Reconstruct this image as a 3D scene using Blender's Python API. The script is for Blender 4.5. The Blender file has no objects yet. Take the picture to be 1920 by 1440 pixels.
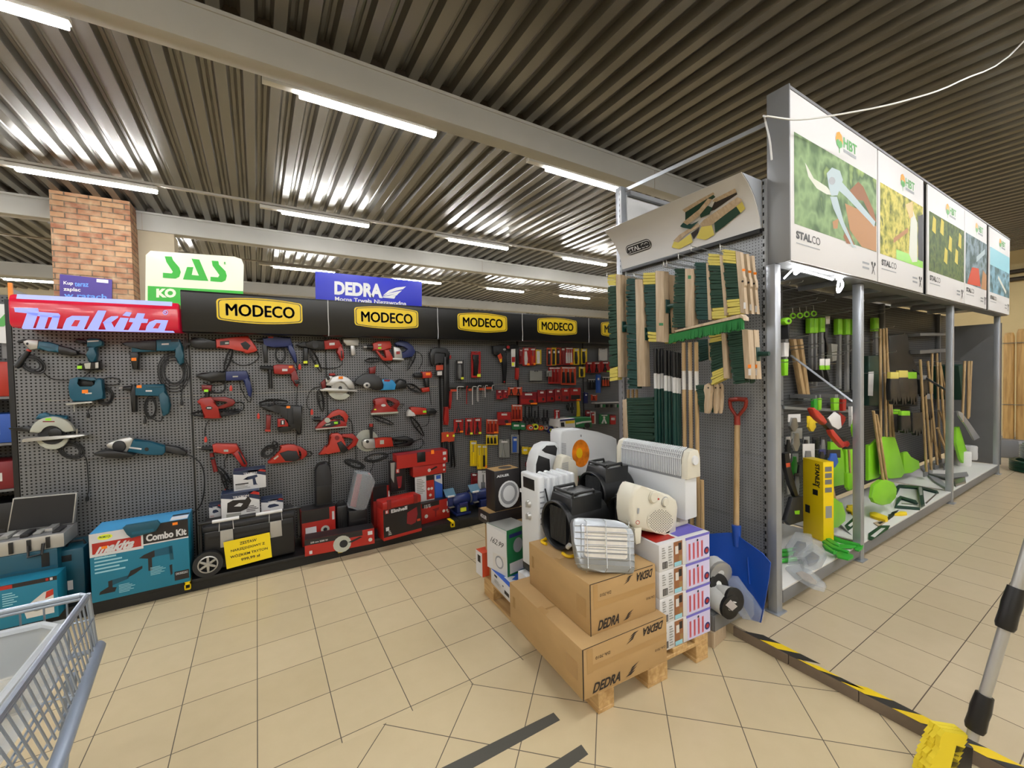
import bpy, bmesh, math, random
from mathutils import Vector, Matrix
V = Vector
rnd = random.Random(7)
SC = bpy.context.scene
COL = SC.collection
R_ = math.radians

# ---------------------------------------------------------------- camera
FPX = 775.15
EYE = V((0, 0, 1.671))
def _axes(yaw, pitch, roll):
 cy, sy, cp, sp = math.cos(yaw), math.sin(yaw), math.cos(pitch), math.sin(pitch)
 f = V((sy * cp, cy * cp, sp)); r = V((cy, -sy, 0)); u = r.cross(f)
 cr, sr = math.cos(roll), math.sin(roll)
 return cr * r + sr * u, -sr * r + cr * u, f
CR, CU, CF = _axes(R_(31.684), R_(-1.4435), R_(-1.279))
cam = bpy.data.cameras.new('camera'); camo = bpy.data.objects.new('camera', cam); COL.objects.link(camo)
cam.sensor_fit = 'HORIZONTAL'; cam.sensor_width = 36; cam.lens = FPX / 1920 * 36
cam.clip_start = 0.05; cam.clip_end = 80
camo.matrix_world = Matrix(((CR.x, CU.x, -CF.x, EYE.x), (CR.y, CU.y, -CF.y, EYE.y), (CR.z, CU.z, -CF.z, EYE.z), (0, 0, 0, 1)))
SC.camera = camo
# ---------------------------------------------------------------- world and exposure (the light itself is the LED battens of the hall, seen and added)
W = bpy.data.worlds.new('world'); SC.world = W; W.use_nodes = True
W.node_tree.nodes['Background'].inputs[0].default_value = (0.9, 0.95, 1, 1)
W.node_tree.nodes['Background'].inputs[1].default_value = 0.05
LAMP_POWER = 133.0
LAMP_COLOR = (0.98, 0.985, 1.0)
vs = SC.view_settings
vs.view_transform = 'Standard'; vs.look = 'None'; vs.gamma = 1; vs.use_curve_mapping = False
vs.exposure = 0.0
SC.cycles.max_bounces = 6; SC.cycles.diffuse_bounces = 4; SC.cycles.glossy_bounces = 3
SC.cycles.caustics_reflective = False; SC.cycles.caustics_refractive = False
SC.cycles.sample_clamp_indirect = 4

# ---------------------------------------------------------------- where a point of a known plane of the place lies
def ray(x, y): return CF + CR * ((x - 960) / FPX) - CU * ((y - 720) / FPX)
def onX(x, y, k): d = ray(x, y); return EYE + d * (k / d.x)
def onY(x, y, k): d = ray(x, y); return EYE + d * (k / d.y)
def onZ(x, y, k): d = ray(x, y); return EYE + d * ((k - EYE.z) / d.z)
def onP(x, y, o, n): d = ray(x, y); return EYE + d * ((V(o) - EYE).dot(V(n)) / d.dot(V(n)))

# ---------------------------------------------------------------- materials
def lin(c):
 if isinstance(c, str):
  c = [int(c[i:i + 2], 16) / 255 for i in (1, 3, 5)]
  return tuple(x / 12.92 if x <= 0.04045 else ((x + 0.055) / 1.055) ** 2.4 for x in c)
 return tuple(c)
_MC = {}
def mat(name, col='#808080', rough=0.5, metal=0.0, noise=0.0, scale=20.0, bump=0.0, stretch=None, emit=0.0, alpha=1.0, trans=0.0, coat=0.0, spec=None, ecol=None):
 if name in _MC: return _MC[name]
 m = bpy.data.materials.new(name); m.use_nodes = True
 nt = m.node_tree; b = nt.nodes['Principled BSDF']
 c = lin(col) + (1,)
 b.inputs['Base Color'].default_value = c
 b.inputs['Roughness'].default_value = rough; b.inputs['Metallic'].default_value = metal
 b.inputs['Coat Weight'].default_value = coat
 if spec is not None: b.inputs['Specular IOR Level'].default_value = spec
 if emit:
  b.inputs['Emission Color'].default_value = (lin(ecol) + (1,)) if ecol else c
  b.inputs['Emission Strength'].default_value = emit
 if alpha < 1: b.inputs['Alpha'].default_value = alpha
 if trans: b.inputs['Transmission Weight'].default_value = trans
 if noise or bump:
  tc = nt.nodes.new('ShaderNodeTexCoord'); mp = nt.nodes.new('ShaderNodeMapping'); nz = nt.nodes.new('ShaderNodeTexNoise')
  nt.links.new(tc.outputs['Object'], mp.inputs[0]); nt.links.new(mp.outputs[0], nz.inputs['Vector'])
  if stretch: mp.inputs['Scale'].default_value = stretch
  nz.inputs['Scale'].default_value = scale; nz.inputs['Detail'].default_value = 4
  if noise:
   rp = nt.nodes.new('ShaderNodeValToRGB'); nt.links.new(nz.outputs['Fac'], rp.inputs[0])
   rp.color_ramp.elements[0].position = 0.3; rp.color_ramp.elements[1].position = 0.7
   rp.color_ramp.elements[0].color = tuple(x * (1 - noise) for x in c[:3]) + (1,)
   rp.color_ramp.elements[1].color = tuple(min(1, x * (1 + noise)) for x in c[:3]) + (1,)
   nt.links.new(rp.outputs[0], b.inputs['Base Color'])
  if bump:
   bp = nt.nodes.new('ShaderNodeBump'); bp.inputs['Strength'].default_value = bump; bp.inputs['Distance'].default_value = 0.01
   nt.links.new(nz.outputs['Fac'], bp.inputs['Height']); nt.links.new(bp.outputs[0], b.inputs['Normal'])
 _MC[name] = m
 return m

class NG:                                            # short-hand for shader node graphs
 def __init__(s, m): s.nt = m.node_tree
 def n(s, t, **k):
  q = s.nt.nodes.new(t)
  for a, b in k.items(): setattr(q, a, b)
  return q
 def l(s, a, b): s.nt.links.new(a, b)
 def m(s, op, a, b=None, c=None):
  q = s.n('ShaderNodeMath', operation=op)
  for i, x in enumerate((a, b, c)):
   if x is None: continue
   if isinstance(x, (int, float)): q.inputs[i].default_value = x
   else: s.l(x, q.inputs[i])
  return q.outputs[0]
 def mix(s, f, a, b):
  q = s.n('ShaderNodeMix', data_type='RGBA')
  for i, x in ((0, f), (6, a), (7, b)):
   if isinstance(x, (int, float)): q.inputs[i].default_value = x
   elif isinstance(x, tuple): q.inputs[i].default_value = x if len(x) == 4 else x + (1,)
   else: s.l(x, q.inputs[i])
  return q.outputs[2]

def tile_mat(name, ang, ox, oy, T, c1, c2, grout, gw=0.0022):
 m = mat(name, c1, 0.32); g = NG(m); b = m.node_tree.nodes['Principled BSDF']
 tc = g.n('ShaderNodeTexCoord'); mp = g.n('ShaderNodeMapping', vector_type='TEXTURE')
 mp.inputs['Location'].default_value = (ox, oy, 0); mp.inputs['Rotation'].default_value = (0, 0, ang); mp.inputs['Scale'].default_value = (T, T, T)
 g.l(tc.outputs['Object'], mp.inputs[0])
 sx = g.n('ShaderNodeSeparateXYZ'); g.l(mp.outputs[0], sx.inputs[0])
 d = []
 for k in (0, 1):
  f = g.m('FRACT', sx.outputs[k]); d.append(g.m('MINIMUM', f, g.m('SUBTRACT', 1.0, f)))
 e = g.m('MINIMUM', d[0], d[1]); mask = g.m('LESS_THAN', e, gw / T)
 fl = g.n('ShaderNodeVectorMath', operation='FLOOR'); g.l(mp.outputs[0], fl.inputs[0])
 wn = g.n('ShaderNodeTexWhiteNoise'); g.l(fl.outputs[0], wn.inputs['Vector'])
 nz = g.n('ShaderNodeTexNoise'); nz.inputs['Scale'].default_value = 3.5; nz.inputs['Detail'].default_value = 5; g.l(mp.outputs[0], nz.inputs['Vector'])
 f = g.m('ADD', g.m('MULTIPLY', wn.outputs['Value'], 0.45), g.m('MULTIPLY', nz.outputs['Fac'], 0.6))
 col = g.mix(f, lin(c1), lin(c2)); col = g.mix(mask, col, lin(grout))
 g.l(col, b.inputs['Base Color'])
 g.l(g.m('ADD', 0.3, g.m('MULTIPLY', mask, 0.5)), b.inputs['Roughness'])
 return m

def peg_mat(name, col, hole, pitch, size, axis, rough=0.45, off=(0.0, 0.0), metal=0.0):
 """Painted sheet with punched holes; axis 'X' = sheet in the XZ plane, 'Y' = sheet in the YZ plane."""
 m = mat(name, col, rough, metal); g = NG(m); b = m.node_tree.nodes['Principled BSDF']
 tc = g.n('ShaderNodeTexCoord'); sx = g.n('ShaderNodeSeparateXYZ'); g.l(tc.outputs['Object'], sx.inputs[0])
 ds = []
 for o, k in ((sx.outputs[0 if axis == 'X' else 1], off[0]), (sx.outputs[2], off[1])):
  f = g.m('FRACT', g.m('DIVIDE', g.m('SUBTRACT', o, k), pitch)); ds.append(g.m('ABSOLUTE', g.m('SUBTRACT', f, 0.5)))
 r = g.m('MAXIMUM', ds[0], ds[1]); mask = g.m('LESS_THAN', r, size / pitch / 2)
 nz = g.n('ShaderNodeTexNoise'); nz.inputs['Scale'].default_value = 6; g.l(tc.outputs['Object'], nz.inputs['Vector'])
 c = lin(col); base = g.mix(nz.outputs['Fac'], tuple(x * 0.85 for x in c), tuple(x * 1.12 for x in c))
 g.l(g.mix(mask, base, lin(hole)), b.inputs['Base Color'])
 g.l(g.m('ADD', rough, g.m('MULTIPLY', mask, 0.4)), b.inputs['Roughness'])
 return m

def wood_mat(name, c1, c2, axis=2, scale=10):
 m = mat(name, c1, 0.6); g = NG(m); b = m.node_tree.nodes['Principled BSDF']
 tc = g.n('ShaderNodeTexCoord'); mp = g.n('ShaderNodeMapping'); g.l(tc.outputs['Object'], mp.inputs[0])
 s = [6, 6, 6]; s[axis] = 0.5; mp.inputs['Scale'].default_value = s
 nz = g.n('ShaderNodeTexNoise'); nz.inputs['Scale'].default_value = scale; nz.inputs['Detail'].default_value = 5; nz.inputs['Distortion'].default_value = 0.6
 g.l(mp.outputs[0], nz.inputs['Vector'])
 rp = g.n('ShaderNodeValToRGB'); g.l(nz.outputs['Fac'], rp.inputs[0])
 rp.color_ramp.elements[0].position = 0.32; rp.color_ramp.elements[1].position = 0.68
 rp.color_ramp.elements[0].color = lin(c2) + (1,); rp.color_ramp.elements[1].color = lin(c1) + (1,)
 g.l(rp.outputs[0], b.inputs['Base Color'])
 return m

# ---------------------------------------------------------------- mesh builder
ORG = {}
def _text_mesh(s, bold):
 k = (s, bold)
 if k in _text_mesh.c: return _text_mesh.c[k]
 cu = bpy.data.curves.new('lettering', 'FONT'); cu.body = s; cu.offset = bold; cu.resolution_u = 3
 ob = bpy.data.objects.new('lettering', cu); COL.objects.link(ob)
 bpy.context.view_layer.update()
 me = bpy.data.meshes.new_from_object(ob.evaluated_get(bpy.context.evaluated_depsgraph_get()))
 vv = [(v.co.x, v.co.y) for v in me.vertices]; ff = [tuple(p.vertices) for p in me.polygons]
 bpy.data.objects.remove(ob); bpy.data.curves.remove(cu); bpy.data.meshes.remove(me)
 x0 = min(a for a, _ in vv); x1 = max(a for a, _ in vv); y0 = min(b for _, b in vv); y1 = max(b for _, b in vv)
 r = ([((a - x0) / (x1 - x0), (b - y0) / (y1 - y0)) for a, b in vv], ff)
 _text_mesh.c[k] = r
 return r
_text_mesh.c = {}

def quad(p00, p10, p01, lift=0.0):
 """Unit square -> 3D, lifted off its surface along its normal."""
 p00, p10, p01 = V(p00), V(p10), V(p01); u = p10 - p00; w = p01 - p00
 n = u.cross(w).normalized() * lift
 return lambda a, b: p00 + u * a + w * b + n

class MB:
 def __init__(s): s.v = []; s.f = []; s.mi = []; s.mats = []; s.nsm = []
 def _m(s, m):
  if m not in s.mats: s.mats.append(m)
  return s.mats.index(m)
 def add(s, vv, ff, m):
  k = len(s.v); s.v += [V(p) for p in vv]; i = s._m(m)
  for f in ff: s.f.append(tuple(k + a for a in f)); s.mi.append(i)
  return s
 def addbm(s, bm, m):
  bm.verts.index_update()
  s.add([v.co.copy() for v in bm.verts], [[v.index for v in f.verts] for f in bm.faces], m); bm.free()
  return s
 def obox(s, o, u, v, w, m, bev=0.0, seg=2):
  """Box from corner o with edge vectors u, v, w."""
  o, u, v, w = V(o), V(u), V(v), V(w)
  if u.cross(v).dot(w) < 0: u, v = v, u
  c = [o, o + u, o + u + v, o + v, o + w, o + u + w, o + u + v + w, o + v + w]
  ff = [(3, 2, 1, 0), (4, 5, 6, 7), (0, 1, 5, 4), (1, 2, 6, 5), (2, 3, 7, 6), (3, 0, 4, 7)]
  if not bev: return s.add(c, ff, m)
  bm = bmesh.new(); q = [bm.verts.new(p) for p in c]
  for f in ff: bm.faces.new([q[i] for i in f])
  bmesh.ops.bevel(bm, geom=list(bm.edges), offset=bev, segments=seg, affect='EDGES', profile=0.5, clamp_overlap=True)
  return s.addbm(bm, m)
 def box(s, a, b, m, bev=0.0, seg=2):
  a, b = V(a), V(b)
  lo = V([min(a[i], b[i]) for i in range(3)]); d = V([abs(a[i] - b[i]) for i in range(3)])
  return s.obox(lo, (d.x, 0, 0), (0, d.y, 0), (0, 0, d.z), m, bev, seg)
 def prism(s, pts, n, m, bev=0.0, seg=2, both=False):
  """Polygon extruded by vector n; bev rounds the rim of the given face (and of the far face if both)."""
  pts = [V(p) for p in pts]; n = V(n)
  ar = V((0, 0, 0))
  for i in range(len(pts)): ar += pts[i].cross(pts[(i + 1) % len(pts)])
  if ar.dot(n) > 0: pts = pts[::-1]             # outward face looks along -n
  bm = bmesh.new(); a = [bm.verts.new(p) for p in pts]; b = [bm.verts.new(p + n) for p in pts]
  k = len(pts)
  f0 = bm.faces.new(a); f1 = bm.faces.new(b[::-1])
  for i in range(k): bm.faces.new([a[(i + 1) % k], a[i], b[i], b[(i + 1) % k]])
  if bev:
   e = list(f0.edges) + (list(f1.edges) if both else [])
   bmesh.ops.bevel(bm, geom=e, offset=bev, segments=seg, affect='EDGES', profile=0.5, clamp_overlap=True)
  return s.addbm(bm, m)
 def tube(s, pts, r, m, n=6, closed=False, smooth=0):
  pts = [V(p) for p in pts]
  if smooth and len(pts) > 2:
   q = []; k = len(pts)
   for i in range(k if closed else k - 1):
    g = lambda j: pts[j % k] if closed else pts[max(0, min(k - 1, j))]
    p0, p1, p2, p3 = g(i - 1), g(i), g(i + 1), g(i + 2)
    for j in range(smooth):
     t = j / smooth
     q.append(0.5 * (2 * p1 + (p2 - p0) * t + (2 * p0 - 5 * p1 + 4 * p2 - p3) * t * t + (3 * p1 - p0 - 3 * p2 + p3) * t ** 3))
   if not closed: q.append(pts[-1])
   pts = q
  k = len(pts); rr = r if isinstance(r, (list, tuple)) else [r] * k
  if len(rr) != k: rr = [rr[0] + (rr[-1] - rr[0]) * i / (k - 1) for i in range(k)]
  vv = []; up = None
  for i in range(k):
   a = pts[(i - 1) % k] if closed or i else pts[0]; b = pts[(i + 1) % k] if closed or i < k - 1 else pts[-1]
   d = (b - a)
   d = d.normalized() if d.length > 1e-9 else V((0, 0, 1))
   if up is None: up = d.orthogonal().normalized()
   up = up - d * up.dot(d)
   up = up.normalized() if up.length > 1e-6 else d.orthogonal().normalized()
   w = d.cross(up)
   for j in range(n):
    t = 2 * math.pi * j / n; vv.append(pts[i] + (up * math.cos(t) + w * math.sin(t)) * rr[i])
  ff = []
  for i in range(k if closed else k - 1):
   for j in range(n):
    a, b = i * n + j, i * n + (j + 1) % n; i2 = (i + 1) % k
    ff.append((a, b, i2 * n + (j + 1) % n, i2 * n + j))
  if not closed: ff += [tuple(range(n))[::-1], tuple((k - 1) * n + j for j in range(n))]
  return s.add(vv, ff, m)
 def lathe(s, o, ax, prof, m, n=16, cap=True):
  """Profile [(t along axis, radius)] turned about the axis through o."""
  o, ax = V(o), V(ax).normalized(); a = ax.orthogonal().normalized(); b = ax.cross(a)
  vv = []; ff = []
  for t, r in prof:
   for j in range(n):
    q = 2 * math.pi * j / n; vv.append(o + ax * t + (a * math.cos(q) + b * math.sin(q)) * max(r, 1e-5))
  for i in range(len(prof) - 1):
   for j in range(n): ff.append((i * n + j, i * n + (j + 1) % n, (i + 1) * n + (j + 1) % n, (i + 1) * n + j))
  if cap: ff += [tuple(range(n))[::-1], tuple((len(prof) - 1) * n + j for j in range(n))]
  return s.add(vv, ff, m)
 def cyl(s, p0, p1, r, m, n=12, r1=None):
  d = V(p1) - V(p0); return s.lathe(p0, d, [(0, r), (d.length, r if r1 is None else r1)], m, n)
 def ell(s, c, rad, m, n=10, M=None):
  vv = []; ff = []; h = n // 2
  for i in range(h + 1):
   t = math.pi * i / h
   for j in range(n):
    q = 2 * math.pi * j / n; p = V((math.sin(t) * math.cos(q) * rad[0], math.sin(t) * math.sin(q) * rad[1], math.cos(t) * rad[2]))
    vv.append(V(c) + (M @ p if M else p))
  for i in range(h):
   for j in range(n): ff.append((i * n + j, (i + 1) * n + j, (i + 1) * n + (j + 1) % n, i * n + (j + 1) % n))
  return s.add(vv, ff, m)
 def text(s, st, fn, m, bold=0.0, shear=0.0):
  vv, ff = _text_mesh(st, bold)
  return s.add([fn(a + shear * b if not shear else (a + shear * b) / (1 + shear), b) for a, b in vv], ff, m)
 def decal(s, uv, fn, m): return s.add([fn(a, b) for a, b in uv], [tuple(range(len(uv)))], m)
 def rect(s, a0, b0, a1, b1, fn, m, k=1):
  if k == 1: return s.decal([(a0, b0), (a1, b0), (a1, b1), (a0, b1)], fn, m)
  for i in range(k):
   c0 = a0 + (a1 - a0) * i / k; c1 = a0 + (a1 - a0) * (i + 1) / k; s.decal([(c0, b0), (c1, b0), (c1, b1), (c0, b1)], fn, m)
  return s
 def disc(s, a, b, ra, rb, fn, m, n=20): return s.decal([(a + ra * math.cos(2 * math.pi * i / n), b + rb * math.sin(2 * math.pi * i / n)) for i in range(n)], fn, m)
 def build(s, name, parent=None, origin=None, sharp=38):
  o = ORG[parent.name] if parent is not None else V(origin) if origin is not None else V((0, 0, 0))
  me = bpy.data.meshes.new(name)
  me.from_pydata([p - o for p in s.v], [], s.f)
  for m in s.mats: me.materials.append(m)
  me.polygons.foreach_set('material_index', s.mi)
  me.polygons.foreach_set('use_smooth', [True] * len(s.f))
  me.set_sharp_from_angle(angle=R_(sharp)); me.validate(); me.update()
  ob = bpy.data.objects.new(name, me); COL.objects.link(ob)
  if parent is not None: ob.parent = parent
  else: ob.location = o
  ORG[ob.name] = o
  return ob

def tag(o, label=None, cat=None, group=None, kind=None):
 if label: o['label'] = label
 if cat: o['category'] = cat
 if group: o['group'] = group
 if kind: o['kind'] = kind
 return o
def thing(name, label, cat, loc, group=None):
 o = bpy.data.objects.new(name, None); COL.objects.link(o); o.location = loc; o.empty_display_size = 0.05
 ORG[o.name] = V(loc)
 return tag(o, label, cat, group)
def kids(o): return [c for c in COL.objects if c.parent is o]
CH = None
def copy_thing(o, loc, rotz=0.0, label=None, group=None, scale=None):
 r = o.copy(); COL.objects.link(r); r.location = loc; r.rotation_euler = (0, 0, rotz)
 if scale: r.scale = scale
 if label: r['label'] = label
 if group: r['group'] = group
 for ch in list(o.children):
  c = ch.copy(); COL.objects.link(c); c.parent = r
  for g in list(ch.children):
   d = g.copy(); COL.objects.link(d); d.parent = c
 return r
def struct(mb, name): return tag(mb.build(name), kind='structure')

def off(ox, oy, k):
 """Coordinates read off an enlarged detail -> the photograph's frame."""
 return lambda *pts: [(ox + x / k, oy + y / k) for x, y in pts]
def PY(pts, Y): return [onY(x, y, Y) for x, y in pts]
def PXX(pts, X): return [onX(x, y, X) for x, y in pts]
# ================================================================ SETTING
X0, X1, Y0, Y1, ZC = -9.0, 15.5, -7.0, 17.0, 4.34
TL = 0.33
m_tile = tile_mat('beige floor tile', 0, -2.1526 * TL, 12.1575 * TL, TL, '#cdbb97', '#bdab86', '#5e5446')
m_tiled = tile_mat('beige floor tile diagonal', R_(45), 0.938, 1.994, TL, '#cdbb97', '#bdab86', '#5e5446')
m_tiler = tile_mat('beige floor tile raised', 0, 3.14, 1.279, 0.318, '#c4b395', '#b4a384', '#57493c')
YD, XS, ZS = 2.0, 2.5, 0.06
mb = MB(); mb.box((X0, YD, -0.1), (X1, Y1, 0), m_tile); struct(mb, 'floor')
mb = MB(); mb.box((X0, Y0, -0.1), (XS, YD, 0), m_tiled); struct(mb, 'floor')
mb = MB(); mb.box((XS, Y0, -0.1), (X1, YD, ZS), m_tiler); struct(mb, 'floor')
# riser tiles of the step
m_riser = mat('brown riser tile', '#6f6152', 0.5, noise=0.15, scale=8)
mb = MB()
for i in range(26):
 y1 = 1.46 - i * 0.318; mb.box((XS - 0.012, y1 - 0.314, 0.0), (XS, y1, ZS - 0.002), m_riser, 0.0015, 1)
struct(mb, 'trim_1')
# painted walls
m_wall = mat('cream wall paint', '#b5a98c', 0.8, noise=0.05, scale=2)
m_wallr = mat('yellow cream wall paint', '#cdb98a', 0.8, noise=0.05, scale=2)
for nm, a, b, m in (('wall_back', (X0, Y1, 0), (X1, Y1 + 0.2, ZC + 0.2), m_wall), ('wall_left', (X0 - 0.2, Y0, 0), (X0, Y1, ZC + 0.2), m_wall),
     ('wall_right', (X1, Y0, 0), (X1 + 0.2, Y1, ZC + 0.2), m_wallr), ('wall_front', (X0, Y0 - 0.2, 0), (X1, Y0, ZC + 0.2), m_wall)):
 mb = MB(); mb.box(a, b, m); struct(mb, nm)
m_pipe_gap = mat('dark pipe and gap shade', '#3a3128', 0.5)
mb = MB()
for z in (3.83, 3.65): mb.cyl((X1 - 0.08, -6.9, z), (X1 - 0.08, 8, z), 0.05, m_pipe_gap, 10)
struct(mb, 'trim_2')
# trapezoidal steel deck
m_deck = mat('galvanised steel deck', '#737069', 0.33, 0.75, noise=0.10, scale=1.2, stretch=(1, 0.25, 1))
mb = MB(); P = 0.2095; n0 = int((X0 - 1.6) / P) - 1; n1 = int((X1 - 1.6) / P) + 1
prof = []
for k in range(n0, n1 + 1):
 c = 1.6 + k * P
 prof += [(c - 0.062, ZC), (c - 0.038, ZC + 0.065), (c - 0.012, ZC + 0.065), (c, ZC + 0.058), (c + 0.012, ZC + 0.065), (c + 0.038, ZC + 0.065), (c + 0.062, ZC)]
ys = [Y0, -1.0, 2.6, 8.6, 13.5, Y1]
vv = [(x, y, z) for y in ys for x, z in prof]; L = len(prof)
mb.add(vv, [(j * L + i, (j + 1) * L + i, (j + 1) * L + i + 1, j * L + i + 1) for j in range(len(ys) - 1) for i in range(L - 1)], m_deck)
tag(mb.build('ceiling', sharp=15), kind='structure')
mb = MB(); mb.box((X0 - .2, Y0 - .2, ZC + 0.12), (X1 + .2, Y1 + .2, ZC + 0.2), mat('roof board', '#3a3833', 0.9)); struct(mb, 'ceiling')
# beams
m_beam = mat('pale painted beam', '#a5a39b', 0.6, noise=0.06, scale=1.5)
m_beam2 = mat('beam soffit', '#9a8f80', 0.6)
for i, (y, d, z) in enumerate(((3.68, 0.17, 4.07), (8.58, 0.2, 4.05), (13.4, 0.2, 4.05), (-1.3, 0.17, 4.07))):
 mb = MB(); mb.box((X0, y, z), (X1, y + d, ZC), m_beam, 0.004)
 mb.box((X0, y - 0.012, ZC - 0.03), (X1, y, ZC), m_beam)
 mb.box((X0, y + .005, ZC + .0005), (X1, y + d - .005, ZC + .064), m_pipe_gap)  # added dark filler, blocks lamp light and paints shade into the deck gaps
 for x in range(int(X0) + 1, int(X1), 6): mb.box((x + 0.55, y - 0.004, z), (x + 0.556, y + d + 0.004, ZC - 0.03), m_beam2)
 struct(mb, 'trim_%d' % (i + 3))
# brick pillar carrying the second beam
m_brick = bpy.data.materials.new('red brick masonry'); m_brick.use_nodes = True; g = NG(m_brick); b = m_brick.node_tree.nodes['Principled BSDF']
tc = g.n('ShaderNodeTexCoord'); sx = g.n('ShaderNodeSeparateXYZ'); g.l(tc.outputs['Object'], sx.inputs[0])
cx = g.n('ShaderNodeCombineXYZ'); g.l(g.m('ADD', sx.outputs[0], sx.outputs[1]), cx.inputs[0]); g.l(sx.outputs[2], cx.inputs[1])
bt = g.n('ShaderNodeTexBrick'); g.l(cx.outputs[0], bt.inputs['Vector'])
for k, v_ in (('Scale', 1.0), ('Mortar Size', 0.008), ('Mortar Smooth', 0.2), ('Bias', 0.0), ('Brick Width', 0.25), ('Row Height', 0.078)): bt.inputs[k].default_value = v_
bt.inputs['Color1'].default_value = lin('#7c4730') + (1,); bt.inputs['Color2'].default_value = lin('#a07854') + (1,); bt.inputs['Mortar'].default_value = lin('#43382f') + (1,)
nz = g.n('ShaderNodeTexNoise'); nz.inputs['Scale'].default_value = 9; nz.inputs['Detail'].default_value = 6; g.l(tc.outputs['Object'], nz.inputs['Vector'])
g.l(g.mix(g.m('MULTIPLY', g.m('POWER', nz.outputs['Fac'], 3.0), 1.6), bt.outputs['Color'], lin('#b8a284')), b.inputs['Base Color'])
b.inputs['Roughness'].default_value = 0.9
bp = g.n('ShaderNodeBump'); bp.inputs['Distance'].default_value = 0.01; bp.inputs['Strength'].default_value = 0.8; g.l(g.m('SUBTRACT', 1.0, bt.outputs['Fac']), bp.inputs['Height']); g.l(bp.outputs[0], b.inputs['Normal'])
c0 = onY(92, 370, 8.2); c1 = onY(243, 380, 8.2)
mb = MB(); mb.box((c0.x, 8.2, 0), (c1.x, 9.0, ZC), m_brick); struct(mb, 'column_1')
m_plast = mat('plaster pier', '#a79b84', 0.85, noise=0.05, scale=3)
mb = MB(); mb.box((c1.x + 0.002, 8.6, 0), (c1.x + 0.45, 9.0, 4.05), m_plast); struct(mb, 'column_2')

# ---------------------------------------------------------------- LED battens on their trunking
m_led = mat('lit led diffuser', '#ffffff', 0.4, emit=LAMP_POWER); m_led.node_tree.nodes['Principled BSDF'].inputs['Emission Color'].default_value = LAMP_COLOR + (1,)
m_hous = mat('white lamp housing', '#c9c6bd', 0.4)
m_trunk = mat('grey trunking', '#a8a398', 0.45)
ZL = 4.18
def make_lamp():
 t = thing('led_batten', 'lit LED batten', 'lamp', (0, 0, 0), 'LED battens on the ceiling trunking')
 mb = MB(); mb.box((-0.28, -0.035, 0.0), (1.27, 0.035, 0.045), m_hous, 0.004)
 for x in (-0.1, 0.6, 1.2): mb.box((x, -0.01, 0.044), (x + 0.02, 0.01, 0.06), m_trunk)
 mb.build('housing', t)
 mb = MB(); mb.box((0.0, -0.032, -0.035), (1.26, 0.032, -0.001), m_led, 0.008); mb.build('diffuser', t)
 return t
lamp0 = None
rows = {4.10: 'nearest the first beam', 7.11: 'in the second row, over the tool wall', 10.64: 'in the third row, behind the second beam', 14.6: 'in the far row by the back wall', -0.4: 'in the added unseen row overhead', -3.0: 'in the added second row behind the view', -5.6: 'in the added row by the front wall'}  # rows behind the view are unseen, added to brighten the beam and hall
for Y, where in rows.items():
 for k in range(-4, 5):
  x = 0.40 + 2.695 * k
  if x < X0 + 0.5 or x + 1.3 > X1 - 0.2: continue
  if lamp0 is None: lamp0 = make_lamp(); o = lamp0; o.location = (x, Y, ZL)
  else: o = copy_thing(lamp0, (x, Y, ZL), 0)
  o['label'] = 'lit white LED batten %s' % where
  o['group'] = 'LED battens %s' % where
mbs = []
for Y, where in rows.items():
 mb = MB(); mb.box((X0 + 0.1, Y - 0.02, ZL + 0.06), (X1 - 0.1, Y + 0.02, ZL + 0.09), m_trunk)
 for k in range(n0 + 3, n1 - 1, 7): x = 1.6 + (k + 0.5) * P; mb.cyl((x, Y, ZL + 0.09), (x, Y, ZC - 0.002), 0.004, m_trunk, 6)
 tag(mb.build('lamp_trunking', origin=(0, Y, ZL)), 'thin grey trunking rail carrying the LED battens %s' % where, 'cable tray')
# ================================================================ TOOL WALL (perforated gondola, black base shelf, header signs)
YP, YF, ZB = 4.55, 4.09, 0.10
m_peg = peg_mat('grey perforated steel', '#747577', '#191816', 0.0245, 0.0105, 'X', 0.42, metal=0.25)
m_blk = mat('black powder coat', '#0d0d0d', 0.45)
m_blk2 = mat('black plastic', '#0e0e10', 0.4)
m_blkg = mat('black header sheet', '#0f0f0f', 0.32)
m_yel = mat('sign yellow', '#f2cf0c', 0.4)
m_white = mat('white print', '#d4d3d0', 0.5)
m_grey = mat('mid grey plastic', '#6f6f6f', 0.5)
m_steel = mat('zinc steel', '#a9a9a6', 0.32, 0.9)
UX = [-1.542, -0.49, 0.601, 1.82, 2.90, 4.02, 5.12]
names = ['under the red lit sign', 'under the first black sign', 'under the second black sign', 'under the third black sign', 'under the fourth black sign', 'behind the hanging brooms']
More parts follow.
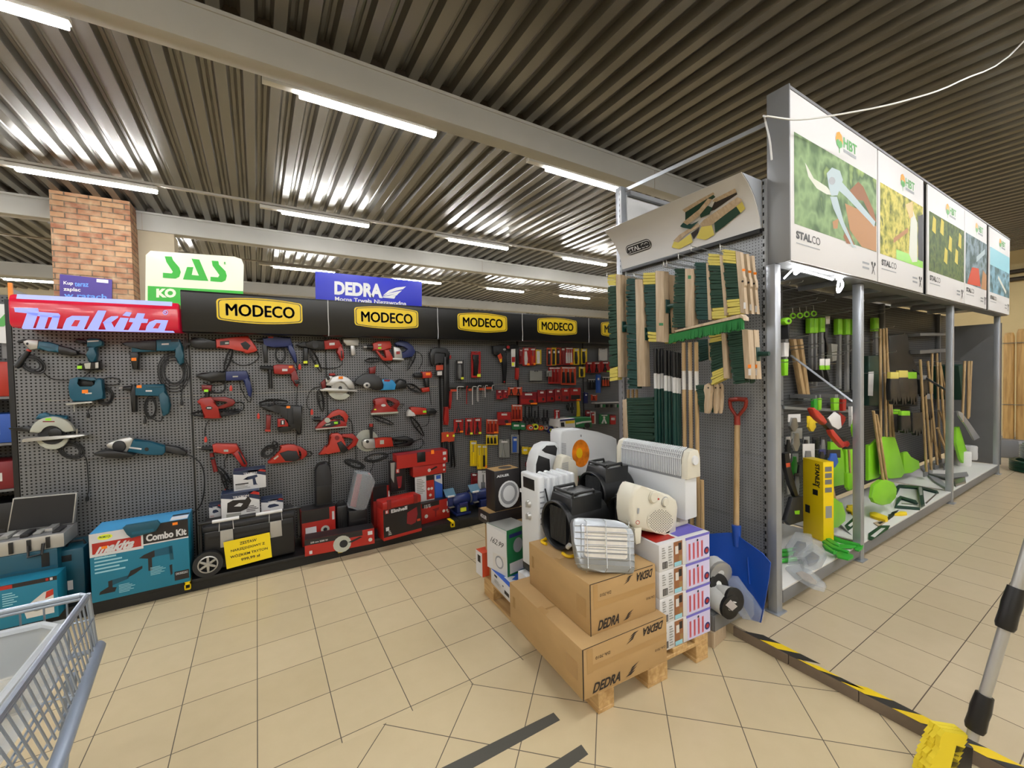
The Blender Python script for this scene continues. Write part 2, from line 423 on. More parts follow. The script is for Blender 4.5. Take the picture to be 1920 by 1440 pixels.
for i in range(6):
 a, b = UX[i], UX[i + 1]
 t = thing('pegboard_bay', 'grey perforated tool wall bay with black base shelf %s' % names[i], 'shelving', ((a + b) / 2, YP, 0))
 zt = 2.30 if i == 0 else 2.40
 wa, wb = [(0.015 if j in (0, 3, 4, 6) else 0.007) + 0.001 for j in (i, i + 1)]
 z = ZB
 for k, h in enumerate((0.48, 0.48, 0.48, 0.5, 0.4)):
  z1 = min(z + h, zt)
  mb = MB(); mb.box((a + wa, YP, z + 0.001), (b - wb, YP + 0.02, z1 - 0.001), m_peg); mb.build('back_panel', t); z = z1
 mb = MB(); w = 0.03 if i in (0, 3, 4) else 0.014
 mb.box((a - w / 2, YP - 0.006, ZB), (a + w / 2 - 0.002, YP + 0.05, zt), m_blk); mb.build('upright', t)
 if i == 5: mb = MB(); mb.box((b - 0.015, YP - 0.006, ZB), (b + 0.015, YP + 0.05, zt), m_blk); mb.build('upright', t)
 mb = MB(); mb.box((a + 0.001, YF, 0.065), (b - 0.001, YP + 0.02, ZB - 0.001), m_blk, 0.004); mb.build('base_shelf', t)
 mb = MB(); mb.box((a + 0.001, YF + 0.012, 0.0), (b - 0.001, YF + 0.03, 0.064), m_blk); mb.build('kick_plate', t)
 for s in (a + 0.04, b - 0.07):
  mb = MB(); mb.box((s, YP + 0.03, 0.0), (s + 0.03, YP + 0.45, 0.06), m_blk); mb.build('foot', t)

# header signs
def barrel(n=9, rx=0.10, ry=0.30):
 p = []
 for i in range(n + 1):
  u = -1 + 2 * i / n; p.append((u * 0.93, 0.80 + 0.20 * (1 - u * u)))
 p += [(0.975, 0.74), (1.0, 0.58)]
 return p + [(x, -y) for x, y in p[::-1]] if False else p + [(1.0, -0.58), (0.975, -0.74)] + [(-x, -y) for x, y in p[:n + 1]] + [(-0.975, -0.74), (-1.0, -0.58), (-1.0, 0.58), (-0.975, 0.74)]
YH = 4.29
hx = [-0.509, 0.601, 1.708, 2.815, 3.905, 5.0]
hn = ['first black header sign with yellow logo, beside the red lit sign', 'second black header sign with yellow logo, below the blue banner', 'third black header sign with yellow logo', 'fourth black header sign with yellow logo, beyond the third', 'last black header sign, its yellow logo half hidden by brooms']
for i in range(5):
 a, b = hx[i] + 0.003, hx[i + 1] - 0.003
 t = thing('header_sign', hn[i], 'sign', ((a + b) / 2, YH, 2.06))
 mb = MB()
 pr = [(YH + 0.02, 2.417), (YH, 2.40), (YH, 2.15), (YH + 0.025, 2.08), (YH + 0.05, 2.072), (YP - 0.01, 2.086), (YP - 0.01, 2.417)]
 mb.prism([(a, y, z) for y, z in pr], (b - a, 0, 0), m_blkg); mb.build('light_box', t)
 mb = MB(); cx = (a + b) / 2 + 0.01; cz = 2.272
 fn = lambda u, v, l=0.001: V((cx + u, YH - l, cz + v))
 B = barrel()
 mb.decal([(x * 0.325, y * 0.112) for x, y in B], lambda u, v: fn(u, v, 0.001), m_yel)
 mb.decal([(x * 0.313, y * 0.103) for x, y in B], lambda u, v: fn(u, v, 0.0018), m_blkg)
 mb.decal([(x * 0.306, y * 0.097) for x, y in B], lambda u, v: fn(u, v, 0.0026), m_yel)
 for du, dv in ((-.004, 0), (.004, 0), (0, -.003), (0, .003)): mb.text('MODECO', lambda u, v: fn(-0.258 + du + u * 0.516, -0.050 + dv + v * 0.1, 0.0034), m_blkg)
 mb.build('logo', t)
 if i:
  mb = MB(); mb.tube([(a - 0.002, YH - 0.004, 2.41), (a - 0.004, YH - 0.006, 2.25), (a - 0.001, YH - 0.006, 2.16), (a - 0.004, YH - 0.003, 2.07)], 0.0035, m_white, 5, smooth=3); mb.build('tape_strip', t)

# red lit sign
m_mred = mat('lit red acrylic', '#c01030', 0.25, emit=0.25, coat=0.3)
m_mlet = mat('lit pale letters', '#98a4f0', 0.4, emit=0.5)
m_mtop = mat('lit pale band', '#b0bcf2', 0.4, emit=0.4)
t = thing('lit_sign', 'red lit maker sign with pale blue lettering above the tool wall', 'sign', (-0.97, 4.3, 2.065))
YM = 4.22
mb = MB(); a, b = -1.43, -0.515
pr = [(YP - 0.01, 2.30), (YM + 0.06, 2.302), (YM + 0.025, 2.29), (YM + 0.006, 2.262), (YM, 2.235), (YM, 2.11), (YM + 0.006, 2.085), (YM + 0.03, 2.067), (YP - 0.01, 2.08)]
mb.prism([(a, y, z) for y, z in pr], (b - a, 0, 0), m_mred, 0.012, 2, both=True); mb.build('light_box', t)
S = off(0, 540, 4)
def onsign(pts, l): return [onY(x, y, YM - l) for x, y in S(*pts)]
mb = MB()
for pg in ([(105, 148), (285, 151), (292, 178), (440, 190), (452, 206), (446, 224), (290, 212), (205, 190), (112, 180)], [(205, 183), (287, 190), (245, 306), (163, 300)], [(303, 205), (365, 210), (333, 306), (268, 304)], [(397, 208), (450, 212), (424, 308), (358, 306)],
           [(735, 168), (798, 170), (736, 312), (652, 309)], [(888, 210), (885, 222), (828, 262), (770, 262), (800, 232), (835, 212)], [(772, 256), (832, 252), (868, 316), (795, 314)],
           [(903, 222), (966, 226), (925, 318), (848, 314)], [(945, 178), (988, 184), (972, 214), (918, 206)],
           [(1030, 188), (1088, 192), (1074, 230), (1112, 234), (1104, 262), (1060, 262), (1038, 322), (962, 318), (998, 258), (965, 254), (976, 225), (1012, 227)]):
 mb.decal(pg, lambda x, y: onsign([(x, y)], 0.002)[0], m_mlet)
for pg, hole in (([(540, 208), (672, 211), (628, 311), (468, 308), (480, 270), (500, 228)], [(562, 240), (602, 242), (578, 288), (532, 286)]), ([(1165, 238), (1262, 242), (1232, 326), (1090, 322), (1100, 285), (1122, 255)], [(1175, 262), (1206, 264), (1186, 304), (1146, 302)])):
 mb.decal(pg, lambda x, y: onsign([(x, y)], 0.002)[0], m_mlet)
 mb.decal(hole, lambda x, y: onsign([(x, y)], 0.003)[0], m_mred)
mb.decal([(165, 298), (300, 303), (1300, 322), (1312, 336), (700, 322), (172, 308)], lambda x, y: onsign([(x, y)], 0.0025)[0], m_mlet)
mb.decal([(1222 + 20 * math.cos(k * .524), 184 + 18 * math.sin(k * .524)) for k in range(12)], lambda x, y: onsign([(x + 18, y)], 0.002)[0], m_mlet)
mb.decal([(1222 + 15 * math.cos(k * .524), 184 + 13 * math.sin(k * .524)) for k in range(12)], lambda x, y: onsign([(x + 18, y)], 0.003)[0], m_mred)
mb.text('R', lambda u, v: onsign([(1231 + 18 * u, 193 - 18 * v)], 0.004)[0], m_mlet, 0.02)
mb.build('lettering', t)
mb = MB(); mb.decal([(128, 46), (1292, 104), (1290, 136), (122, 80)], lambda x, y: onsign([(x, y)], 0.003)[0], m_mtop); mb.build('top_band', t)

# banners above: green and white, blue, purple
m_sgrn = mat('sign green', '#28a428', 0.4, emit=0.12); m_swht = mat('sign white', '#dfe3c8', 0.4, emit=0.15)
def standing_sign(nm, lab, px, Y, facing, deco, posts=True):
 o = PY(px, Y)
 t = thing(nm, lab, 'sign', (o[0].x, Y, 0)); return t, o
YS = 5.6
px = [(273, 478), (282, 470), (440, 481), (453, 486), (457, 496), (455, 585), (272, 585)]
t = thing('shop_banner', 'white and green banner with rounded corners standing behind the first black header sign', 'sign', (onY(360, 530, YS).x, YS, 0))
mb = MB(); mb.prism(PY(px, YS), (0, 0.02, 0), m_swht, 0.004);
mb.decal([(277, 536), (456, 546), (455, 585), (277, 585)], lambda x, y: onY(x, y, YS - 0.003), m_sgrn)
k9 = off(260, 460, 1270 / 220)
d9 = lambda pts, m, l=0.003: mb.decal(k9(*pts), lambda x, y: onY(x, y, YS - l), m)
d9([(282, 118), (358, 122), (372, 160), (440, 240), (456, 290), (440, 340), (400, 360), (262, 350), (262, 296), (358, 304), (370, 286), (300, 180)], m_sgrn)
d9([(572, 144), (656, 154), (754, 386), (480, 368), (524, 234), (592, 236), (574, 320), (652, 328)], m_sgrn)
d9([(790, 166), (862, 170), (870, 208), (940, 280), (954, 330), (940, 380), (900, 398), (776, 388), (778, 340), (860, 346), (874, 322), (800, 220)], m_sgrn)
mb.text('KO', lambda u, v: onY(293 + 37 * u, 558 - 17 * v, YS - 0.005), m_swht, 0.06)
mb.text('R', lambda u, v: onY(420 + 4 * u, 496 - 5 * v, YS - 0.004), m_sgrn, 0.02)
mb.build('face', t)
for x in (300, 425):
 p = onY(x, 560, YS); mb = MB(); mb.box((p.x - 0.015, YS + 0.021, 0), (p.x + 0.015, YS + 0.05, p.z), m_grey); mb.build('post', t)
YD2 = 5.5
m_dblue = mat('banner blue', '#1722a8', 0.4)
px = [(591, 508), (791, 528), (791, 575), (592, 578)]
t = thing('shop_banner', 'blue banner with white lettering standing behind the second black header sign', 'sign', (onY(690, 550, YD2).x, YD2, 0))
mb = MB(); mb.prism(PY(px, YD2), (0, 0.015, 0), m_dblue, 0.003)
fd = lambda x, y, l=0.003: onY(x, y, YD2 - l)
mb.text('DEDRA', lambda u, v: fd(627 + 90 * u, 552 + 7 * u - 25 * v - 1.5 * u * v), m_white, 0.05)
k0 = off(580, 500, 1270 / 240)
for q in ([(730, 285), (790, 235), (860, 208), (960, 196), (930, 222), (840, 245)], [(725, 296), (780, 268), (850, 250), (920, 236), (890, 262), (800, 280)], [(712, 302), (790, 288), (892, 258), (866, 286), (800, 300)], [(712, 304), (800, 296), (858, 292), (842, 318)]): mb.decal(k0(*q), lambda x, y: fd(x, y), m_white)
mb.text('Mocna Trwała Niezawodna', lambda u, v: fd(628 + 134 * u, 564 + 9.5 * u - 8 * v), m_white, 0.02)
mb.build('face', t)
for x in (610, 775):
 p = onY(x, 560, YD2); mb = MB(); mb.box((p.x - 0.015, YD2 + 0.016, 0), (p.x + 0.015, YD2 + 0.04, p.z), m_grey); mb.build('post', t)
YU = 8.17
m_purp = mat('poster purple', '#3c2a78', 0.5); m_pblue = mat('poster blue letters', '#5b8fe0', 0.5)
px = [(112, 514), (210, 524), (210, 575), (112, 575)]
mb = MB(); mb.prism(PY(px, YU), (0, 0.012, 0), m_purp)
fu = lambda x, y, l=0.003: onY(x, y, YU - l)
mb.text('Kup', lambda u, v: fu(119 + 18 * u, 535 - 8 * v + u), m_white, 0.02); mb.text('teraz', lambda u, v: fu(140 + 26 * u, 537 - 8 * v + u), m_pblue, 0.02)
mb.text('zaplac', lambda u, v: fu(119 + 32 * u, 547 - 9 * v + 2 * u), m_white, 0.02)
mb.text('w ratach', lambda u, v: fu(120 + 80 * u, 558 - 10 * v + 4 * u), m_pblue, 0.02)
mb.decal([(181, 523), (203, 525), (203, 531), (181, 529)], lambda x, y: fu(x, y), m_white)
tag(mb.build('poster', origin=(onY(160, 545, YU).x, YU, 2.0)), 'purple poster with white and blue words on the brick pillar', 'poster')
# ================================================================ POWER TOOLS ON THE WALL
m_teal = mat('teal plastic', '#0d536a', 0.38); m_teal2 = mat('dark teal plastic', '#0c4a5c', 0.42)
m_red = mat('red plastic', '#9c1e18', 0.38); m_red2 = mat('dark red plastic', '#781613', 0.42); m_orn = mat('orange red plastic', '#b32f1f', 0.4)
m_nblue = mat('navy plastic', '#1c2a5e', 0.4); m_sky = mat('bright blue plastic', '#2f8fc9', 0.4)
m_sil = mat('cast aluminium', '#b5b4b0', 0.35, 0.6); m_pale = mat('pale grey guard', '#b3b5a8', 0.45); m_dgrey = mat('dark grey rubber', '#1c1c1e', 0.55)
m_cord = mat('black rubber cord', '#101012', 0.5)
m_tor = mat('orange price tag', '#ff8a1a', 0.6); m_tgr = mat('lime price tag', '#9be22d', 0.6); m_tye = mat('yellow price tag', '#e6ee3a', 0.6)
m_plug = mat('red plug', '#c8372a', 0.45)
S1 = off(0, 540, 4); S2 = off(340, 600, 4); S3 = off(780, 600, 4.8); S5 = off(960, 620, 8); S6 = off(820, 620, 8); S7 = off(820, 780, 8)

class Tool:
 """A thing hung on the wall at the plane Y; outlines are read off the photograph at that distance and given real thickness."""
 def __init__(s, S, nm, lab, cat, at, Y=YP - 0.095, group=None):
  s.S, s.Y = S, Y; s.t = thing(nm, lab, cat, onY(*S(at)[0], Y + 0.05), group)
 def p(s, x, y, d=0.0): return onY(*s.S((x, y))[0], s.Y + d)
 def begin(s, nm): s.mb = MB(); s.nm = nm; return s
 def poly(s, m, pts, d=0.0, t=0.07, bev=0.014, seg=2):
  P_ = [s.p(x, y, d) for x, y in pts]
  s.mb.prism(P_, (0, t, 0), m, bev, seg, both=t > 0.03); return s
 def flat(s, m, pts, d=-0.001): s.mb.decal(pts, lambda x, y: s.p(x, y, d), m); return s
 def dot(s, m, x, y, rx, ry, d=-0.001, n=14): return s.flat(m, [(x + rx * math.cos(6.2832 * i / n), y + ry * math.sin(6.2832 * i / n)) for i in range(n)], d)
 def rod(s, m, a, b, r, d=0.035, r1=None, n=10): s.mb.cyl(s.p(a[0], a[1], d), s.p(b[0], b[1], d), r, m, n, r1); return s
 def cord(s, pts, r=0.004, d=0.078, m=None, closed=False, jit=0.0):
  q = [s.p(x, y, d + (rnd.uniform(-jit, jit) if jit else 0)) for x, y in pts]
  s.mb.tube(q, r, m or m_cord, 5, closed, 4); return s
 def loops(s, x, y, rx, ry, k=3, r=0.004, d=0.074, tilt=0.0):
  for i in range(k):
   f = 1 - 0.13 * i; ca, sa = math.cos(tilt), math.sin(tilt); o = rnd.uniform(-4, 4)
   pts = [(x + o + rx * f * math.cos(6.2832 * j / 10) * ca - ry * f * math.sin(6.2832 * j / 10) * sa, y + o + rx * f * math.cos(6.2832 * j / 10) * sa + ry * f * math.sin(6.2832 * j / 10) * ca) for j in range(10)]
   s.cord(pts, r, d + 0.006 * (i % 2) - 0.002 * i, None, True)
  return s
 def bundle(s, a, b, w, k=4, r=0.0038, d=0.03):
  """A cord folded into a long flat hank from a to b."""
  ax, ay = a; bx, by = b; L = math.hypot(bx - ax, by - ay); nx, ny = -(by - ay) / L * w, (bx - ax) / L * w
  for i in range(k):
   f = 0.45 + 0.55 * (i + 1) / k; e = rnd.uniform(-0.04, 0.04)
   s.cord([(ax + (bx - ax) * e, ay + (by - ay) * e), (ax + (bx - ax) * .3 + nx * f, ay + (by - ay) * .3 + ny * f), (ax + (bx - ax) * .75 + nx * f * .8, ay + (by - ay) * .75 + ny * f * .8), (bx, by),
     (ax + (bx - ax) * .7 - nx * f * .8, ay + (by - ay) * .7 - ny * f * .8), (ax + (bx - ax) * .3 - nx * f, ay + (by - ay) * .3 - ny * f)], r, d + 0.006 * (i % 3), None, True)
  s.mb.tube([s.p(ax + (bx - ax) * .5 + nx * c, ay + (by - ay) * .5 + ny * c, d - 0.008 + 0.006 * abs(c)) for c in (-1.0, -.4, .4, 1.0)], r * 1.3, m_cord, 5)
  return s
 def tag(s, m, x0, y0, x1, y1, d=-0.004):
  s.begin('price_tag'); s.poly(m, [(x0, y0), (x1, y0 - (x1 - x0) * .05), (x1, y1), (x0, y1)], d, 0.002, 0.0); return s.end()
 def plug(s, x, y, m=m_plug, d=0.03, k=1.0):
  s.begin('plug'); s.poly(m, [(x - 9 * k, y + 20 * k), (x - 12 * k, y - 2 * k), (x - 5 * k, y - 22 * k), (x + 5 * k, y - 22 * k), (x + 12 * k, y - 2 * k), (x + 9 * k, y + 20 * k)], d, 0.02, 0.005)
  for q in (-5, 5): s.rod(m_steel, (x + q * k, y + 20 * k), (x + q * k, y + 34 * k), 0.0022, d + 0.01, None, 5)
  return s.end()
 def end(s): s.o = s.mb.build(s.nm, s.t); return s

def arc(x, y, rx, ry, a0, a1, n=12): return [(x + rx * math.cos(R_(a0 + (a1 - a0) * i / n)), y - ry * math.sin(R_(a0 + (a1 - a0) * i / n))) for i in range(n + 1)]
def ring(x, y, r0, r1, a0, a1, k=1.0, n=14): return arc(x, y, r1, r1 * k, a0, a1, n) + arc(x, y, r0, r0 * k, a0, a1, n)[::-1]

GA = 'power tools hung on the wall under the red sign'; GB = 'power tools hung on the wall under the black signs'
# ---- teal tools under the red sign
T = Tool(S1, 'angle_grinder', 'small teal angle grinder with silver head, top corner of the wall under the red sign', 'power tool', (300, 480), group=GA)
T.begin('gear_head').poly(m_sil, [(165, 400), (205, 382), (290, 390), (282, 456), (225, 466), (182, 430)], 0, .06).dot(m_dgrey, 205, 418, 10, 10).end()
T.begin('guard').poly(m_dgrey, [(120, 402), (178, 380), (292, 388), (285, 398), (180, 396), (135, 412)], .01, .05, .004).end()
T.begin('body').poly(m_teal, [(284, 396), (360, 402), (442, 428), (438, 486), (360, 474), (272, 456)]).flat(m_teal2, [(300, 430), (420, 452), (418, 462), (300, 441)]).end()
T.begin('rear_grip').poly(m_blk2, [(432, 428), (520, 448), (572, 472), (580, 498), (530, 508), (430, 490)]).end()
T.begin('side_handle').rod(m_orn, (222, 462), (205, 482), .014).rod(m_blk2, (214, 474), (130, 588), .016, .035, .019).rod(m_blk2, (132, 584), (120, 590), .02).end()
T.begin('cord').loops(240, 570, 108, 62, 4, .0045, .05, .45).cord([(578, 490), (640, 502), (700, 520)], .004).cord([(330, 640), (380, 678), (450, 690), (530, 690), (620, 670), (660, 640), (685, 618)], .0035, .06).end()
T = Tool(S1, 'impact_driver', 'short teal cordless impact driver with large battery, beside the small angle grinder', 'power tool', (690, 480), group=GA)
T.begin('head').poly(m_blk2, [(562, 378), (600, 380), (650, 396), (650, 420), (600, 416), (560, 408)], .01, .05).poly(m_teal, [(645, 385), (680, 372), (740, 378), (768, 402), (764, 430), (712, 446), (648, 440)]).flat(m_sil, [(655, 396), (740, 392), (740, 400), (655, 406)]).end()
T.begin('grip').poly(m_teal2, [(640, 440), (718, 438), (722, 500), (716, 562), (664, 565), (664, 500)]).poly(m_blk2, [(636, 444), (662, 444), (664, 470), (648, 474)], -.004, .04, .006).end()
T.begin('battery').poly(m_blk2, [(578, 572), (650, 560), (742, 548), (744, 604), (735, 612), (580, 614)], -.012, .09).flat(m_pale, [(630, 566), (680, 560), (676, 606), (640, 606)], -.0135).flat(m_sil, [(715, 560), (738, 556), (738, 600), (715, 602)], -.0135).end()
T.tag(m_tgr, 578, 584, 615, 606, -.016)
T = Tool(S1, 'rotary_hammer', 'long teal rotary hammer with black nose and big coil of cord', 'power tool', (1200, 430), group=GA)
T.begin('nose').poly(m_blk2, [(908, 410), (958, 400), (1000, 412), (1030, 398), (1172, 384), (1172, 472), (1050, 462), (965, 432), (912, 424)]).end()
T.begin('body').poly(m_teal, [(1168, 384), (1345, 384), (1352, 448), (1300, 472), (1170, 472)]).flat(m_white, [(1212, 416), (1266, 414), (1266, 426), (1212, 428)]).poly(m_dgrey, [(1280, 392), (1340, 392), (1340, 402), (1280, 402)], -.003, .02, .002).end()
T.begin('rear_handle').poly(m_teal2, [(1300, 455), (1350, 400), (1368, 440), (1376, 500), (1374, 562), (1350, 578), (1326, 560), (1330, 512)]).end()
T.begin('side_handle').poly(m_teal2, [(985, 428), (1006, 432), (1010, 450), (1182, 462), (1180, 474), (1010, 484), (985, 480)], .01, .05, .008).poly(m_blk2, [(955, 482), (1040, 478), (1038, 500), (1038, 612), (990, 610), (986, 500)]).end()
T.tag(m_tor, 985, 524, 1022, 546)
T.begin('cord').loops(1302, 630, 118, 148, 4, .0042, .074, -.1).loops(1310, 615, 80, 100, 1).cord([(1350, 575), (1375, 640), (1372, 720), (1362, 790), (1362, 840)], .0042).end(); T.plug(1362, 862, m_cord)
T = Tool(S1, 'jigsaw', 'teal jigsaw with loop handle and steel base plate, hung below the impact driver', 'power tool', (640, 760), group=GA)
T.begin('body').poly(m_teal, [(508, 745), (518, 684), (570, 668), (600, 672), (572, 690), (565, 720), (590, 748), (690, 748), (722, 726), (700, 690), (722, 684), (745, 676), (764, 690), (770, 790), (778, 832), (690, 846), (552, 856), (520, 820)], 0, .07, .012).flat(m_white, [(640, 786), (688, 784), (688, 794), (640, 796)]).end()
T.begin('handle').poly(m_teal2, [(575, 668), (700, 670), (728, 690), (715, 700), (690, 688), (580, 686)], -.004, .06, .008).poly(m_blk2, [(590, 690), (690, 692), (705, 720), (690, 742), (590, 742), (574, 716)], .045, .02, .004).end()
T.tag(m_tor, 614, 764, 660, 790)
T.begin('base_plate').poly(m_sil, [(488, 866), (690, 850), (694, 862), (500, 880)], -.01, .09, .002).end()
T.begin('blade').poly(m_steel, [(548, 858), (560, 858), (560, 925), (553, 930)], .03, .003, 0).end()
T.begin('cord').loops(832, 700, 70, 28, 1).loops(790, 812, 62, 70, 4, .004, .072).cord([(700, 880), (670, 905), (660, 930)], .004).end(); T.plug(658, 955, m_cord)
T = Tool(S1, 'hammer_drill', 'teal hammer drill with pistol grip and black side handle below the rotary hammer', 'power tool', (1120, 800), group=GA)
T.begin('chuck').rod(m_sil, (892, 750), (925, 750), .006).rod(m_dgrey, (925, 752), (990, 752), .016, .035, .022, 12).end()
T.begin('side_handle').poly(m_blk2, [(982, 722), (1012, 724), (1014, 790), (1022, 930), (984, 934), (976, 800)]).end()
T.begin('body').poly(m_teal, [(1008, 735), (1080, 724), (1225, 720), (1236, 760), (1230, 792), (1190, 812), (1010, 808)]).flat(m_white, [(1092, 766), (1140, 766), (1140, 778), (1092, 778)]).poly(m_teal2, [(1090, 738), (1220, 732), (1220, 746), (1090, 752)], -.004, .02, .004).end()
T.begin('grip').poly(m_teal2, [(1176, 790), (1236, 762), (1262, 820), (1278, 880), (1262, 945), (1222, 965), (1210, 940), (1222, 890), (1196, 830)]).poly(m_blk2, [(1176, 812), (1190, 808), (1206, 850), (1194, 850)], 0, .04, .004).end()
T.tag(m_tor, 1024, 730, 1062, 750)
T.begin('cord').loops(1130, 900, 45, 85, 3, .004, .072).cord([(1215, 960), (1205, 1000), (1150, 985), (1100, 960), (1082, 985)], .004).end(); T.plug(1085, 1000, m_cord)
T = Tool(S1, 'circular_saw', 'pale grey circular saw with steel base plate, low on the wall under the red sign', 'power tool', (390, 1085), group=GA)
T.begin('upper_guard').poly(m_pale, ring(388, 1100, 96, 172, 172, 12, .78), 0, .05, .008).flat(m_red2, [(320, 998), (410, 998), (410, 1006), (320, 1006)]).end()
T.begin('lower_guard').poly(m_pale, ring(390, 1100, 70, 128, 195, 345, .88), .025, .02, .004).end()
T.begin('blade').poly(m_dgrey, arc(388, 1092, 104, 82, 0, 360, 24)[:-1], .02, .004, 0).dot(m_sil, 385, 1090, 18, 16, .018).end()
T.begin('motor').rod(m_blk2, (408, 1090), (408, 1091), .001).poly(m_blk2, arc(410, 1092, 56, 44, 0, 360, 16)[:-1], -.02, .05, .012).end()
T.begin('handle').poly(m_teal, [(258, 985), (285, 945), (330, 934), (372, 948), (405, 966), (500, 958), (505, 984), (400, 990), (330, 980)], .03, .045, .012).end()
T.begin('front_grip').poly(m_blk2, [(60, 1052), (150, 1046), (205, 1038), (240, 1050), (235, 1080), (150, 1074), (70, 1062)], .02, .045, .01).end()
T.begin('base_plate').poly(m_sil, [(160, 1150), (170, 1132), (270, 1120), (610, 1098), (645, 1106), (560, 1122), (300, 1146), (170, 1158)], -.03, .1, .002).rod(m_steel, (578, 1056), (578, 1108), .005, -.02).end()
T.tag(m_tgr, 340, 978, 384, 994)
T.begin('cord').loops(530, 1215, 100, 62, 4, .0042, .07, .25).cord([(470, 1130), (560, 1140), (620, 1190), (630, 1250), (650, 1290), (660, 1400), (665, 1520), (650, 1560)], .004, .07).end(); T.plug(650, 1580, m_cord)
T = Tool(S1, 'angle_grinder', 'large teal angle grinder with long rear grip, lowest tool under the red sign', 'power tool', (1050, 1190), group=GA)
T.begin('gear_head').poly(m_sil, [(792, 1178), (812, 1160), (900, 1130), (975, 1118), (1002, 1132), (985, 1180), (952, 1232), (860, 1222), (802, 1200)], 0, .08).poly(m_dgrey, arc(890, 1190, 52, 44, 0, 360, 14)[:-1], -.02, .04, .01).end()
T.begin('disc_guard').poly(m_blk2, [(694, 1244), (742, 1228), (860, 1222), (1000, 1250), (985, 1270), (900, 1282), (800, 1276), (710, 1258)], -.06, .14, .008).end()
T.begin('body').poly(m_teal, [(952, 1230), (1000, 1134), (1120, 1152), (1240, 1182), (1242, 1230), (1215, 1256), (1100, 1254)]).flat(m_white, [(968, 1190), (1062, 1202), (1060, 1214), (968, 1202)]).dot(m_blk2, 1100, 1210, 16, 14).end()
T.begin('rear_grip').poly(m_blk2, [(1236, 1178), (1340, 1196), (1402, 1232), (1388, 1262), (1330, 1250), (1238, 1236)]).end()
T.begin('cord').cord([(1390, 1244), (1440, 1262), (1500, 1310), (1528, 1380), (1534, 1480), (1522, 1580), (1490, 1650), (1440, 1690)], .0055, .05).end()

# ---- tools under the first two black signs
T = Tool(S2, 'reciprocating_saw', 'red reciprocating saw with long black nose under the first black sign', 'power tool', (300, 180), group=GB)
T.begin('nose').poly(m_blk2, [(60, 152), (88, 130), (160, 134), (258, 150), (262, 212), (110, 212), (72, 196)]).end()
T.begin('blade_shoe').poly(m_dgrey, [(20, 130), (34, 130), (36, 172), (70, 172), (70, 186), (36, 190), (38, 216), (26, 216)], .02, .03, .002).end()
T.begin('body').poly(m_orn, [(256, 142), (400, 128), (500, 116), (522, 150), (560, 196), (572, 228), (548, 240), (500, 252), (470, 246), (440, 220), (380, 206), (262, 212)]).poly(m_dgrey, [(442, 176), (482, 158), (520, 192), (498, 226), (468, 216)], -.004, .03, .004).flat(m_dgrey, [(290, 160), (360, 154), (360, 186), (290, 190)]).flat(m_pale, [(328, 168), (356, 166), (356, 178), (328, 180)], -.002).end()
T.begin('cord').bundle((378, 212), (325, 382), 22, 5).cord([(372, 300), (440, 338), (520, 330), (575, 290), (580, 260), (560, 236)], .0035).end()
T = Tool(S2, 'drill', 'navy blue corded drill with black side handle, right after the red saw', 'power tool', (710, 170), group=GB)
T.begin('chuck').rod(m_sil, (538, 152), (560, 152), .006).rod(m_dgrey, (560, 153), (614, 155), .014, .035, .02).end()
T.begin('body').poly(m_nblue, [(610, 132), (680, 124), (820, 128), (832, 176), (792, 202), (700, 206), (620, 196)]).flat(m_red, [(650, 126), (690, 124), (688, 136), (652, 136)]).end()
T.begin('grip').poly(m_nblue, [(790, 195), (832, 172), (856, 240), (870, 300), (862, 330), (842, 304), (806, 225)]).end()
T.begin('side_handle').poly(m_blk2, [(606, 180), (642, 178), (652, 312), (620, 318)]).end()
T.begin('cord').loops(745, 260, 40, 62, 3, .0036, .072).cord([(864, 325), (870, 370), (860, 380)], .0035).end(); T.plug(888, 352)
T = Tool(S2, 'rotary_hammer', 'red and black rotary hammer under the second upright, with two yellow tags', 'power tool', (1060, 190), group=GB)
T.begin('nose').poly(m_dgrey, [(856, 186), (930, 160), (942, 204), (896, 202)]).poly(m_blk2, [(928, 162), (990, 152), (1072, 150), (1078, 222), (1000, 222), (935, 206)]).dot(m_dgrey, 1005, 190, 22, 22).end()
T.begin('body').poly(m_red, [(1068, 152), (1130, 142), (1182, 142), (1204, 186), (1184, 214), (1076, 222)]).flat(m_white, [(1110, 172), (1150, 170), (1150, 188), (1110, 190)]).end()
T.begin('grip').poly(m_red, [(1166, 210), (1206, 180), (1218, 230), (1222, 285), (1206, 306), (1186, 284), (1180, 240)]).poly(m_blk2, [(1196, 230), (1206, 230), (1210, 290), (1198, 285)], -.003, .03, .003).end()
T.begin('side_handle').poly(m_blk2, [(918, 206), (950, 210), (954, 334), (915, 330)]).end(); T.tag(m_tye, 916, 308, 946, 326); T.tag(m_tye, 1000, 336, 1030, 353)
T.begin('cord').bundle((962, 214), (1052, 394), 20, 5).cord([(1050, 360), (1110, 364), (1170, 355), (1205, 330), (1208, 300)], .0035).end()
T = Tool(S2, 'impact_wrench', 'small bare metal air impact wrench under the second black sign', 'power tool', (1280, 170), group=GB)
T.begin('body').poly(m_sil, [(1212, 138), (1240, 132), (1326, 132), (1336, 160), (1330, 192), (1240, 192), (1216, 166)]).end()
T.begin('grip').poly(m_sil, [(1268, 190), (1300, 190), (1308, 258), (1296, 268), (1276, 266)], .01, .04, .01).end()
T = Tool(S2, 'heat_gun', 'red heat gun with black nozzle ring and looped guard, under the second black sign', 'power tool', (1500, 210), group=GB)
T.begin('nozzle').rod(m_sil, (1366, 203), (1392, 203), .014).rod(m_blk2, (1390, 203), (1442, 203), .022, .035, .026).end()
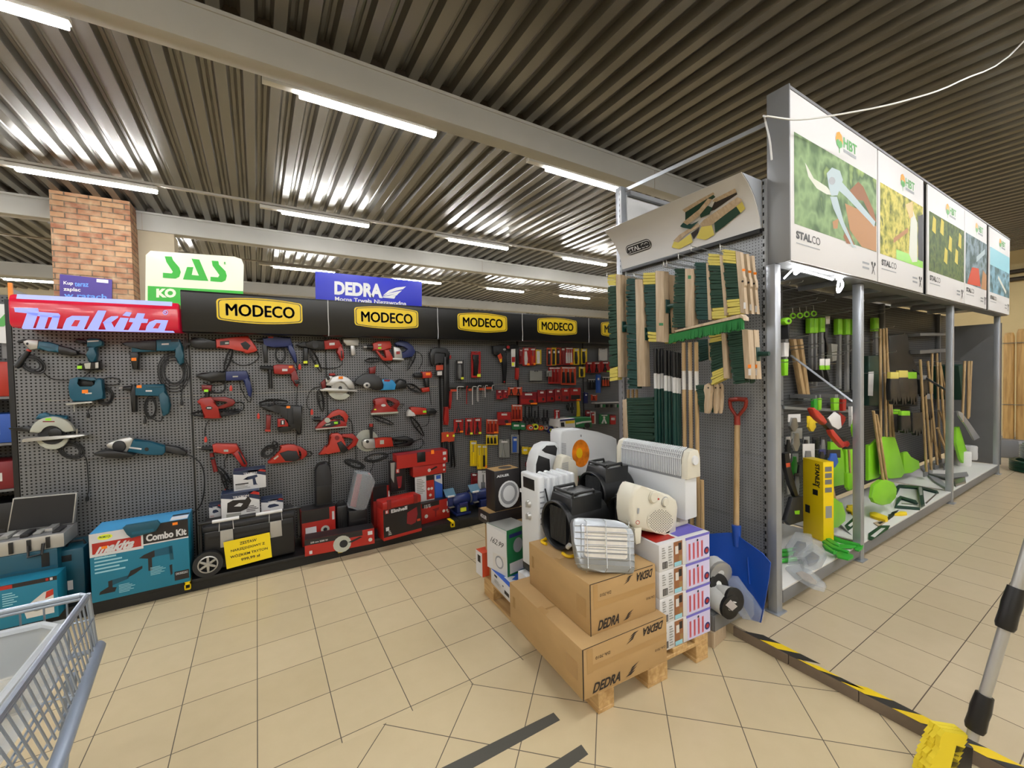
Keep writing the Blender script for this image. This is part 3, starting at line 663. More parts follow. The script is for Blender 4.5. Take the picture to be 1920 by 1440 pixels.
T.begin('body').poly(m_orn, [(1438, 172), (1480, 158), (1566, 156), (1580, 186), (1574, 218), (1500, 228), (1442, 228)]).flat(m_pale, [(1475, 182), (1500, 180), (1500, 192), (1475, 194)]).end()
T.begin('grip').poly(m_orn, [(1520, 226), (1556, 220), (1592, 286), (1580, 304), (1530, 306), (1508, 298), (1460, 232), (1474, 226), (1520, 288), (1548, 288)], .005, .05, .008).end(); T.tag(m_tgr, 1476, 204, 1500, 216)
T.begin('cord').bundle((1380, 305), (1500, 300), 18, 4).cord([(1500, 300), (1540, 340), (1580, 380)], .004).cord([(1500, 290), (1555, 325), (1590, 300)], .0035).end()
T = Tool(S2, 'jigsaw', 'blue and silver jigsaw tucked beside the red heat gun', 'power tool', (1660, 220), Y=YP - .085, group=GB)
T.begin('body').poly(m_nblue, [(1600, 172), (1644, 150), (1700, 162), (1740, 196), (1760, 236), (1735, 276), (1662, 288), (1654, 240), (1700, 236), (1712, 214), (1670, 188), (1622, 196)]).end()
T.begin('gear_cover').poly(m_sil, [(1592, 198), (1640, 208), (1656, 240), (1662, 290), (1598, 288)]).flat(m_red, [(1612, 236), (1640, 234), (1640, 256), (1612, 258)]).end()
T.begin('base_plate').poly(m_sil, [(1585, 284), (1668, 288), (1670, 302), (1588, 298)], -.01, .08, .002).end()
T.begin('cord').bundle((1755, 240), (1700, 370), 16, 4).cord([(1760, 236), (1800, 260), (1805, 320), (1780, 370)], .0036).end()
T = Tool(S2, 'rotary_hammer', 'navy and black rotary hammer in the second row beside the first bay upright', 'power tool', (330, 420), group=GB)
T.begin('nose').poly(m_blk2, [(102, 412), (150, 396), (250, 388), (334, 384), (334, 456), (220, 462), (130, 436)]).end()
T.begin('body').poly(m_nblue, [(330, 384), (490, 380), (506, 420), (494, 452), (330, 456)]).flat(m_pale, [(385, 420), (425, 418), (425, 428), (385, 430)]).end()
T.begin('grip').poly(m_nblue, [(462, 450), (504, 412), (520, 470), (532, 530), (524, 580), (500, 568), (490, 520)]).end()
T.begin('side_handle').poly(m_red2, [(148, 486), (228, 488), (222, 534), (155, 532)]).rod(m_blk2, (196, 530), (194, 584), .018).end(); T.tag(m_tgr, 170, 522, 202, 540)
T.begin('cord').loops(270, 500, 62, 48, 2, .0036, .074).cord([(160, 470), (260, 490), (340, 470), (420, 440), (450, 520), (500, 610), (525, 600), (522, 570)], .0035).end(); T.plug(372, 512)
T = Tool(S2, 'drill', 'red corded drill with black chuck in the second row under the navy drill', 'power tool', (760, 380), group=GB)
T.begin('chuck').rod(m_dgrey, (588, 356), (694, 362), .016, .035, .021).end()
T.begin('body').poly(m_red, [(688, 342), (720, 332), (842, 336), (858, 372), (830, 402), (760, 410), (696, 404)]).flat(m_white, [(756, 366), (796, 366), (796, 384), (756, 384)]).end()
T.begin('grip').poly(m_red2, [(812, 405), (858, 368), (876, 430), (886, 470), (872, 502), (850, 490), (838, 440)]).poly(m_blk2, [(842, 450), (882, 446), (886, 478), (856, 484)], -.003, .05, .008).end()
T.begin('side_handle').rod(m_blk2, (666, 372), (670, 514), .015, .035, .018).end(); T.tag(m_tor, 806, 346, 834, 360)
T.begin('cord').cord([(872, 500), (866, 560), (864, 640), (866, 760), (864, 930)], .0036).end()
T = Tool(S2, 'circular_saw', 'silver circular saw with red motor hung right of the second upright', 'power tool', (1190, 500), group=GB)
T.begin('upper_guard').poly(m_sil, ring(1190, 508, 62, 108, 168, -8, .84), 0, .05, .008).poly(m_sil, [(1082, 438), (1120, 418), (1140, 428), (1110, 470), (1084, 468)], -.006, .04, .008).dot(m_dgrey, 1102, 438, 14, 14, -.008).end()
T.begin('lower_guard').poly(m_pale, ring(1190, 520, 48, 92, 190, 325, .86), .02, .02, .004).end()
T.begin('blade').poly(m_sil, arc(1192, 506, 68, 58, 0, 360, 20)[:-1], .03, .004, 0).dot(m_dgrey, 1192, 510, 14, 14, .027).end()
T.begin('motor').poly(m_red2, [(1046, 470), (1080, 440), (1090, 500), (1060, 524)], .02, .05).poly(m_red, [(1110, 400), (1150, 396), (1160, 416), (1112, 420)], .02, .05).end()
T.begin('base_plate').poly(m_sil, [(1040, 522), (1090, 510), (1320, 528), (1322, 538), (1050, 534)], -.03, .09, .002).end(); T.tag(m_tor, 1180, 424, 1212, 442, -.006)
T.begin('cord').bundle((1030, 520), (1062, 690), 24, 5).cord([(1040, 500), (980, 520), (945, 590), (950, 660), (985, 668)], .0036).end(); T.plug(980, 692)
T = Tool(S2, 'angle_grinder', 'blue bodied angle grinder with half-round black disc guard', 'power tool', (1480, 470), group=GB)
T.begin('disc_guard').poly(m_blk2, arc(1410, 486, 108, 84, 175, 0, 14) + [(1518, 520), (1460, 526), (1380, 500)], 0, .05, .006).end()
T.begin('flange').poly(m_sil, arc(1392, 490, 26, 22, 0, 360, 12)[:-1], -.012, .02, .004).dot(m_dgrey, 1392, 490, 10, 9, -.0135).end()
T.begin('body').poly(m_sky, [(1490, 448), (1530, 440), (1590, 450), (1614, 484), (1604, 524), (1498, 528)]).flat(m_red, [(1520, 446), (1570, 448), (1560, 462), (1522, 460)]).end()
T.begin('rear_grip').poly(m_blk2, [(1606, 478), (1642, 442), (1672, 462), (1700, 482), (1690, 512), (1610, 516)]).end()
T.begin('side_handle').poly(m_red2, [(1408, 358), (1462, 344), (1458, 400), (1414, 404)], .01, .045).end()
T.begin('cord').bundle((1690, 482), (1800, 540), 22, 5).loops(1650, 470, 40, 24, 2).end()
T = Tool(S2, 'cordless_drill', 'small orange and black cordless drill at the edge of the thick upright', 'power tool', (1840, 440), Y=YP - .085, group=GB)
T.begin('body').poly(m_blk2, [(1744, 402), (1812, 396), (1812, 432), (1750, 432)], .01, .05).poly(m_orn, [(1808, 388), (1876, 384), (1886, 410), (1880, 434), (1812, 438)]).end()
T.begin('grip').poly(m_blk2, [(1826, 436), (1862, 434), (1862, 504), (1836, 504)]).end()
T.begin('battery').poly(m_orn, [(1800, 512), (1862, 502), (1866, 536), (1812, 542)]).end(); T.tag(m_tor, 1834, 396, 1868, 414)
T.begin('cord').cord([(1862, 520), (1868, 580), (1874, 636)], .003).end()
T = Tool(S2, 'sander', 'dark red orbital sander with hank of cord, beside the first bay upright', 'power tool', (240, 660), group=GB)
T.begin('body').poly(m_red, [(115, 612), (142, 586), (220, 576), (250, 610), (262, 660), (285, 700), (302, 736), (240, 742), (165, 738), (164, 650), (130, 632)]).flat(m_dgrey, arc(208, 660, 26, 14, 0, 360, 12)[:-1]).flat(m_white, [(192, 655), (224, 655), (224, 664), (192, 664)], -.002).end()
T.begin('handle').poly(m_red2, [(215, 580), (330, 576), (392, 596), (404, 618), (390, 642), (320, 664), (262, 672), (256, 650), (310, 646), (366, 624), (340, 604), (240, 612)], .005, .05, .01).end()
T.begin('cord').bundle((80, 704), (440, 690), 26, 6, .0042, .02).bundle((330, 690), (450, 676), 12, 3).cord([(400, 620), (450, 615), (470, 640), (460, 680)], .004).cord([(200, 760), (178, 810), (176, 872)], .0036).end(); T.plug(182, 898)
T = Tool(S2, 'demolition_hammer', 'black demolition hammer with red cap and wrapped cord, middle of the first black-sign bay', 'power tool', (790, 720), group=GB)
T.begin('body').poly(m_blk2, [(580, 642), (650, 640), (700, 650), (790, 640), (910, 646), (908, 740), (900, 860), (872, 862), (862, 796), (800, 800), (760, 720), (752, 694), (640, 684)]).poly(m_dgrey, [(790, 660), (840, 655), (846, 780), (800, 790)], -.006, .05, .012).end()
T.begin('motor_cap').poly(m_red, [(720, 742), (800, 734), (822, 780), (800, 802), (722, 804)]).flat(m_dgrey, [(744, 752), (776, 750), (776, 785), (744, 787)]).flat(m_white, [(754, 756), (766, 756), (766, 782), (754, 782)], -.002).end()
T.begin('rear_handle').poly(m_blk2, [(724, 800), (800, 802), (870, 770), (905, 780), (860, 805), (800, 838), (740, 842), (720, 824)], .01, .05).end()
T.begin('side_handle').poly(m_red2, [(636, 712), (676, 716), (668, 822), (634, 822)]).poly(m_orn, [(626, 822), (672, 822), (670, 838), (628, 838)], .005, .05, .006).end(); T.tag(m_tor, 788, 645, 816, 662)
T.begin('cord').bundle((590, 625), (800, 615), 26, 7, .0042, .01).bundle((620, 660), (760, 650), 16, 4).end(); T.plug(578, 722)
T = Tool(S2, 'planer', 'red electric planer with arched handle below the silver circular saw', 'power tool', (1140, 760), group=GB)
T.begin('body').poly(m_red, [(1006, 812), (1040, 770), (1092, 728), (1100, 756), (1140, 744), (1196, 752), (1240, 770), (1242, 800), (1010, 822)]).poly(m_dgrey, [(1050, 806), (1080, 778), (1130, 758), (1190, 752), (1196, 780), (1120, 804)], -.004, .02, .004).flat(m_pale, [(1082, 784), (1118, 776), (1118, 784), (1082, 792)], -.0055).end()
T.begin('handle').poly(m_orn, [(1092, 730), (1130, 688), (1180, 668), (1226, 682), (1256, 722), (1242, 772), (1222, 764), (1222, 726), (1190, 702), (1140, 716), (1106, 752)], .005, .05, .01).end()
T.begin('depth_knob').rod(m_blk2, (990, 744), (1046, 744), .02).end()
T.begin('pulley').poly(m_pale, arc(1096, 752, 22, 20, 0, 360, 12)[:-1], -.012, .02, .004).end()
T.begin('sole').poly(m_sil, [(1008, 816), (1244, 796), (1246, 804), (1012, 826)], -.01, .08, .002).end(); T.tag(m_tgr, 1146, 764, 1174, 780, -.008)
T.begin('cord').cord([(1250, 740), (1278, 770), (1286, 830), (1290, 880)], .0036).end()
T = Tool(S2, 'sander', 'red palm sander with pale base, under the blue angle grinder', 'power tool', (1520, 650), group=GB)
T.begin('body').poly(m_red, [(1426, 694), (1452, 660), (1470, 640), (1440, 604), (1462, 588), (1530, 578), (1545, 604), (1540, 640), (1560, 660), (1620, 660), (1628, 696), (1430, 706)]).flat(m_white, arc(1516, 640, 18, 10, 0, 360, 12)[:-1]).end()
T.begin('handle').poly(m_red2, [(1520, 580), (1590, 582), (1632, 604), (1642, 630), (1620, 664), (1570, 664), (1556, 648), (1600, 646), (1612, 624), (1590, 606), (1540, 604)], .005, .05, .01).end()
T.begin('base_plate').poly(m_pale, [(1424, 698), (1628, 686), (1628, 700), (1426, 712)], -.005, .07, .002).end(); T.tag(m_tye, 1446, 668, 1462, 676)
T.begin('cord').bundle((1440, 726), (1592, 780), 16, 4).cord([(1640, 630), (1670, 630), (1650, 660)], .0036).end()
T = Tool(S2, 'angle_grinder', 'little orange and white angle grinder beside the thick black upright', 'power tool', (1790, 690), group=GB)
T.begin('gear_head').poly(m_white, [(1698, 690), (1712, 670), (1752, 688), (1760, 722), (1698, 724)]).end()
T.begin('body').poly(m_orn, [(1718, 656), (1740, 650), (1840, 660), (1844, 708), (1760, 712), (1724, 694)]).end(); T.tag(m_tgr, 1812, 680, 1838, 696)
T.begin('rear_grip').poly(m_blk2, [(1840, 668), (1900, 664), (1924, 686), (1904, 708), (1842, 708)]).end()
T.begin('cord').bundle((1722, 730), (1820, 870), 20, 5).cord([(1860, 710), (1850, 780), (1800, 800)], .0034).end()
T = Tool(S2, 'drill', 'orange red drill with hanging hank of cord above the white boxes', 'power tool', (340, 980), group=GB)
T.begin('chuck').rod(m_sil, (118, 955), (160, 957), .005).rod(m_dgrey, (150, 962), (240, 962), .013, .035, .02).end()
T.begin('body').poly(m_orn, [(230, 938), (260, 928), (414, 930), (436, 968), (400, 1004), (330, 1006), (240, 998)]).flat(m_pale, [(318, 972), (352, 972), (352, 988), (318, 988)]).end()
T.begin('grip').poly(m_red, [(380, 1006), (434, 964), (470, 1030), (496, 1084), (484, 1106), (452, 1100), (420, 1050)]).poly(m_dgrey, [(420, 985), (440, 990), (486, 1080), (470, 1086)], -.003, .04, .005).end()
T.begin('side_handle').rod(m_red2, (226, 998), (258, 1136), .015, .035, .018).rod(m_blk2, (222, 1030), (246, 1040), .019).end()
T.begin('cord').bundle((270, 1100), (370, 1220), 20, 5).bundle((300, 1140), (345, 1280), 14, 4).cord([(350, 1010), (322, 1060), (330, 1110)], .004).end(); T.plug(335, 1280)
T = Tool(S2, 'belt_sander', 'red and black belt sander with a loop of black cord at its back', 'power tool', (800, 1010), group=GB)
T.begin('body').poly(m_orn, [(646, 1064), (700, 1024), (752, 990), (740, 944), (800, 932), (850, 936), (880, 960), (890, 1050), (830, 1062), (690, 1080), (652, 1078)]).flat(m_pale, [(690, 1040), (725, 1014), (730, 1024), (700, 1048)]).end()
T.begin('belt_cover').poly(m_dgrey, [(736, 1000), (800, 980), (866, 984), (890, 1040), (850, 1062), (780, 1060)], -.01, .04, .01).end()
T.begin('handle').poly(m_red, [(846, 936), (900, 952), (942, 984), (946, 1014), (904, 1050), (886, 1040), (912, 1010), (904, 986), (860, 962)], .005, .05, .01).end()
T.begin('cord').loops(655, 985, 60, 38, 4, .0045, .072, -.6).bundle((690, 910), (720, 960), 20, 4).loops(950, 1005, 34, 18, 2).end()
T = Tool(S2, 'chain_mortiser', 'red electric saw with black clamp lever above the tall grey case', 'power tool', (1200, 930), group=GB)
T.begin('body').poly(m_orn, [(1032, 1012), (1080, 948), (1122, 944), (1114, 872), (1130, 852), (1180, 848), (1216, 870), (1220, 930), (1250, 975), (1180, 990), (1100, 996), (1080, 1012)]).dot(m_red2, 1168, 884, 18, 18).end()
T.begin('handle').poly(m_red, [(1204, 856), (1290, 854), (1332, 898), (1312, 942), (1252, 980), (1238, 956), (1290, 926), (1302, 900), (1276, 878), (1214, 886)], .005, .05, .01).end()
T.begin('clamp_lever').poly(m_blk2, [(1168, 922), (1200, 908), (1256, 976), (1222, 1002), (1196, 990)], -.012, .04, .01).end()
T.begin('cord').cord([(1306, 940), (1312, 1000), (1310, 1060)], .004).end()
T = Tool(S2, 'angle_grinder', 'big red angle grinder with pale cutting disc and upright side handle', 'power tool', (1500, 920), group=GB)
T.begin('cutting_disc').poly(m_pale, arc(1392, 904, 86, 82, 0, 360, 24)[:-1], .08, .006, 0).end()
T.begin('gear_head').poly(m_sil, [(1358, 912), (1380, 892), (1452, 892), (1458, 962), (1384, 966), (1362, 946)], 0, .07).dot(m_dgrey, 1396, 912, 12, 12).end()
T.begin('side_handle').rod(m_blk2, (1424, 886), (1424, 800), .015, .03, .018).rod(m_red, (1424, 802), (1424, 778), .02).end()
T.begin('body').poly(m_orn, [(1450, 888), (1520, 882), (1582, 882), (1594, 950), (1456, 962)]).flat(m_pale, [(1490, 902), (1520, 900), (1520, 930), (1490, 932)]).end()
T.begin('rear_grip').poly(m_blk2, [(1580, 886), (1690, 874), (1742, 892), (1748, 918), (1720, 944), (1640, 950), (1592, 950), (1600, 932), (1690, 930), (1716, 908), (1690, 896), (1600, 906)]).end()
T.begin('cord').loops(1460, 1030, 90, 30, 3, .0045, .072, -.2).loops(1300, 1080, 80, 26, 4, .0045, .072, .3).cord([(1745, 910), (1800, 890), (1815, 930), (1760, 970), (1600, 990), (1530, 1010)], .004).cord([(1420, 1040), (1440, 1080), (1412, 1150)], .004).end(); T.plug(1408, 1172)
# ================================================================ HAND TOOLS AND CARDED PACKS FURTHER ALONG THE WALL
m_cred = mat('red card', '#a01d1a', 0.5); m_cor = mat('orange card', '#c04424', 0.5); m_cye = mat('yellow card', '#e3c21e', 0.5); m_cbk = mat('black card', '#1d1a1b', 0.5)
m_cwh = mat('white card', '#d9d6d2', 0.5); m_cgy = mat('grey card', '#8d8d87', 0.5); m_cdr = mat('maroon card', '#7d1a22', 0.45); m_cnv = mat('navy card', '#20265f', 0.5); m_cgn = mat('green card', '#1c6b3c', 0.5); m_cbl = mat('blue card', '#2a57b0', 0.5)
m_blister = mat('clear blister', '#e9ecef', 0.12, alpha=0.28)
def pack(S, x0, y0, x1, y1, card, kind, nm, lab, cat, group=None, inner=None, dy=0.075, th=0.012, tg=None, skew=0.0):
 T = Tool(S, nm, lab, cat, ((x0 + x1) / 2, (y0 + y1) / 2), Y=YP - dy, group=group)
 w, h = x1 - x0, y1 - y0; cx = (x0 + x1) / 2
 f = lambda u, v: (x0 + w * u, y0 + h * v - skew * u * w)
 sq = lambda a, b, c, d: [f(a, b), f(c, b), f(c, d), f(a, d)]
 inner = inner or m_dgrey
 T.begin('card'); T.mb.prism([T.p(*q, 0.02) for q in sq(0, 0, 1, 1)], (0, th, 0), card, 0.002, 1)
 for k in (-.1, .1): T.dot(m_blk, *f(.5 + k, .05), w * .05, w * .05, 0.019, 8)
 T.end()
 T.begin({'pliers': 'pliers', 'driver': 'driver', 'knife': 'knife', 'box': 'printed_front', 'bag': 'pouch', 'bar': 'bar', 'set': 'tool_set', 'torch': 'torch'}.get(kind, 'content'))
 if kind == 'pliers':
  T.poly(inner, [f(.40, .30), f(.5, .22), f(.60, .30), f(.56, .46), f(.44, .46)], .004, .014, .004)
  T.poly(inner, [f(.44, .46), f(.52, .46), f(.40, .96), f(.24, .94)], .004, .012, .004); T.poly(inner, [f(.48, .46), f(.56, .46), f(.76, .94), f(.60, .96)], .004, .012, .004)
  T.flat(m_cwh, sq(.2, .08, .8, .18), .018)
 elif kind == 'driver':
  T.poly(inner, sq(.34, .45, .66, .92), .0, .018, .006); T.poly(m_steel, sq(.46, .15, .54, .46), .008, .008, .002); T.flat(m_cwh, sq(.15, .06, .85, .13), .018)
 elif kind == 'knife':
  T.poly(inner, [f(.30, .2), f(.62, .2), f(.74, .62), f(.66, .94), f(.36, .94), f(.28, .6)], .002, .016, .005); T.flat(m_cwh, sq(.2, .05, .8, .15), .018)
 elif kind == 'box':
  T.mb.prism([T.p(*q, 0.0) for q in sq(.04, .04, .96, .96)], (0, .02, 0), card, .002, 1); T.flat(inner, sq(.08, .55, .92, .9), -.001); T.flat(m_cwh, sq(.3, .12, .7, .26), -.001); T.dot(m_dgrey, *f(.66, .72), w * .14, h * .12, -.002)
 elif kind == 'bag':
  T.mb.prism([T.p(*q, 0.004) for q in [f(.03, .12), f(.97, .12), f(1, .5), f(.96, .98), f(.5, 1.0), f(.04, .97), f(0, .5)]], (0, .02, 0), inner, .008, 2); T.flat(m_cwh, sq(.2, .3, .8, .55), .003)
 elif kind == 'bar':
  T.poly(inner, sq(.25, .1, .75, .95), .0, .018, .005); T.flat(m_cwh, sq(.3, .2, .7, .32), -.001)
 elif kind == 'set':
  for k in range(3): T.poly(inner, [f(.12 + .3 * k, .3), f(.24 + .3 * k, .3), f(.3 + .3 * k, .9), f(.1 + .3 * k, .9)], .002, .016, .004); T.poly(m_steel, sq(.15 + .3 * k, .14, .21 + .3 * k, .32), .01, .006, .001)
  T.flat(m_cwh, sq(.06, .03, .94, .1), .018)
 elif kind == 'torch':
  T.poly(inner, [f(.18, .12), f(.82, .12), f(.82, .3), f(.72, .38), f(.74, .92), f(.26, .92), f(.28, .38), f(.18, .3)], 0, .03, .01); T.dot(m_dgrey, *f(.5, .5), w * .1, h * .05)
 T.end()
 T.begin('hook'); T.mb.tube([V((T.p(cx, y0 + h * .05).x, YP - 0.001, T.p(cx, y0 + h * .05).z + .004)), V((T.p(cx, y0 + h * .05).x, T.Y - 0.045, T.p(cx, y0 + h * .05).z + .002)), V((T.p(cx, y0 + h * .05).x, T.Y - 0.055, T.p(cx, y0 + h * .05).z + .012))], 0.0022, m_steel, 5); T.end()
 if tg: T.tag(tg, *f(.62, .86), *f(.98, .97), -.004)
 return T

GC = 'carded goods on the red part of the tool wall'
# long-handled tools
T = Tool(S3, 'axe', 'long axe with black framed head and red grip on the thick black upright', 'axe', (275, 600))
T.begin('head_frame').poly(m_blk2, [(128, 300), (142, 262), (182, 246), (276, 256), (306, 292), (300, 400), (270, 420), (262, 400), (276, 300), (262, 290), (176, 284), (164, 300), (166, 402), (148, 412), (134, 380)], 0, .04, .008).end()
T.begin('blade_cover').poly(m_dgrey, [(164, 298), (264, 300), (258, 400), (220, 380), (166, 402)], .015, .02, .004).end()
T.begin('label').poly(m_cbk, [(178, 404), (246, 404), (246, 508), (178, 508)], .008, .01, .001).flat(m_cor, [(180, 408), (244, 404), (244, 448), (180, 452)], .007).flat(m_cwh, [(192, 464), (234, 460), (234, 496), (192, 498)], .007).end()
T.begin('shaft').poly(m_blk2, [(254, 330), (304, 326), (300, 560), (294, 782), (252, 782)], .0, .04, .01).flat(m_red, [(296, 320), (318, 318), (316, 350), (298, 352)], .01).end()
T.begin('grip').poly(m_red, [(254, 780), (296, 780), (300, 900), (292, 948), (250, 944), (262, 900)], .0, .04, .012).end()
T = Tool(S6, 'hammer', 'hammer of which only the red grip shows behind the long axe', 'hammer', (200, 1000))
T.begin('grip').poly(m_red, [(172, 906), (228, 900), (216, 1050), (206, 1180), (172, 1174), (186, 1050)], .03, .03, .01).end()
T.begin('head').poly(m_blk2, [(150, 870), (250, 862), (250, 902), (152, 908)], .03, .03, .008).end()
T = Tool(S6, 'hatchet', 'black hatchet with red and yellow label at the top of the wall', 'axe', (980, 450))
T.begin('head').poly(m_blk2, [(834, 232), (940, 208), (1034, 212), (1036, 330), (976, 352), (950, 380), (900, 380), (848, 352)], 0, .04, .008).dot(m_sil, 1008, 282, 22, 16).end()
T.begin('label').poly(m_cor, [(902, 372), (950, 340), (976, 400), (968, 470), (944, 480)], -.006, .004, 0).flat(m_cye, [(930, 430), (965, 420), (968, 470), (946, 476)], -.007).end()
T.begin('shaft').poly(m_blk2, [(984, 330), (1038, 338), (1050, 480), (1040, 640), (1034, 800), (986, 792), (1004, 640), (972, 470)], .0, .035, .01).dot(m_cred, 1006, 768, 12, 14).end()
T = Tool(S6, 'hammer', 'claw hammer with red grip hung over the thin upright beside the hatchet', 'hammer', (1190, 480))
T.begin('head').poly(m_blk2, [(1040, 224), (1120, 212), (1214, 216), (1228, 262), (1180, 276), (1090, 262), (1044, 268)], 0, .04, .01).dot(m_cred, 1062, 246, 26, 24).end()
T.begin('shaft').poly(m_blk2, [(1184, 268), (1224, 264), (1226, 560), (1182, 560)], .0, .035, .008).end()
T.begin('grip').poly(m_red, [(1178, 556), (1232, 556), (1228, 690), (1216, 742), (1176, 726), (1182, 640)], .0, .035, .01).end()
T.begin('label').poly(m_cwh, [(1108, 276), (1172, 272), (1168, 540), (1114, 540)], -.004, .003, 0).flat(m_cred, [(1116, 396), (1168, 394), (1166, 470), (1118, 472)], -.005).flat(m_tye, [(1116, 480), (1152, 478), (1150, 526), (1118, 528)], -.005).end()
pack(S6, 284, 446, 398, 740, m_cbk, 'knife', 'utility_knife', 'slim black carded knife with yellow price tag left of the torch pack', 'knife', None, m_grey, tg=m_tye)
pack(S6, 512, 312, 652, 706, m_cred, 'torch', 'bar_lamp', 'thick black torch on a card with red header', 'torch', None, m_blk2, tg=m_tye)
# hex keys in a holder rail
T = Tool(S6, 'tool_rail', 'black holder rail with orange labels carrying the hex keys', 'tool holder', (500, 830))
T.begin('rail').poly(m_blk2, [(160, 786), (836, 768), (846, 800), (846, 880), (824, 884), (822, 842), (164, 862)], .02, .03, .004).end()
for x0, x1, y in ((200, 290, 880), (470, 530, 872), (630, 720, 862), (736, 822, 846)):
 T.begin('label_strip').poly(m_cor, [(x0, y), (x1, y - 3), (x1, y + 30), (x0, y + 33)], .012, .006, 0).end()
hk = [(300, 838, 395, 1036, .005, m_white), (345, 850, 352, 1000, .003, m_steel), (440, 836, 460, 1100, .006, m_red), (528, 838, 590, 1110, .0055, m_white), (610, 826, 660, 1066, .005, m_white), (592, 852, 602, 1050, .003, m_steel), (686, 830, 690, 1004, .003, m_steel), (718, 822, 756, 1000, .0045, m_white), (822, 818, 850, 900, .004, m_white)]
for i, (x, y, xe, yb, r, m) in enumerate(hk):
 red = m is m_red
 T = Tool(S6, 'hex_key', 'red folding hex key in the holder rail' if red else 'bent steel hex key hanging from the black holder rail', 'hex key', (x, y), group='hex keys in the holder rail' if not red else None)
 T.begin('shank').cord([(xe, y + 4), (x + (xe - x) * .4, y), (x + 4, y + 8), (x, y + 30), (x - 1, (y + yb) / 2), (x, yb)], r, .0, m)
 T.end()
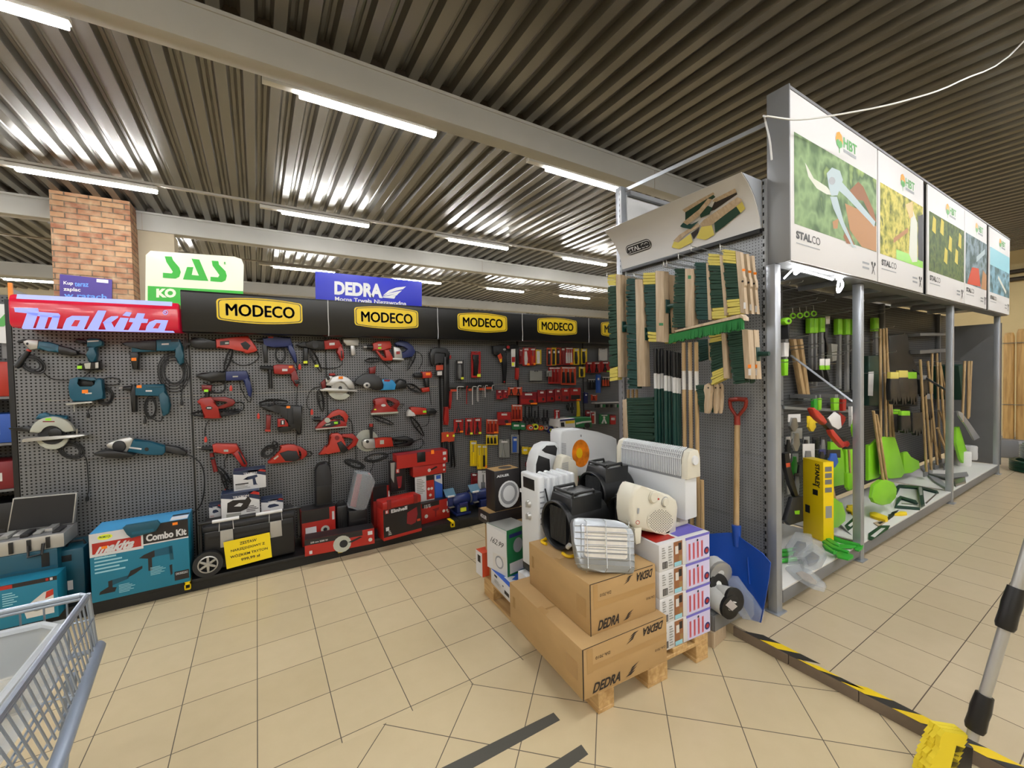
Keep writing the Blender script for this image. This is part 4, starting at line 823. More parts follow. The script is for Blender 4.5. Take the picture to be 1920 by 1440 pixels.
# packs of the third black bay
pk = [
 (S6, 888, 890, 982, 1034, m_cdr, 'box', 'parts_pack', 'first small maroon pack right of the hex keys', 'pack', m_cred, None),
 (S6, 988, 888, 1062, 1014, m_cdr, 'box', 'parts_pack', 'second small maroon pack right of the hex keys', 'pack', m_cred, None),
 (S6, 1066, 850, 1164, 968, m_cor, 'pliers', 'parts_pack', 'orange pack before the thin upright, right of the maroon packs', 'pack', None, None),
 (S6, 1170, 846, 1272, 968, m_cor, 'pliers', 'parts_pack', 'orange pack hung over the thin upright, right of the maroon packs', 'pack', None, None),
 (S7, 250, 50, 390, 252, m_cred, 'pliers', 'pliers_pack', 'red pliers pack, first of the three in a row', 'pliers', None, m_tor),
 (S7, 424, 34, 532, 284, m_cred, 'pliers', 'pliers_pack', 'red pliers pack, middle of the three in a row', 'pliers', None, m_tye),
 (S7, 550, 28, 662, 276, m_cred, 'pliers', 'pliers_pack', 'red pliers pack, last of the three in a row', 'pliers', None, m_tye),
 (S7, 740, 50, 918, 266, m_cor, 'set', 'chisel_set', 'orange carded tool set above the yellow and orange pack', 'tool set', m_red2, m_tor),
 (S6, 900, 1220, 1110, 1420, m_cred, 'box', 'staple_box', 'flat red box above the orange carded tool set', 'box', m_cdr, m_tor),
 (S6, 1120, 1110, 1274, 1352, m_cor, 'set', 'file_set', 'orange tool set hung over the thin upright above the green pack', 'tool set', m_red2, None),
 (S7, 735, 282, 908, 432, m_cye, 'set', 'clamp_pack', 'yellow and orange pack left of the grey clamshell', 'pack', m_blk2, None),
 (S7, 494, 372, 592, 752, m_cye, 'driver', 'saw_pack', 'yellow pack, first of three long yellow ones', 'pack', m_yel, None),
 (S7, 600, 424, 664, 800, m_cye, 'driver', 'saw_pack', 'yellow pack, middle of three long yellow ones', 'pack', m_yel, None),
 (S7, 668, 428, 748, 792, m_cye, 'driver', 'saw_pack', 'yellow pack with orange tag, last of three long yellow ones', 'pack', m_blk2, m_tor),
 (S7, 930, 352, 1084, 622, m_cgy, 'pliers', 'nail_gun_pack', 'grey clamshell with a hand stapler shape', 'pack', m_cgy, None),
 (S7, 1110, 284, 1224, 560, m_cgy, 'bar', 'square_pack', 'grey pack with blue label left of the thin upright', 'pack', m_cbl, None),
 (S7, 508, 862, 604, 1082, m_cdr, 'knife', 'glue_pack', 'maroon pack beside the white gun pack', 'pack', m_red2, None),
 (S7, 612, 822, 772, 1212, m_cwh, 'driver', 'glue_gun_pack', 'tall white pack with dark gun above the bench grinder', 'pack', m_grey, None),
 (S7, 1122, 96, 1250, 206, m_cgn, 'bag', 'sponge_pack', 'green pack, first of two over the thin upright', 'pack', m_cgn, None),
 (S7, 1244, 104, 1324, 210, m_cgn, 'bag', 'sponge_pack', 'green pack, second of two right of the thin upright', 'pack', m_cgn, None),
 # fourth black bay
 (S5, 112, 276, 160, 500, m_cdr, 'driver', 'tool_card', 'maroon carded tool right of the red grip hammer', 'pack', m_red2, None),
 (S5, 164, 254, 266, 528, m_cred, 'knife', 'snips_card', 'red and white carded snips, first in the top row of the fourth bay', 'pack', m_cwh, m_tor),
 (S5, 274, 258, 356, 522, m_cred, 'driver', 'snips_card', 'red card with orange tag, second in the top row of the fourth bay', 'pack', m_cor, m_tor),
 (S5, 360, 284, 442, 502, m_cye, 'bar', 'knife_card', 'single yellow card, third in the top row of the fourth bay', 'pack', m_cwh, None),
 (S5, 528, 256, 598, 524, m_cor, 'bar', 'pencil_card', 'black sleeve with orange top, first of three side by side', 'pack', m_cbk, None),
 (S5, 602, 252, 664, 520, m_cye, 'bar', 'pencil_card', 'black sleeve with yellow top, second of three side by side', 'pack', m_cbk, None),
 (S5, 668, 250, 732, 514, m_cor, 'bar', 'pencil_card', 'black sleeve with orange top, third of three side by side', 'pack', m_cbk, None),
 (S5, 736, 254, 802, 516, m_cdr, 'knife', 'blade_card', 'dark red card beside the black sleeves', 'pack', m_red2, None),
 (S5, 806, 250, 918, 514, m_cred, 'set', 'blade_card', 'wide red and white card with orange tag beside the yellow cards', 'pack', m_cwh, m_tor),
 (S5, 926, 264, 1012, 512, m_cye, 'knife', 'cutter_card', 'yellow cutter card left of its twin at the fourth upright', 'pack', m_blk2, None),
 (S5, 1040, 270, 1128, 502, m_cye, 'knife', 'cutter_card', 'yellow cutter card hung over the fourth upright', 'pack', m_blk2, None),
 (S5, 272, 600, 452, 748, m_cgy, 'plain', 'shelf_bracket', 'clear pack with pale ends below the yellow card', 'pack', m_cwh, None),
 (S5, 520, 600, 600, 690, m_cgy, 'driver', 'bit_card', 'small grey card left of the red carded sets', 'pack', m_steel, None),
 (S5, 552, 546, 728, 794, m_cred, 'set', 'driver_set', 'narrower red carded driver set, below the black sleeves', 'tool set', m_red2, None),
 (S5, 740, 540, 962, 812, m_cor, 'set', 'driver_set', 'wide red carded driver set with three tools', 'tool set', m_blk2, None),
 (S5, 1010, 540, 1098, 698, m_cye, 'knife', 'plane_card', 'small yellow card with dark blade at the fourth upright', 'pack', m_dgrey, None),
 (S5, 116, 920, 382, 1112, m_cdr, 'box', 'bit_case', 'maroon clear-lidded case, first and widest of six in a row', 'case', m_cred, m_tor),
 (S5, 386, 892, 512, 1082, m_cdr, 'box', 'bit_case', 'maroon case with orange tag, second of six in a row', 'case', m_cred, None),
 (S5, 518, 882, 642, 1072, m_cdr, 'box', 'bit_case', 'maroon case, third of six in a row', 'case', m_cred, None),
 (S5, 646, 872, 742, 1056, m_cdr, 'box', 'bit_case', 'maroon case, fourth of six in a row', 'case', m_cred, None),
 (S5, 746, 862, 868, 1062, m_cred, 'box', 'bit_case', 'red case, fifth of six in a row', 'case', m_cdr, None),
 (S5, 872, 856, 1032, 1054, m_cred, 'box', 'bit_case', 'red case, last of six in a row at the fourth upright', 'case', m_cbk, m_tor),
 (S5, 640, 1186, 718, 1346, m_cred, 'pliers', 'clip_card', 'small red and white card below the row of cases', 'pack', m_cwh, None),
 (S7, 1276, 462, 1364, 578, m_cye, 'bag', 'tape_pack', 'first yellow bag right of the thin upright', 'bag', m_cye, None),
 (S7, 1370, 470, 1546, 598, m_cye, 'bag', 'tape_pack', 'wide yellow bag left of the white heaters', 'bag', m_cye, None),
 (S7, 1330, 690, 1446, 764, m_cdr, 'bag', 'wipe_pack', 'low maroon bag behind the black boxed heater', 'bag', m_cdr, None),
 # fifth bay
 (S5, 1308, 266, 1432, 452, m_cwh, 'bag', 'filter_bag', 'white and red bag beside the hanging brooms', 'bag', m_cwh, None),
 (S5, 1112, 470, 1216, 634, m_cred, 'pliers', 'wrench_card', 'red headed card with dark tools right of the fourth upright', 'pack', m_blk2, None),
 (S5, 1222, 468, 1330, 632, m_cred, 'pliers', 'wrench_card', 'red headed card with dark tools above the blue tube', 'pack', m_blk2, None),
 (S5, 1340, 462, 1468, 622, m_cred, 'pliers', 'wrench_card', 'red headed card with dark tools beside the brooms', 'pack', m_blk2, m_tgr),
 (S5, 1264, 652, 1332, 934, m_cbl, 'bar', 'sealant_card', 'upright blue tube with white cap beyond the fourth upright', 'tube', m_cbl, None),
 (S5, 1136, 726, 1256, 880, m_cbk, 'set', 'socket_card', 'black card with orange dots left of the blue tube', 'pack', m_dgrey, None),
 (S5, 1350, 690, 1474, 846, m_cbk, 'set', 'socket_card', 'black card with orange top right of the blue tube', 'pack', m_cor, None),
 (S5, 1084, 922, 1140, 1088, m_cnv, 'bar', 'lighter_card', 'narrow navy card right of the fourth upright', 'pack', m_cnv, None),
 (S5, 1190, 960, 1278, 1050, m_cor, 'pliers', 'hook_card', 'tiny orange card below the blue tube', 'pack', m_red2, None),
 (S5, 1180, 1210, 1256, 1400, m_cwh, 'bar', 'brush_card', 'white and red narrow card behind the green box', 'pack', m_cred, None),
 (S5, 1312, 1252, 1462, 1402, m_cgn, 'pliers', 'valve_card', 'pale framed card with a green part near the brooms', 'pack', m_cwh, None),
 (S5, 1470, 1260, 1560, 1410, m_cdr, 'bag', 'valve_bag', 'maroon bag beside the bare grey upright by the brooms', 'bag', m_cred, None),
 (S5, 1110, 1190, 1176, 1284, m_cdr, 'bag', 'valve_bag', 'maroon bag right of the fourth upright above the green box', 'bag', m_cdr, None),
]
for S, x0, y0, x1, y1, card, kind, nm, lab, cat, inner, tg in pk:
 pack(S, x0, y0, x1, y1, card, kind, nm, lab, cat, GC, inner, tg=tg, dy=0.07 + rnd.uniform(0, .05))
# snips with black handles
for i, (x, yb, lab) in enumerate(((120, 700, 'orange carded snips with long black handles, nearer the thick upright'), (212, 780, 'orange carded snips with long black handles, next to the red pliers'))):
 T = Tool(S7, 'snips_card', lab, 'snips', (x, 400), YP - .09 + .03 * i, group='carded snips beside the thick upright')
 T.begin('card').poly(m_cor, [(x - 55, 250), (x + 45, 236), (x + 45, 376), (x - 55, 396)], .01, .012, .002, 1).flat(m_tye, [(x + 20, 280), (x + 48, 276), (x + 48, 310), (x + 20, 314)], .008).end()
 for q in (-1, 1): T.begin('handle').poly(m_blk2, [(x + 6 + q * 14, 390), (x + 30 + q * 14, 386), (x + 44 + q * 24, yb - 30), (x + 24 + q * 24, yb)], .02, .02, .006).end()
# dark clamps hanging below the cases
for i, (x, y0, y1) in enumerate(((205, 1130, 1390), (262, 1140, 1400), (300, 1130, 1380), (350, 1200, 1410), (400, 1130, 1395), (480, 1180, 1400), (535, 1190, 1400), (850, 1080, 1200), (905, 1080, 1240))):
 T = Tool(S5, 'bar_clamp', 'thin black bar clamp hanging below the row of maroon cases', 'clamp', (x, (y0 + y1) / 2), YP - .07, group='black bar clamps below the maroon cases')
 T.begin('bar').poly(m_blk2, [(x - 6, y0), (x + 6, y0), (x + 7, y1), (x - 7, y1)], .02, .012, .002).end()
 T.begin('jaw').poly(m_dgrey, [(x - 26, y1 - 90), (x + 20, y1 - 96), (x + 26, y1 - 60), (x + 6, y1 - 40), (x - 20, y1 - 44)], .01, .02, .005).end()
T = Tool(S5, 'pry_bar', 'bright yellow pry bar beside the fourth upright', 'pry bar', (1000, 1180), YP - .07)
T.begin('bar').poly(m_cye, [(980, 1060), (1012, 1058), (1022, 1180), (1026, 1300), (976, 1306), (986, 1180)], .01, .02, .006).end()
# tape rolls on hooks
for x, y, rx, ry, c, c2, lab in ((1405, 175, 55, 42, m_cor, m_cwh, 'orange tape roll, first of the rolls in a row'), (1478, 162, 44, 46, mat('neon yellow tape', '#d6e437', .4), m_blk2, 'neon yellow tape roll with dark core'), (1562, 178, 46, 40, m_cor, m_cye, 'orange tape roll with yellow core'), (1708, 212, 48, 52, m_cnv, mat('neon yellow tape', '#d6e437', .4), 'navy tape roll with neon core'), (1640, 176, 30, 34, m_cgy, m_cor, 'grey tape roll between orange and navy rolls'), (1800, 170, 44, 36, m_cwh, m_cgy, 'white tape roll, last in the row')):
 T = Tool(S7, 'tape_roll', lab, 'tape', (x, y), YP - .07, group='tape rolls on the tool wall')
 T.begin('roll').poly(c, arc(x, y, rx, ry, 0, 360, 16)[:-1], 0, .045, .006).end()
 T.begin('core').poly(c2, arc(x, y, rx * .5, ry * .5, 0, 360, 12)[:-1], -.003, .04, .002).dot(m_blk2, x, y, rx * .28, ry * .28, -.004).end()
# boxes standing out from the wall just over the white heaters
T = Tool(S5, 'tool_box_pack', 'green and white printed box standing behind the large white heater', 'box', (1070, 1370), YP - .25)
T.begin('carton').poly(m_cgn, [(952, 1310), (1180, 1300), (1198, 1360), (1196, 1450), (956, 1450)], 0, .24, .002, 1).flat(m_cwh, [(960, 1380), (1060, 1360), (1190, 1350), (1192, 1372), (1060, 1384), (962, 1410)]).dot(m_dgrey, 1130, 1420, 46, 40).end()
T = Tool(S5, 'tool_box_pack', 'white box with yellow window and navy top behind the large white heater', 'box', (830, 1370), YP - .25)
T.begin('carton').poly(m_cwh, [(712, 1340), (944, 1312), (950, 1450), (716, 1450)], 0, .24, .002, 1).flat(m_cnv, [(720, 1336), (944, 1312), (944, 1340), (720, 1362)]).flat(m_cye, [(800, 1356), (940, 1346), (940, 1386), (806, 1396)]).flat(m_blk2, [(730, 1380), (780, 1374), (790, 1440), (736, 1440)]).end()
T = Tool(S5, 'hanging_rail', 'thin white rail with small dark fittings beside the brooms', 'rail', (1440, 1080), YP - .09)
T.begin('rail').poly(m_white, [(1250, 1082), (1640, 1066), (1640, 1080), (1250, 1096)], .0, .085, .002).end()
for i, x in enumerate((1275, 1310, 1345, 1390, 1440, 1510, 1560, 1600)):
 T.begin('fitting').poly([m_dgrey, m_dgrey, m_cgy, m_cgn][i % 4], [(x - 14, 1106), (x + 14, 1104), (x + 12, 1150), (x - 12, 1152)], .0, .03, .004).end()
# ================================================================ GOODS STANDING ON THE BASE SHELF
m_ltop = mat('pale cardboard print', '#cfcbc4', 0.5); m_bteal = mat('box teal', '#12718c', 0.42); m_bsky = mat('box light blue', '#3f96c8', 0.42)
m_bred = mat('box red', '#a8241c', 0.42); m_bbk = mat('box black', '#1b1718', 0.42); m_bnavy = mat('box navy', '#1d2b47', 0.42); m_bwh = mat('box white', '#d0cfce', 0.42)
m_neon = mat('neon paper', '#f7d913', 0.6); m_bcy = mat('pale cyan print', '#8fc4d0', 0.45); m_text = mat('print black', '#161616', 0.5)
m_film = mat('clear film', '#dfe3e6', 0.15, alpha=0.3)
S4 = off(0, 860, 4); S55 = off(340, 820, 1920 / 560)

class Box:
 """A carton: its lower front corners are read off the shelf it stands on, its height at its own front plane."""
 def __init__(s, nm, lab, cat, bl, br, tl, z0, depth, mats, S=None, group=None, part='carton', bev=0.002, Yfix=None, h=None):
  g = (lambda q: S(q)[0]) if S else (lambda q: q)
  bl, br = g(bl), g(br); tl = g(tl) if tl else None
  if Yfix is not None:
   s.p0 = onY(*bl, Yfix); s.p1 = onY(*br, Yfix); s.p0.z = s.p1.z = z0
  else: s.p0 = onZ(*bl, z0); s.p1 = onZ(*br, z0)
  s.u = s.p1 - s.p0; s.w = s.u.length; s.n = V((s.u.y, -s.u.x, 0)).normalized()      # n: out of the front
  s.h = h if h else (onP(*tl, s.p0, s.n).z - z0)
  s.d = depth; s.up = V((0, 0, s.h)); s.back = -s.n * depth; s.z1 = z0 + s.h
  mid = s.p0 + s.u * .5 + s.back * .5
  s.t = thing(nm, lab, cat, mid, group)
  mf, mt, ms = mats if isinstance(mats, tuple) else (mats,) * 3
  s.mf, s.mt, s.ms = mf, mt, ms
  mb = MB(); mb.obox(s.p0, s.u, s.back, s.up, ms, bev)
  if mf is not ms: mb.rect(0.004, 0.004, .996, .996, s.front(.0006), mf)
  if mt is not ms: mb.rect(0.004, 0.004, .996, .996, s.top(.0006), mt)
  mb.build(part, s.t)
  s.l = 0.0012
 def front(s, l=0.0012):
  return lambda a, b: s.p0 + s.u * a + s.up * b + s.n * l
 def top(s, l=0.0012): return lambda a, b: s.p0 + s.u * a + s.back * b + s.up + V((0, 0, l))
 def left(s, l=0.0012): return lambda a, b: s.p0 + s.back * (1 - a) + s.up * b - s.u.normalized() * l
 def right(s, l=0.0012): return lambda a, b: s.p1 + s.back * a + s.up * b + s.u.normalized() * l
 def pt(s, a, b, l=0.0): return s.p0 + s.u * a + s.up * b + s.n * l
 def begin(s, nm): s.nm = nm; s.mb = MB(); return s
 def r(s, m, a0, b0, a1, b1, l=.0012): s.mb.rect(a0, b0, a1, b1, s.front(l), m); return s
 def pg(s, m, pts, l=.0012): s.mb.decal(pts, s.front(l), m); return s
 def ci(s, m, a, b, ra, l=.0018, k=None): s.mb.disc(a, b, ra, ra * (k if k else s.w / s.h), s.front(l), m, 16); return s
 def tx(s, m, st, a0, b0, a1, b1, l=.0022, bold=.02, shear=0.0): s.mb.text(st, lambda u, v: s.front(l)(a0 + (a1 - a0) * u, b0 + (b1 - b0) * v), m, bold, shear); return s
 def end(s): s.mb.build(s.nm, s.t); return s

def lines(b, m, a0, b0, a1, b1, k, l=.002):
 for i in range(k):
  y = b1 + (b0 - b1) * (i + .5) / k; hh = abs(b1 - b0) / k * .22
  b.r(m, a0, y - hh, a0 + (a1 - a0) * (.65 + .35 * ((i * 7) % 5) / 4), y + hh, l)
 return b

# combo kit carton
B = Box('tool_kit_carton', 'large teal carton printed as a combo kit, with carry handle, under the lowest teal grinder', 'box', (690, 1086), (1428, 918), (658, 572), ZB, 0.30, (m_bteal, m_bsky, m_bteal), S4)
B.begin('front_print').r(m_bwh, 0.0, .72, .52, 1.0).r(m_bbk, .52, .72, 1.0, 1.0).r(m_bwh, .52, .70, 1, .72, .0014).pg(m_bred, [(.025, .70), (.50, .70), (.50, .86), (.025, .86)], .002).r(m_bwh, 0, .66, .52, .73, .0016)  # front print: colour panels, pictures and words together
B.tx(m_bwh, 'makita', .05, .70, .47, .84, .0028, .05, .18).tx(m_bwh, 'Combo Kit', .55, .75, .98, .86, .0028, .045)
B.mb.disc(.15, .93, .072, .04, B.front(.002), m_tye, 16); B.tx(m_cgn, 'PROMOCJA', .095, .91, .205, .95, .003, .03)
lines(B, m_bcy, .04, .40, .36, .66, 5)
for a, y in ((.26, .06), (.58, .22)): lines(B, m_bcy, a, y, a + .16, y + .13, 6)
# printed tools
B.pg(m_bbk, [(.07, .10), (.22, .10), (.24, .16), (.20, .17), (.20, .28), (.16, .27), (.16, .19), (.08, .14)]).pg(m_teal2, [(.20, .20), (.36, .25), (.36, .30), (.20, .28)]).pg(m_bbk, [(.34, .26), (.38, .36), (.50, .40), (.50, .36), (.42, .30)])
B.pg(m_bbk, [(.47, .52), (.52, .56), (.63, .60), (.63, .50), (.60, .49), (.60, .30), (.56, .30), (.56, .49)]).pg(m_teal, [(.63, .60), (.80, .62), (.82, .50), (.63, .50)]).pg(m_teal2, [(.78, .62), (.82, .62), (.83, .40), (.79, .40)]).pg(m_bbk, [(.78, .32), (.81, .33), (.81, .18), (.79, .16)])
B.r(m_bbk, .83, .06, .99, .20).tx(m_bwh, 'DK0052X1', .845, .145, .975, .18).tx(m_bcy, 'Combo Kit', .05, .63, .17, .66, .0026).end()
B.begin('carry_handle'); f = B.front(.012)
B.mb.prism([B.front(.03)(a, b) for a, b in ((.33, 1.03), (.36, 1.06), (.68, 1.06), (.71, 1.0), (.66, .90), (.41, .86), (.37, .92))], -B.n * .03, m_teal2, .006)
B.r(m_teal, .42, .91, .64, .95, .0305).end()
for q, (a, b) in enumerate(((.14, .78), (.45, .985), (.86, .955))): B.begin('price_tag').r(m_tor, a - .028, b - .02, a + .028, b + .02, .004).end()
B.begin('top_print'); B.mb.rect(.8, .05, .99, .4, B.top(.0015), m_bwh); B.mb.rect(.8, .45, .99, .6, B.top(.0015), m_bbk); B.end()

# open aluminium case, teal cases and box at the frame's edge
yA = 4.0
B = Box('boxed_tool', 'teal carton with red top stripe and grinder photo, in front of the stacked teal cases', 'box', (-120, 1120), (438, 1108), (425, 876), ZB, 0.16, (m_bteal, m_bteal, m_bteal), S4, Yfix=3.97)
B.begin('front_print').r(m_bbk, 0, .9, 1, 1.0).r(m_bred, .2, .9, .38, .99, .0018).pg(m_ltop, [(.55, .12), (.94, .12), (.94, .70), (.80, .66), (.62, .48), (.52, .3)])
B.ci(m_cgy, .70, .36, .10).ci(m_dgrey, .70, .36, .04, .0024); B.pg(m_orn, [(.82, .5), (.94, .56), (.94, .7), (.84, .66)], .0016)
lines(B, m_bcy, .24, .5, .45, .82, 6).r(m_bred, .84, .92, .88, .98, .002).r(m_bwh, .90, .92, .94, .98, .002); B.end()
B = Box('systainer_case', 'large dark teal stacking case under the open aluminium case', 'case', (-200, 1118), (452, 1100), (452, 664), ZB, 0.28, m_teal2, S4, Yfix=4.14, bev=.01, part='shell')
B.begin('label').r(m_bwh, .40, .52, .70, .63, .003).tx(m_text, 'makita', .43, .545, .66, .61, .004, .04, .2).end()
B.begin('latch').r(m_blk2, .80, .72, .90, .95, .004).end()
B.begin('rib');  [B.r(m_teal, .05, y, .98, y + .02, .004) for y in (.40, .70)]; B.end()
zc = B.z1
B = Box('aluminium_case', 'open aluminium case with black lid lining standing on the teal case', 'case', (-200, 0), (450, 0), (455, 560), zc + .001, 0.26, (m_sil, m_grey, m_sil), S4, Yfix=4.14, bev=.003, part='tray')
B.begin('contents');
for i in range(7): B.mb.obox(B.top(.002)(.05 + .13 * i, .12 + .1 * (i % 3)), B.u * .1, B.back * .5, V((0, 0, .012 + .01 * (i % 2))), [m_dgrey, m_cgy, m_sil][i % 3], .002)
B.end()
for a in (.34, .55, .78): B.begin('clasp'); B.mb.obox(B.pt(a, .1, .001), B.u * .05, B.n * .012, B.up * .8, m_blk2, .002); B.end()
B.begin('carry_handle'); B.mb.tube([B.pt(.57, .5, .01), B.pt(.58, -.25, .03), B.pt(.74, -.2, .03), B.pt(.75, .5, .01)], .009, m_blk2, 6); B.end()
q = [onY(*S4(p)[0], 4.36) for p in ((95, 300), (578, 256), (552, 484), (50, 552))]
lean = V((0, .02, 0))
B.begin('lid'); B.mb.prism(q, (0, .035, 0), m_sil, .004); c = sum(q, V((0, 0, 0))) / 4
B.mb.decal([0, 1, 2, 3], lambda i, _: None, m_blk2) if False else B.mb.add([c + (p - c) * .955 + V((0, -.002, 0)) for p in q], [(0, 1, 2, 3)], m_dgrey); B.end()
B = Box('systainer_case', 'slim dark teal case with upright white label, beside the combo kit carton', 'case', (462, 1110), (648, 1070), (470, 690), ZB, 0.3, m_teal2, S4, Yfix=4.2, bev=.012, part='shell')
B.begin('label').r(m_bwh, .28, .22, .50, .40, .002).end(); B.begin('latch').r(m_blk2, .1, .78, .5, .9, .003).end(); B.begin('carry_handle'); B.mb.tube([B.top(.0)(.1, .3), B.top(.03)(.2, .3), B.top(.03)(.8, .3), B.top(0)(.9, .3)], .01, m_dgrey, 6); B.end()

# black trolley tool box
B = Box('trolley_tool_box', 'black trolley tool box with chrome latches and a spoked wheel', 'tool box', (150, 885), (735, 775), (125, 618), ZB + .02, 0.27, m_blk2, S55, bev=.015, part='body', Yfix=4.13)
TB = B
B.begin('lid'); B.mb.obox(B.pt(-.01, 1.0, .008), B.u * 1.02, B.back * 1.02, V((0, 0, .045)), m_dgrey, .012); B.end()
B.begin('lid_rib').r(m_blk, .05, .80, .97, .86, .003).end()
for a in (.24, .78):
 B.begin('latch'); B.mb.prism([B.pt(x, y, .01) for x, y in ((a - .07, .55), (a + .07, .55), (a + .065, .98), (a - .065, .98))], -B.n * .008, m_sil, .003); B.mb.tube([B.pt(a - .075, .98, .014), B.pt(a - .07, 1.22, .014), B.pt(a + .07, 1.22, .014), B.pt(a + .075, .98, .014)], .003, m_white, 5); B.end()
z = TB.z1 + .07
B.begin('pull_handle'); f = lambda a: TB.p0 + TB.u * a + V((0, 0, TB.h + .085)) + TB.n * .03
for a0, a1, m, r in ((-.04, .10, m_blk2, .013), (.10, .38, m_white, .014), (.38, .56, m_blk2, .018), (.56, .86, m_white, .014), (.86, 1.08, m_blk2, .013)): B.mb.cyl(f(a0), f(a1), r, m, 10)
for a in (-.02, 1.05): B.mb.cyl(f(a), TB.p0 + TB.u * a + V((0, 0, .15)) + TB.n * .02, .009, m_blk2, 8)
B.end()
wc = onP(*S55((172, 845))[0], TB.p0 + TB.n * .06, TB.n); wc.z = ZB + .101
def wheel(B, c, r, n):
 B.begin('wheel'); B.mb.lathe(c + n * .0, -n, [(.03, r * .60), (0, r * .64), (0, r), (.05, r), (.05, r * .6)], m_dgrey, 22, False)
 B.mb.lathe(c - n * .004, n, [(0, r * .68), (.006, r * .68), (.009, r * .60), (.005, r * .58)], m_sil, 22, False); B.mb.lathe(c - n * .03, n, [(0, 0), (0, r * .62), (.001, 0)], m_blk2, 22)
 e = V((0, 0, 1)); s = n.cross(e)
 for k in range(6):
  a = k * math.pi / 3; d = e * math.cos(a) + s * math.sin(a); w = n.cross(d)
  B.mb.prism([c + d * r * .12 + w * r * .1, c + d * r * .62 + w * r * .07, c + d * r * .62 - w * r * .07, c + d * r * .12 - w * r * .1], -n * .012, m_sil, .002)
 B.mb.cyl(c - n * .01, c + n * .006, r * .16, m_sil, 10); B.end()
wheel(B, wc, .1, TB.n)
q = [onP(*S55(p)[0], TB.p0 + TB.n * .028, TB.n) for p in ((270, 675), (568, 610), (583, 770), (292, 848))]
t = thing('price_sheet', 'neon yellow price sheet taped to the front of the black trolley tool box', 'paper', sum(q, V((0, 0, 0))) / 4)
mb = MB(); mb.prism(q, -TB.n * .0015, m_neon); mb.build('sheet', t)
fq = lambda a, b: q[3] * (1 - a) * (1 - b) + q[2] * a * (1 - b) + q[1] * a * b + q[0] * (1 - a) * b + TB.n * .001
mb = MB()
for st, a0, b0, a1, b1 in (('ZESTAW', .33, .77, .70, .88), ('NARZĘDZIOWY Z', .13, .55, .87, .67), ('WÓZKIEM TRYTON', .10, .35, .92, .47), ('999,99 zł', .32, .14, .74, .26)):
 mb.text(st, lambda u, v: fq(a0 + (a1 - a0) * u, b0 + (b1 - b0) * v), m_text, .02)
mb.build('lettering', t)
zt = TB.z1 + .046
def navybox(lab, bl, br, tl, z0, d, pic, Y, word=None, part=None):
 B = Box('power_tool_carton', lab, 'box', bl, br, tl, z0, d, (m_bwh, m_bnavy, m_bwh), S55, Yfix=Y, group='white and navy power tool cartons')
 B.begin('front_print').pg(m_bnavy, [(0, .86), (.3, .78), (.55, .84), (1, .62), (1, 1), (0, 1)]).r(m_bnavy, .45, .86, .98, .97).pg(m_bred, [(.75, .9), (1, .8), (1, .9), (.85, .98)], .002)
 B.tx(m_bwh, 'TRYTON', .30, .80, .72, .88, .0028, .03)
 if pic == 'drill': B.pg(m_bnavy, [(.30, .55), (.42, .66), (.72, .72), (.74, .60), (.66, .56), (.70, .26), (.74, .20), (.60, .20), (.58, .52), (.42, .50)]).pg(m_bbk, [(.28, .54), (.42, .62), (.42, .52)]); lines(B, m_cgy, .05, .08, .5, .3, 3); B.r(m_bbk, .05, .30, .45, .36)
 elif pic == 'jigsaw': B.pg(m_bbk, [(.14, .30), (.16, .66), (.30, .74), (.62, .70), (.70, .82), (.78, .62), (.66, .34), (.48, .26)]).pg(m_bwh, [(.32, .50), (.46, .60), (.56, .56), (.50, .46)], .002).r(m_cgy, .12, .12, .5, .24); B.tx(m_bnavy, 'WYRZYNARKA', .34, .03, .76, .11); lines(B, m_bbk, .64, .2, .96, .45, 4)
 else: B.pg(m_bnavy, [(.28, .44), (.36, .60), (.60, .62), (.78, .50), (.82, .40), (.40, .34)]); B.tx(m_bred, 'TRYTON', .1, .08, .4, .18)
 return B.end()
b1 = navybox('lowest front white and navy carton with a jigsaw picture, on the black tool box', (258, 500), (506, 480), (248, 372), zt, .16, 'jigsaw', 4.2)
navybox('white and navy carton with a drill picture, topmost of the pile', (336, 300), (545, 300), (332, 222), b1.z1 + .001, .15, 'drill', 4.26)
navybox('small white and navy carton with a sander picture, at the tool box end', (514, 480), (656, 470), (512, 408), zt, .15, 'sander', 4.24)
navybox('narrow white and navy carton with red foot, half hidden behind the jigsaw carton', (178, 480), (254, 480), (176, 440), zt, .12, 'sander', 4.37)

# red cartons
def redbox(nm, lab, bl, br, tl, d, z0=ZB, Y=None, mats=None, S=S55, band=True, pic=True, txt=None, grp='red tool cartons on the base shelf', h=None):
 B = Box(nm, lab, 'box', bl, br, tl, z0, d, mats or (m_bred, m_bbk, m_bred), S, Yfix=Y, group=grp, h=h)
 B.begin('front_print')
 if band: B.r(m_bbk, 0, .66, .82, 1.0); B.pg(m_bred, [(.82, .66), (.9, .66), (.9, 1), (.84, 1)])
 if pic: B.ci(m_pale, .52, .36, .13).ci(m_dgrey, .54, .36, .06, .0024).pg(m_bbk, [(.60, .40), (.78, .62), (.82, .56), (.66, .34)], .002)
 B.r(m_bwh, .06, .10, .10, .3) if pic else None
 B.r(m_bwh, .90, .62, .97, .86, .002).ci(m_ltop, .935, .3, .03)
 if txt: B.tx(m_bwh, txt, .08, .74, .32, .84)
 return B.end()
b = redbox('power_tool_carton', 'tall red carton with barcode label under the grey upright case', (775, 600), (992, 560), (775, 478), .18, Y=4.28, pic=False)
b.begin('label').r(m_bwh, .1, .08, .42, .52, .003).r(m_text, .25, .12, .40, .22, .004).end(); b.begin('picture').ci(m_pale, .68, .38, .13, .003).ci(m_dgrey, .68, .38, .06, .004).end(); ba = b
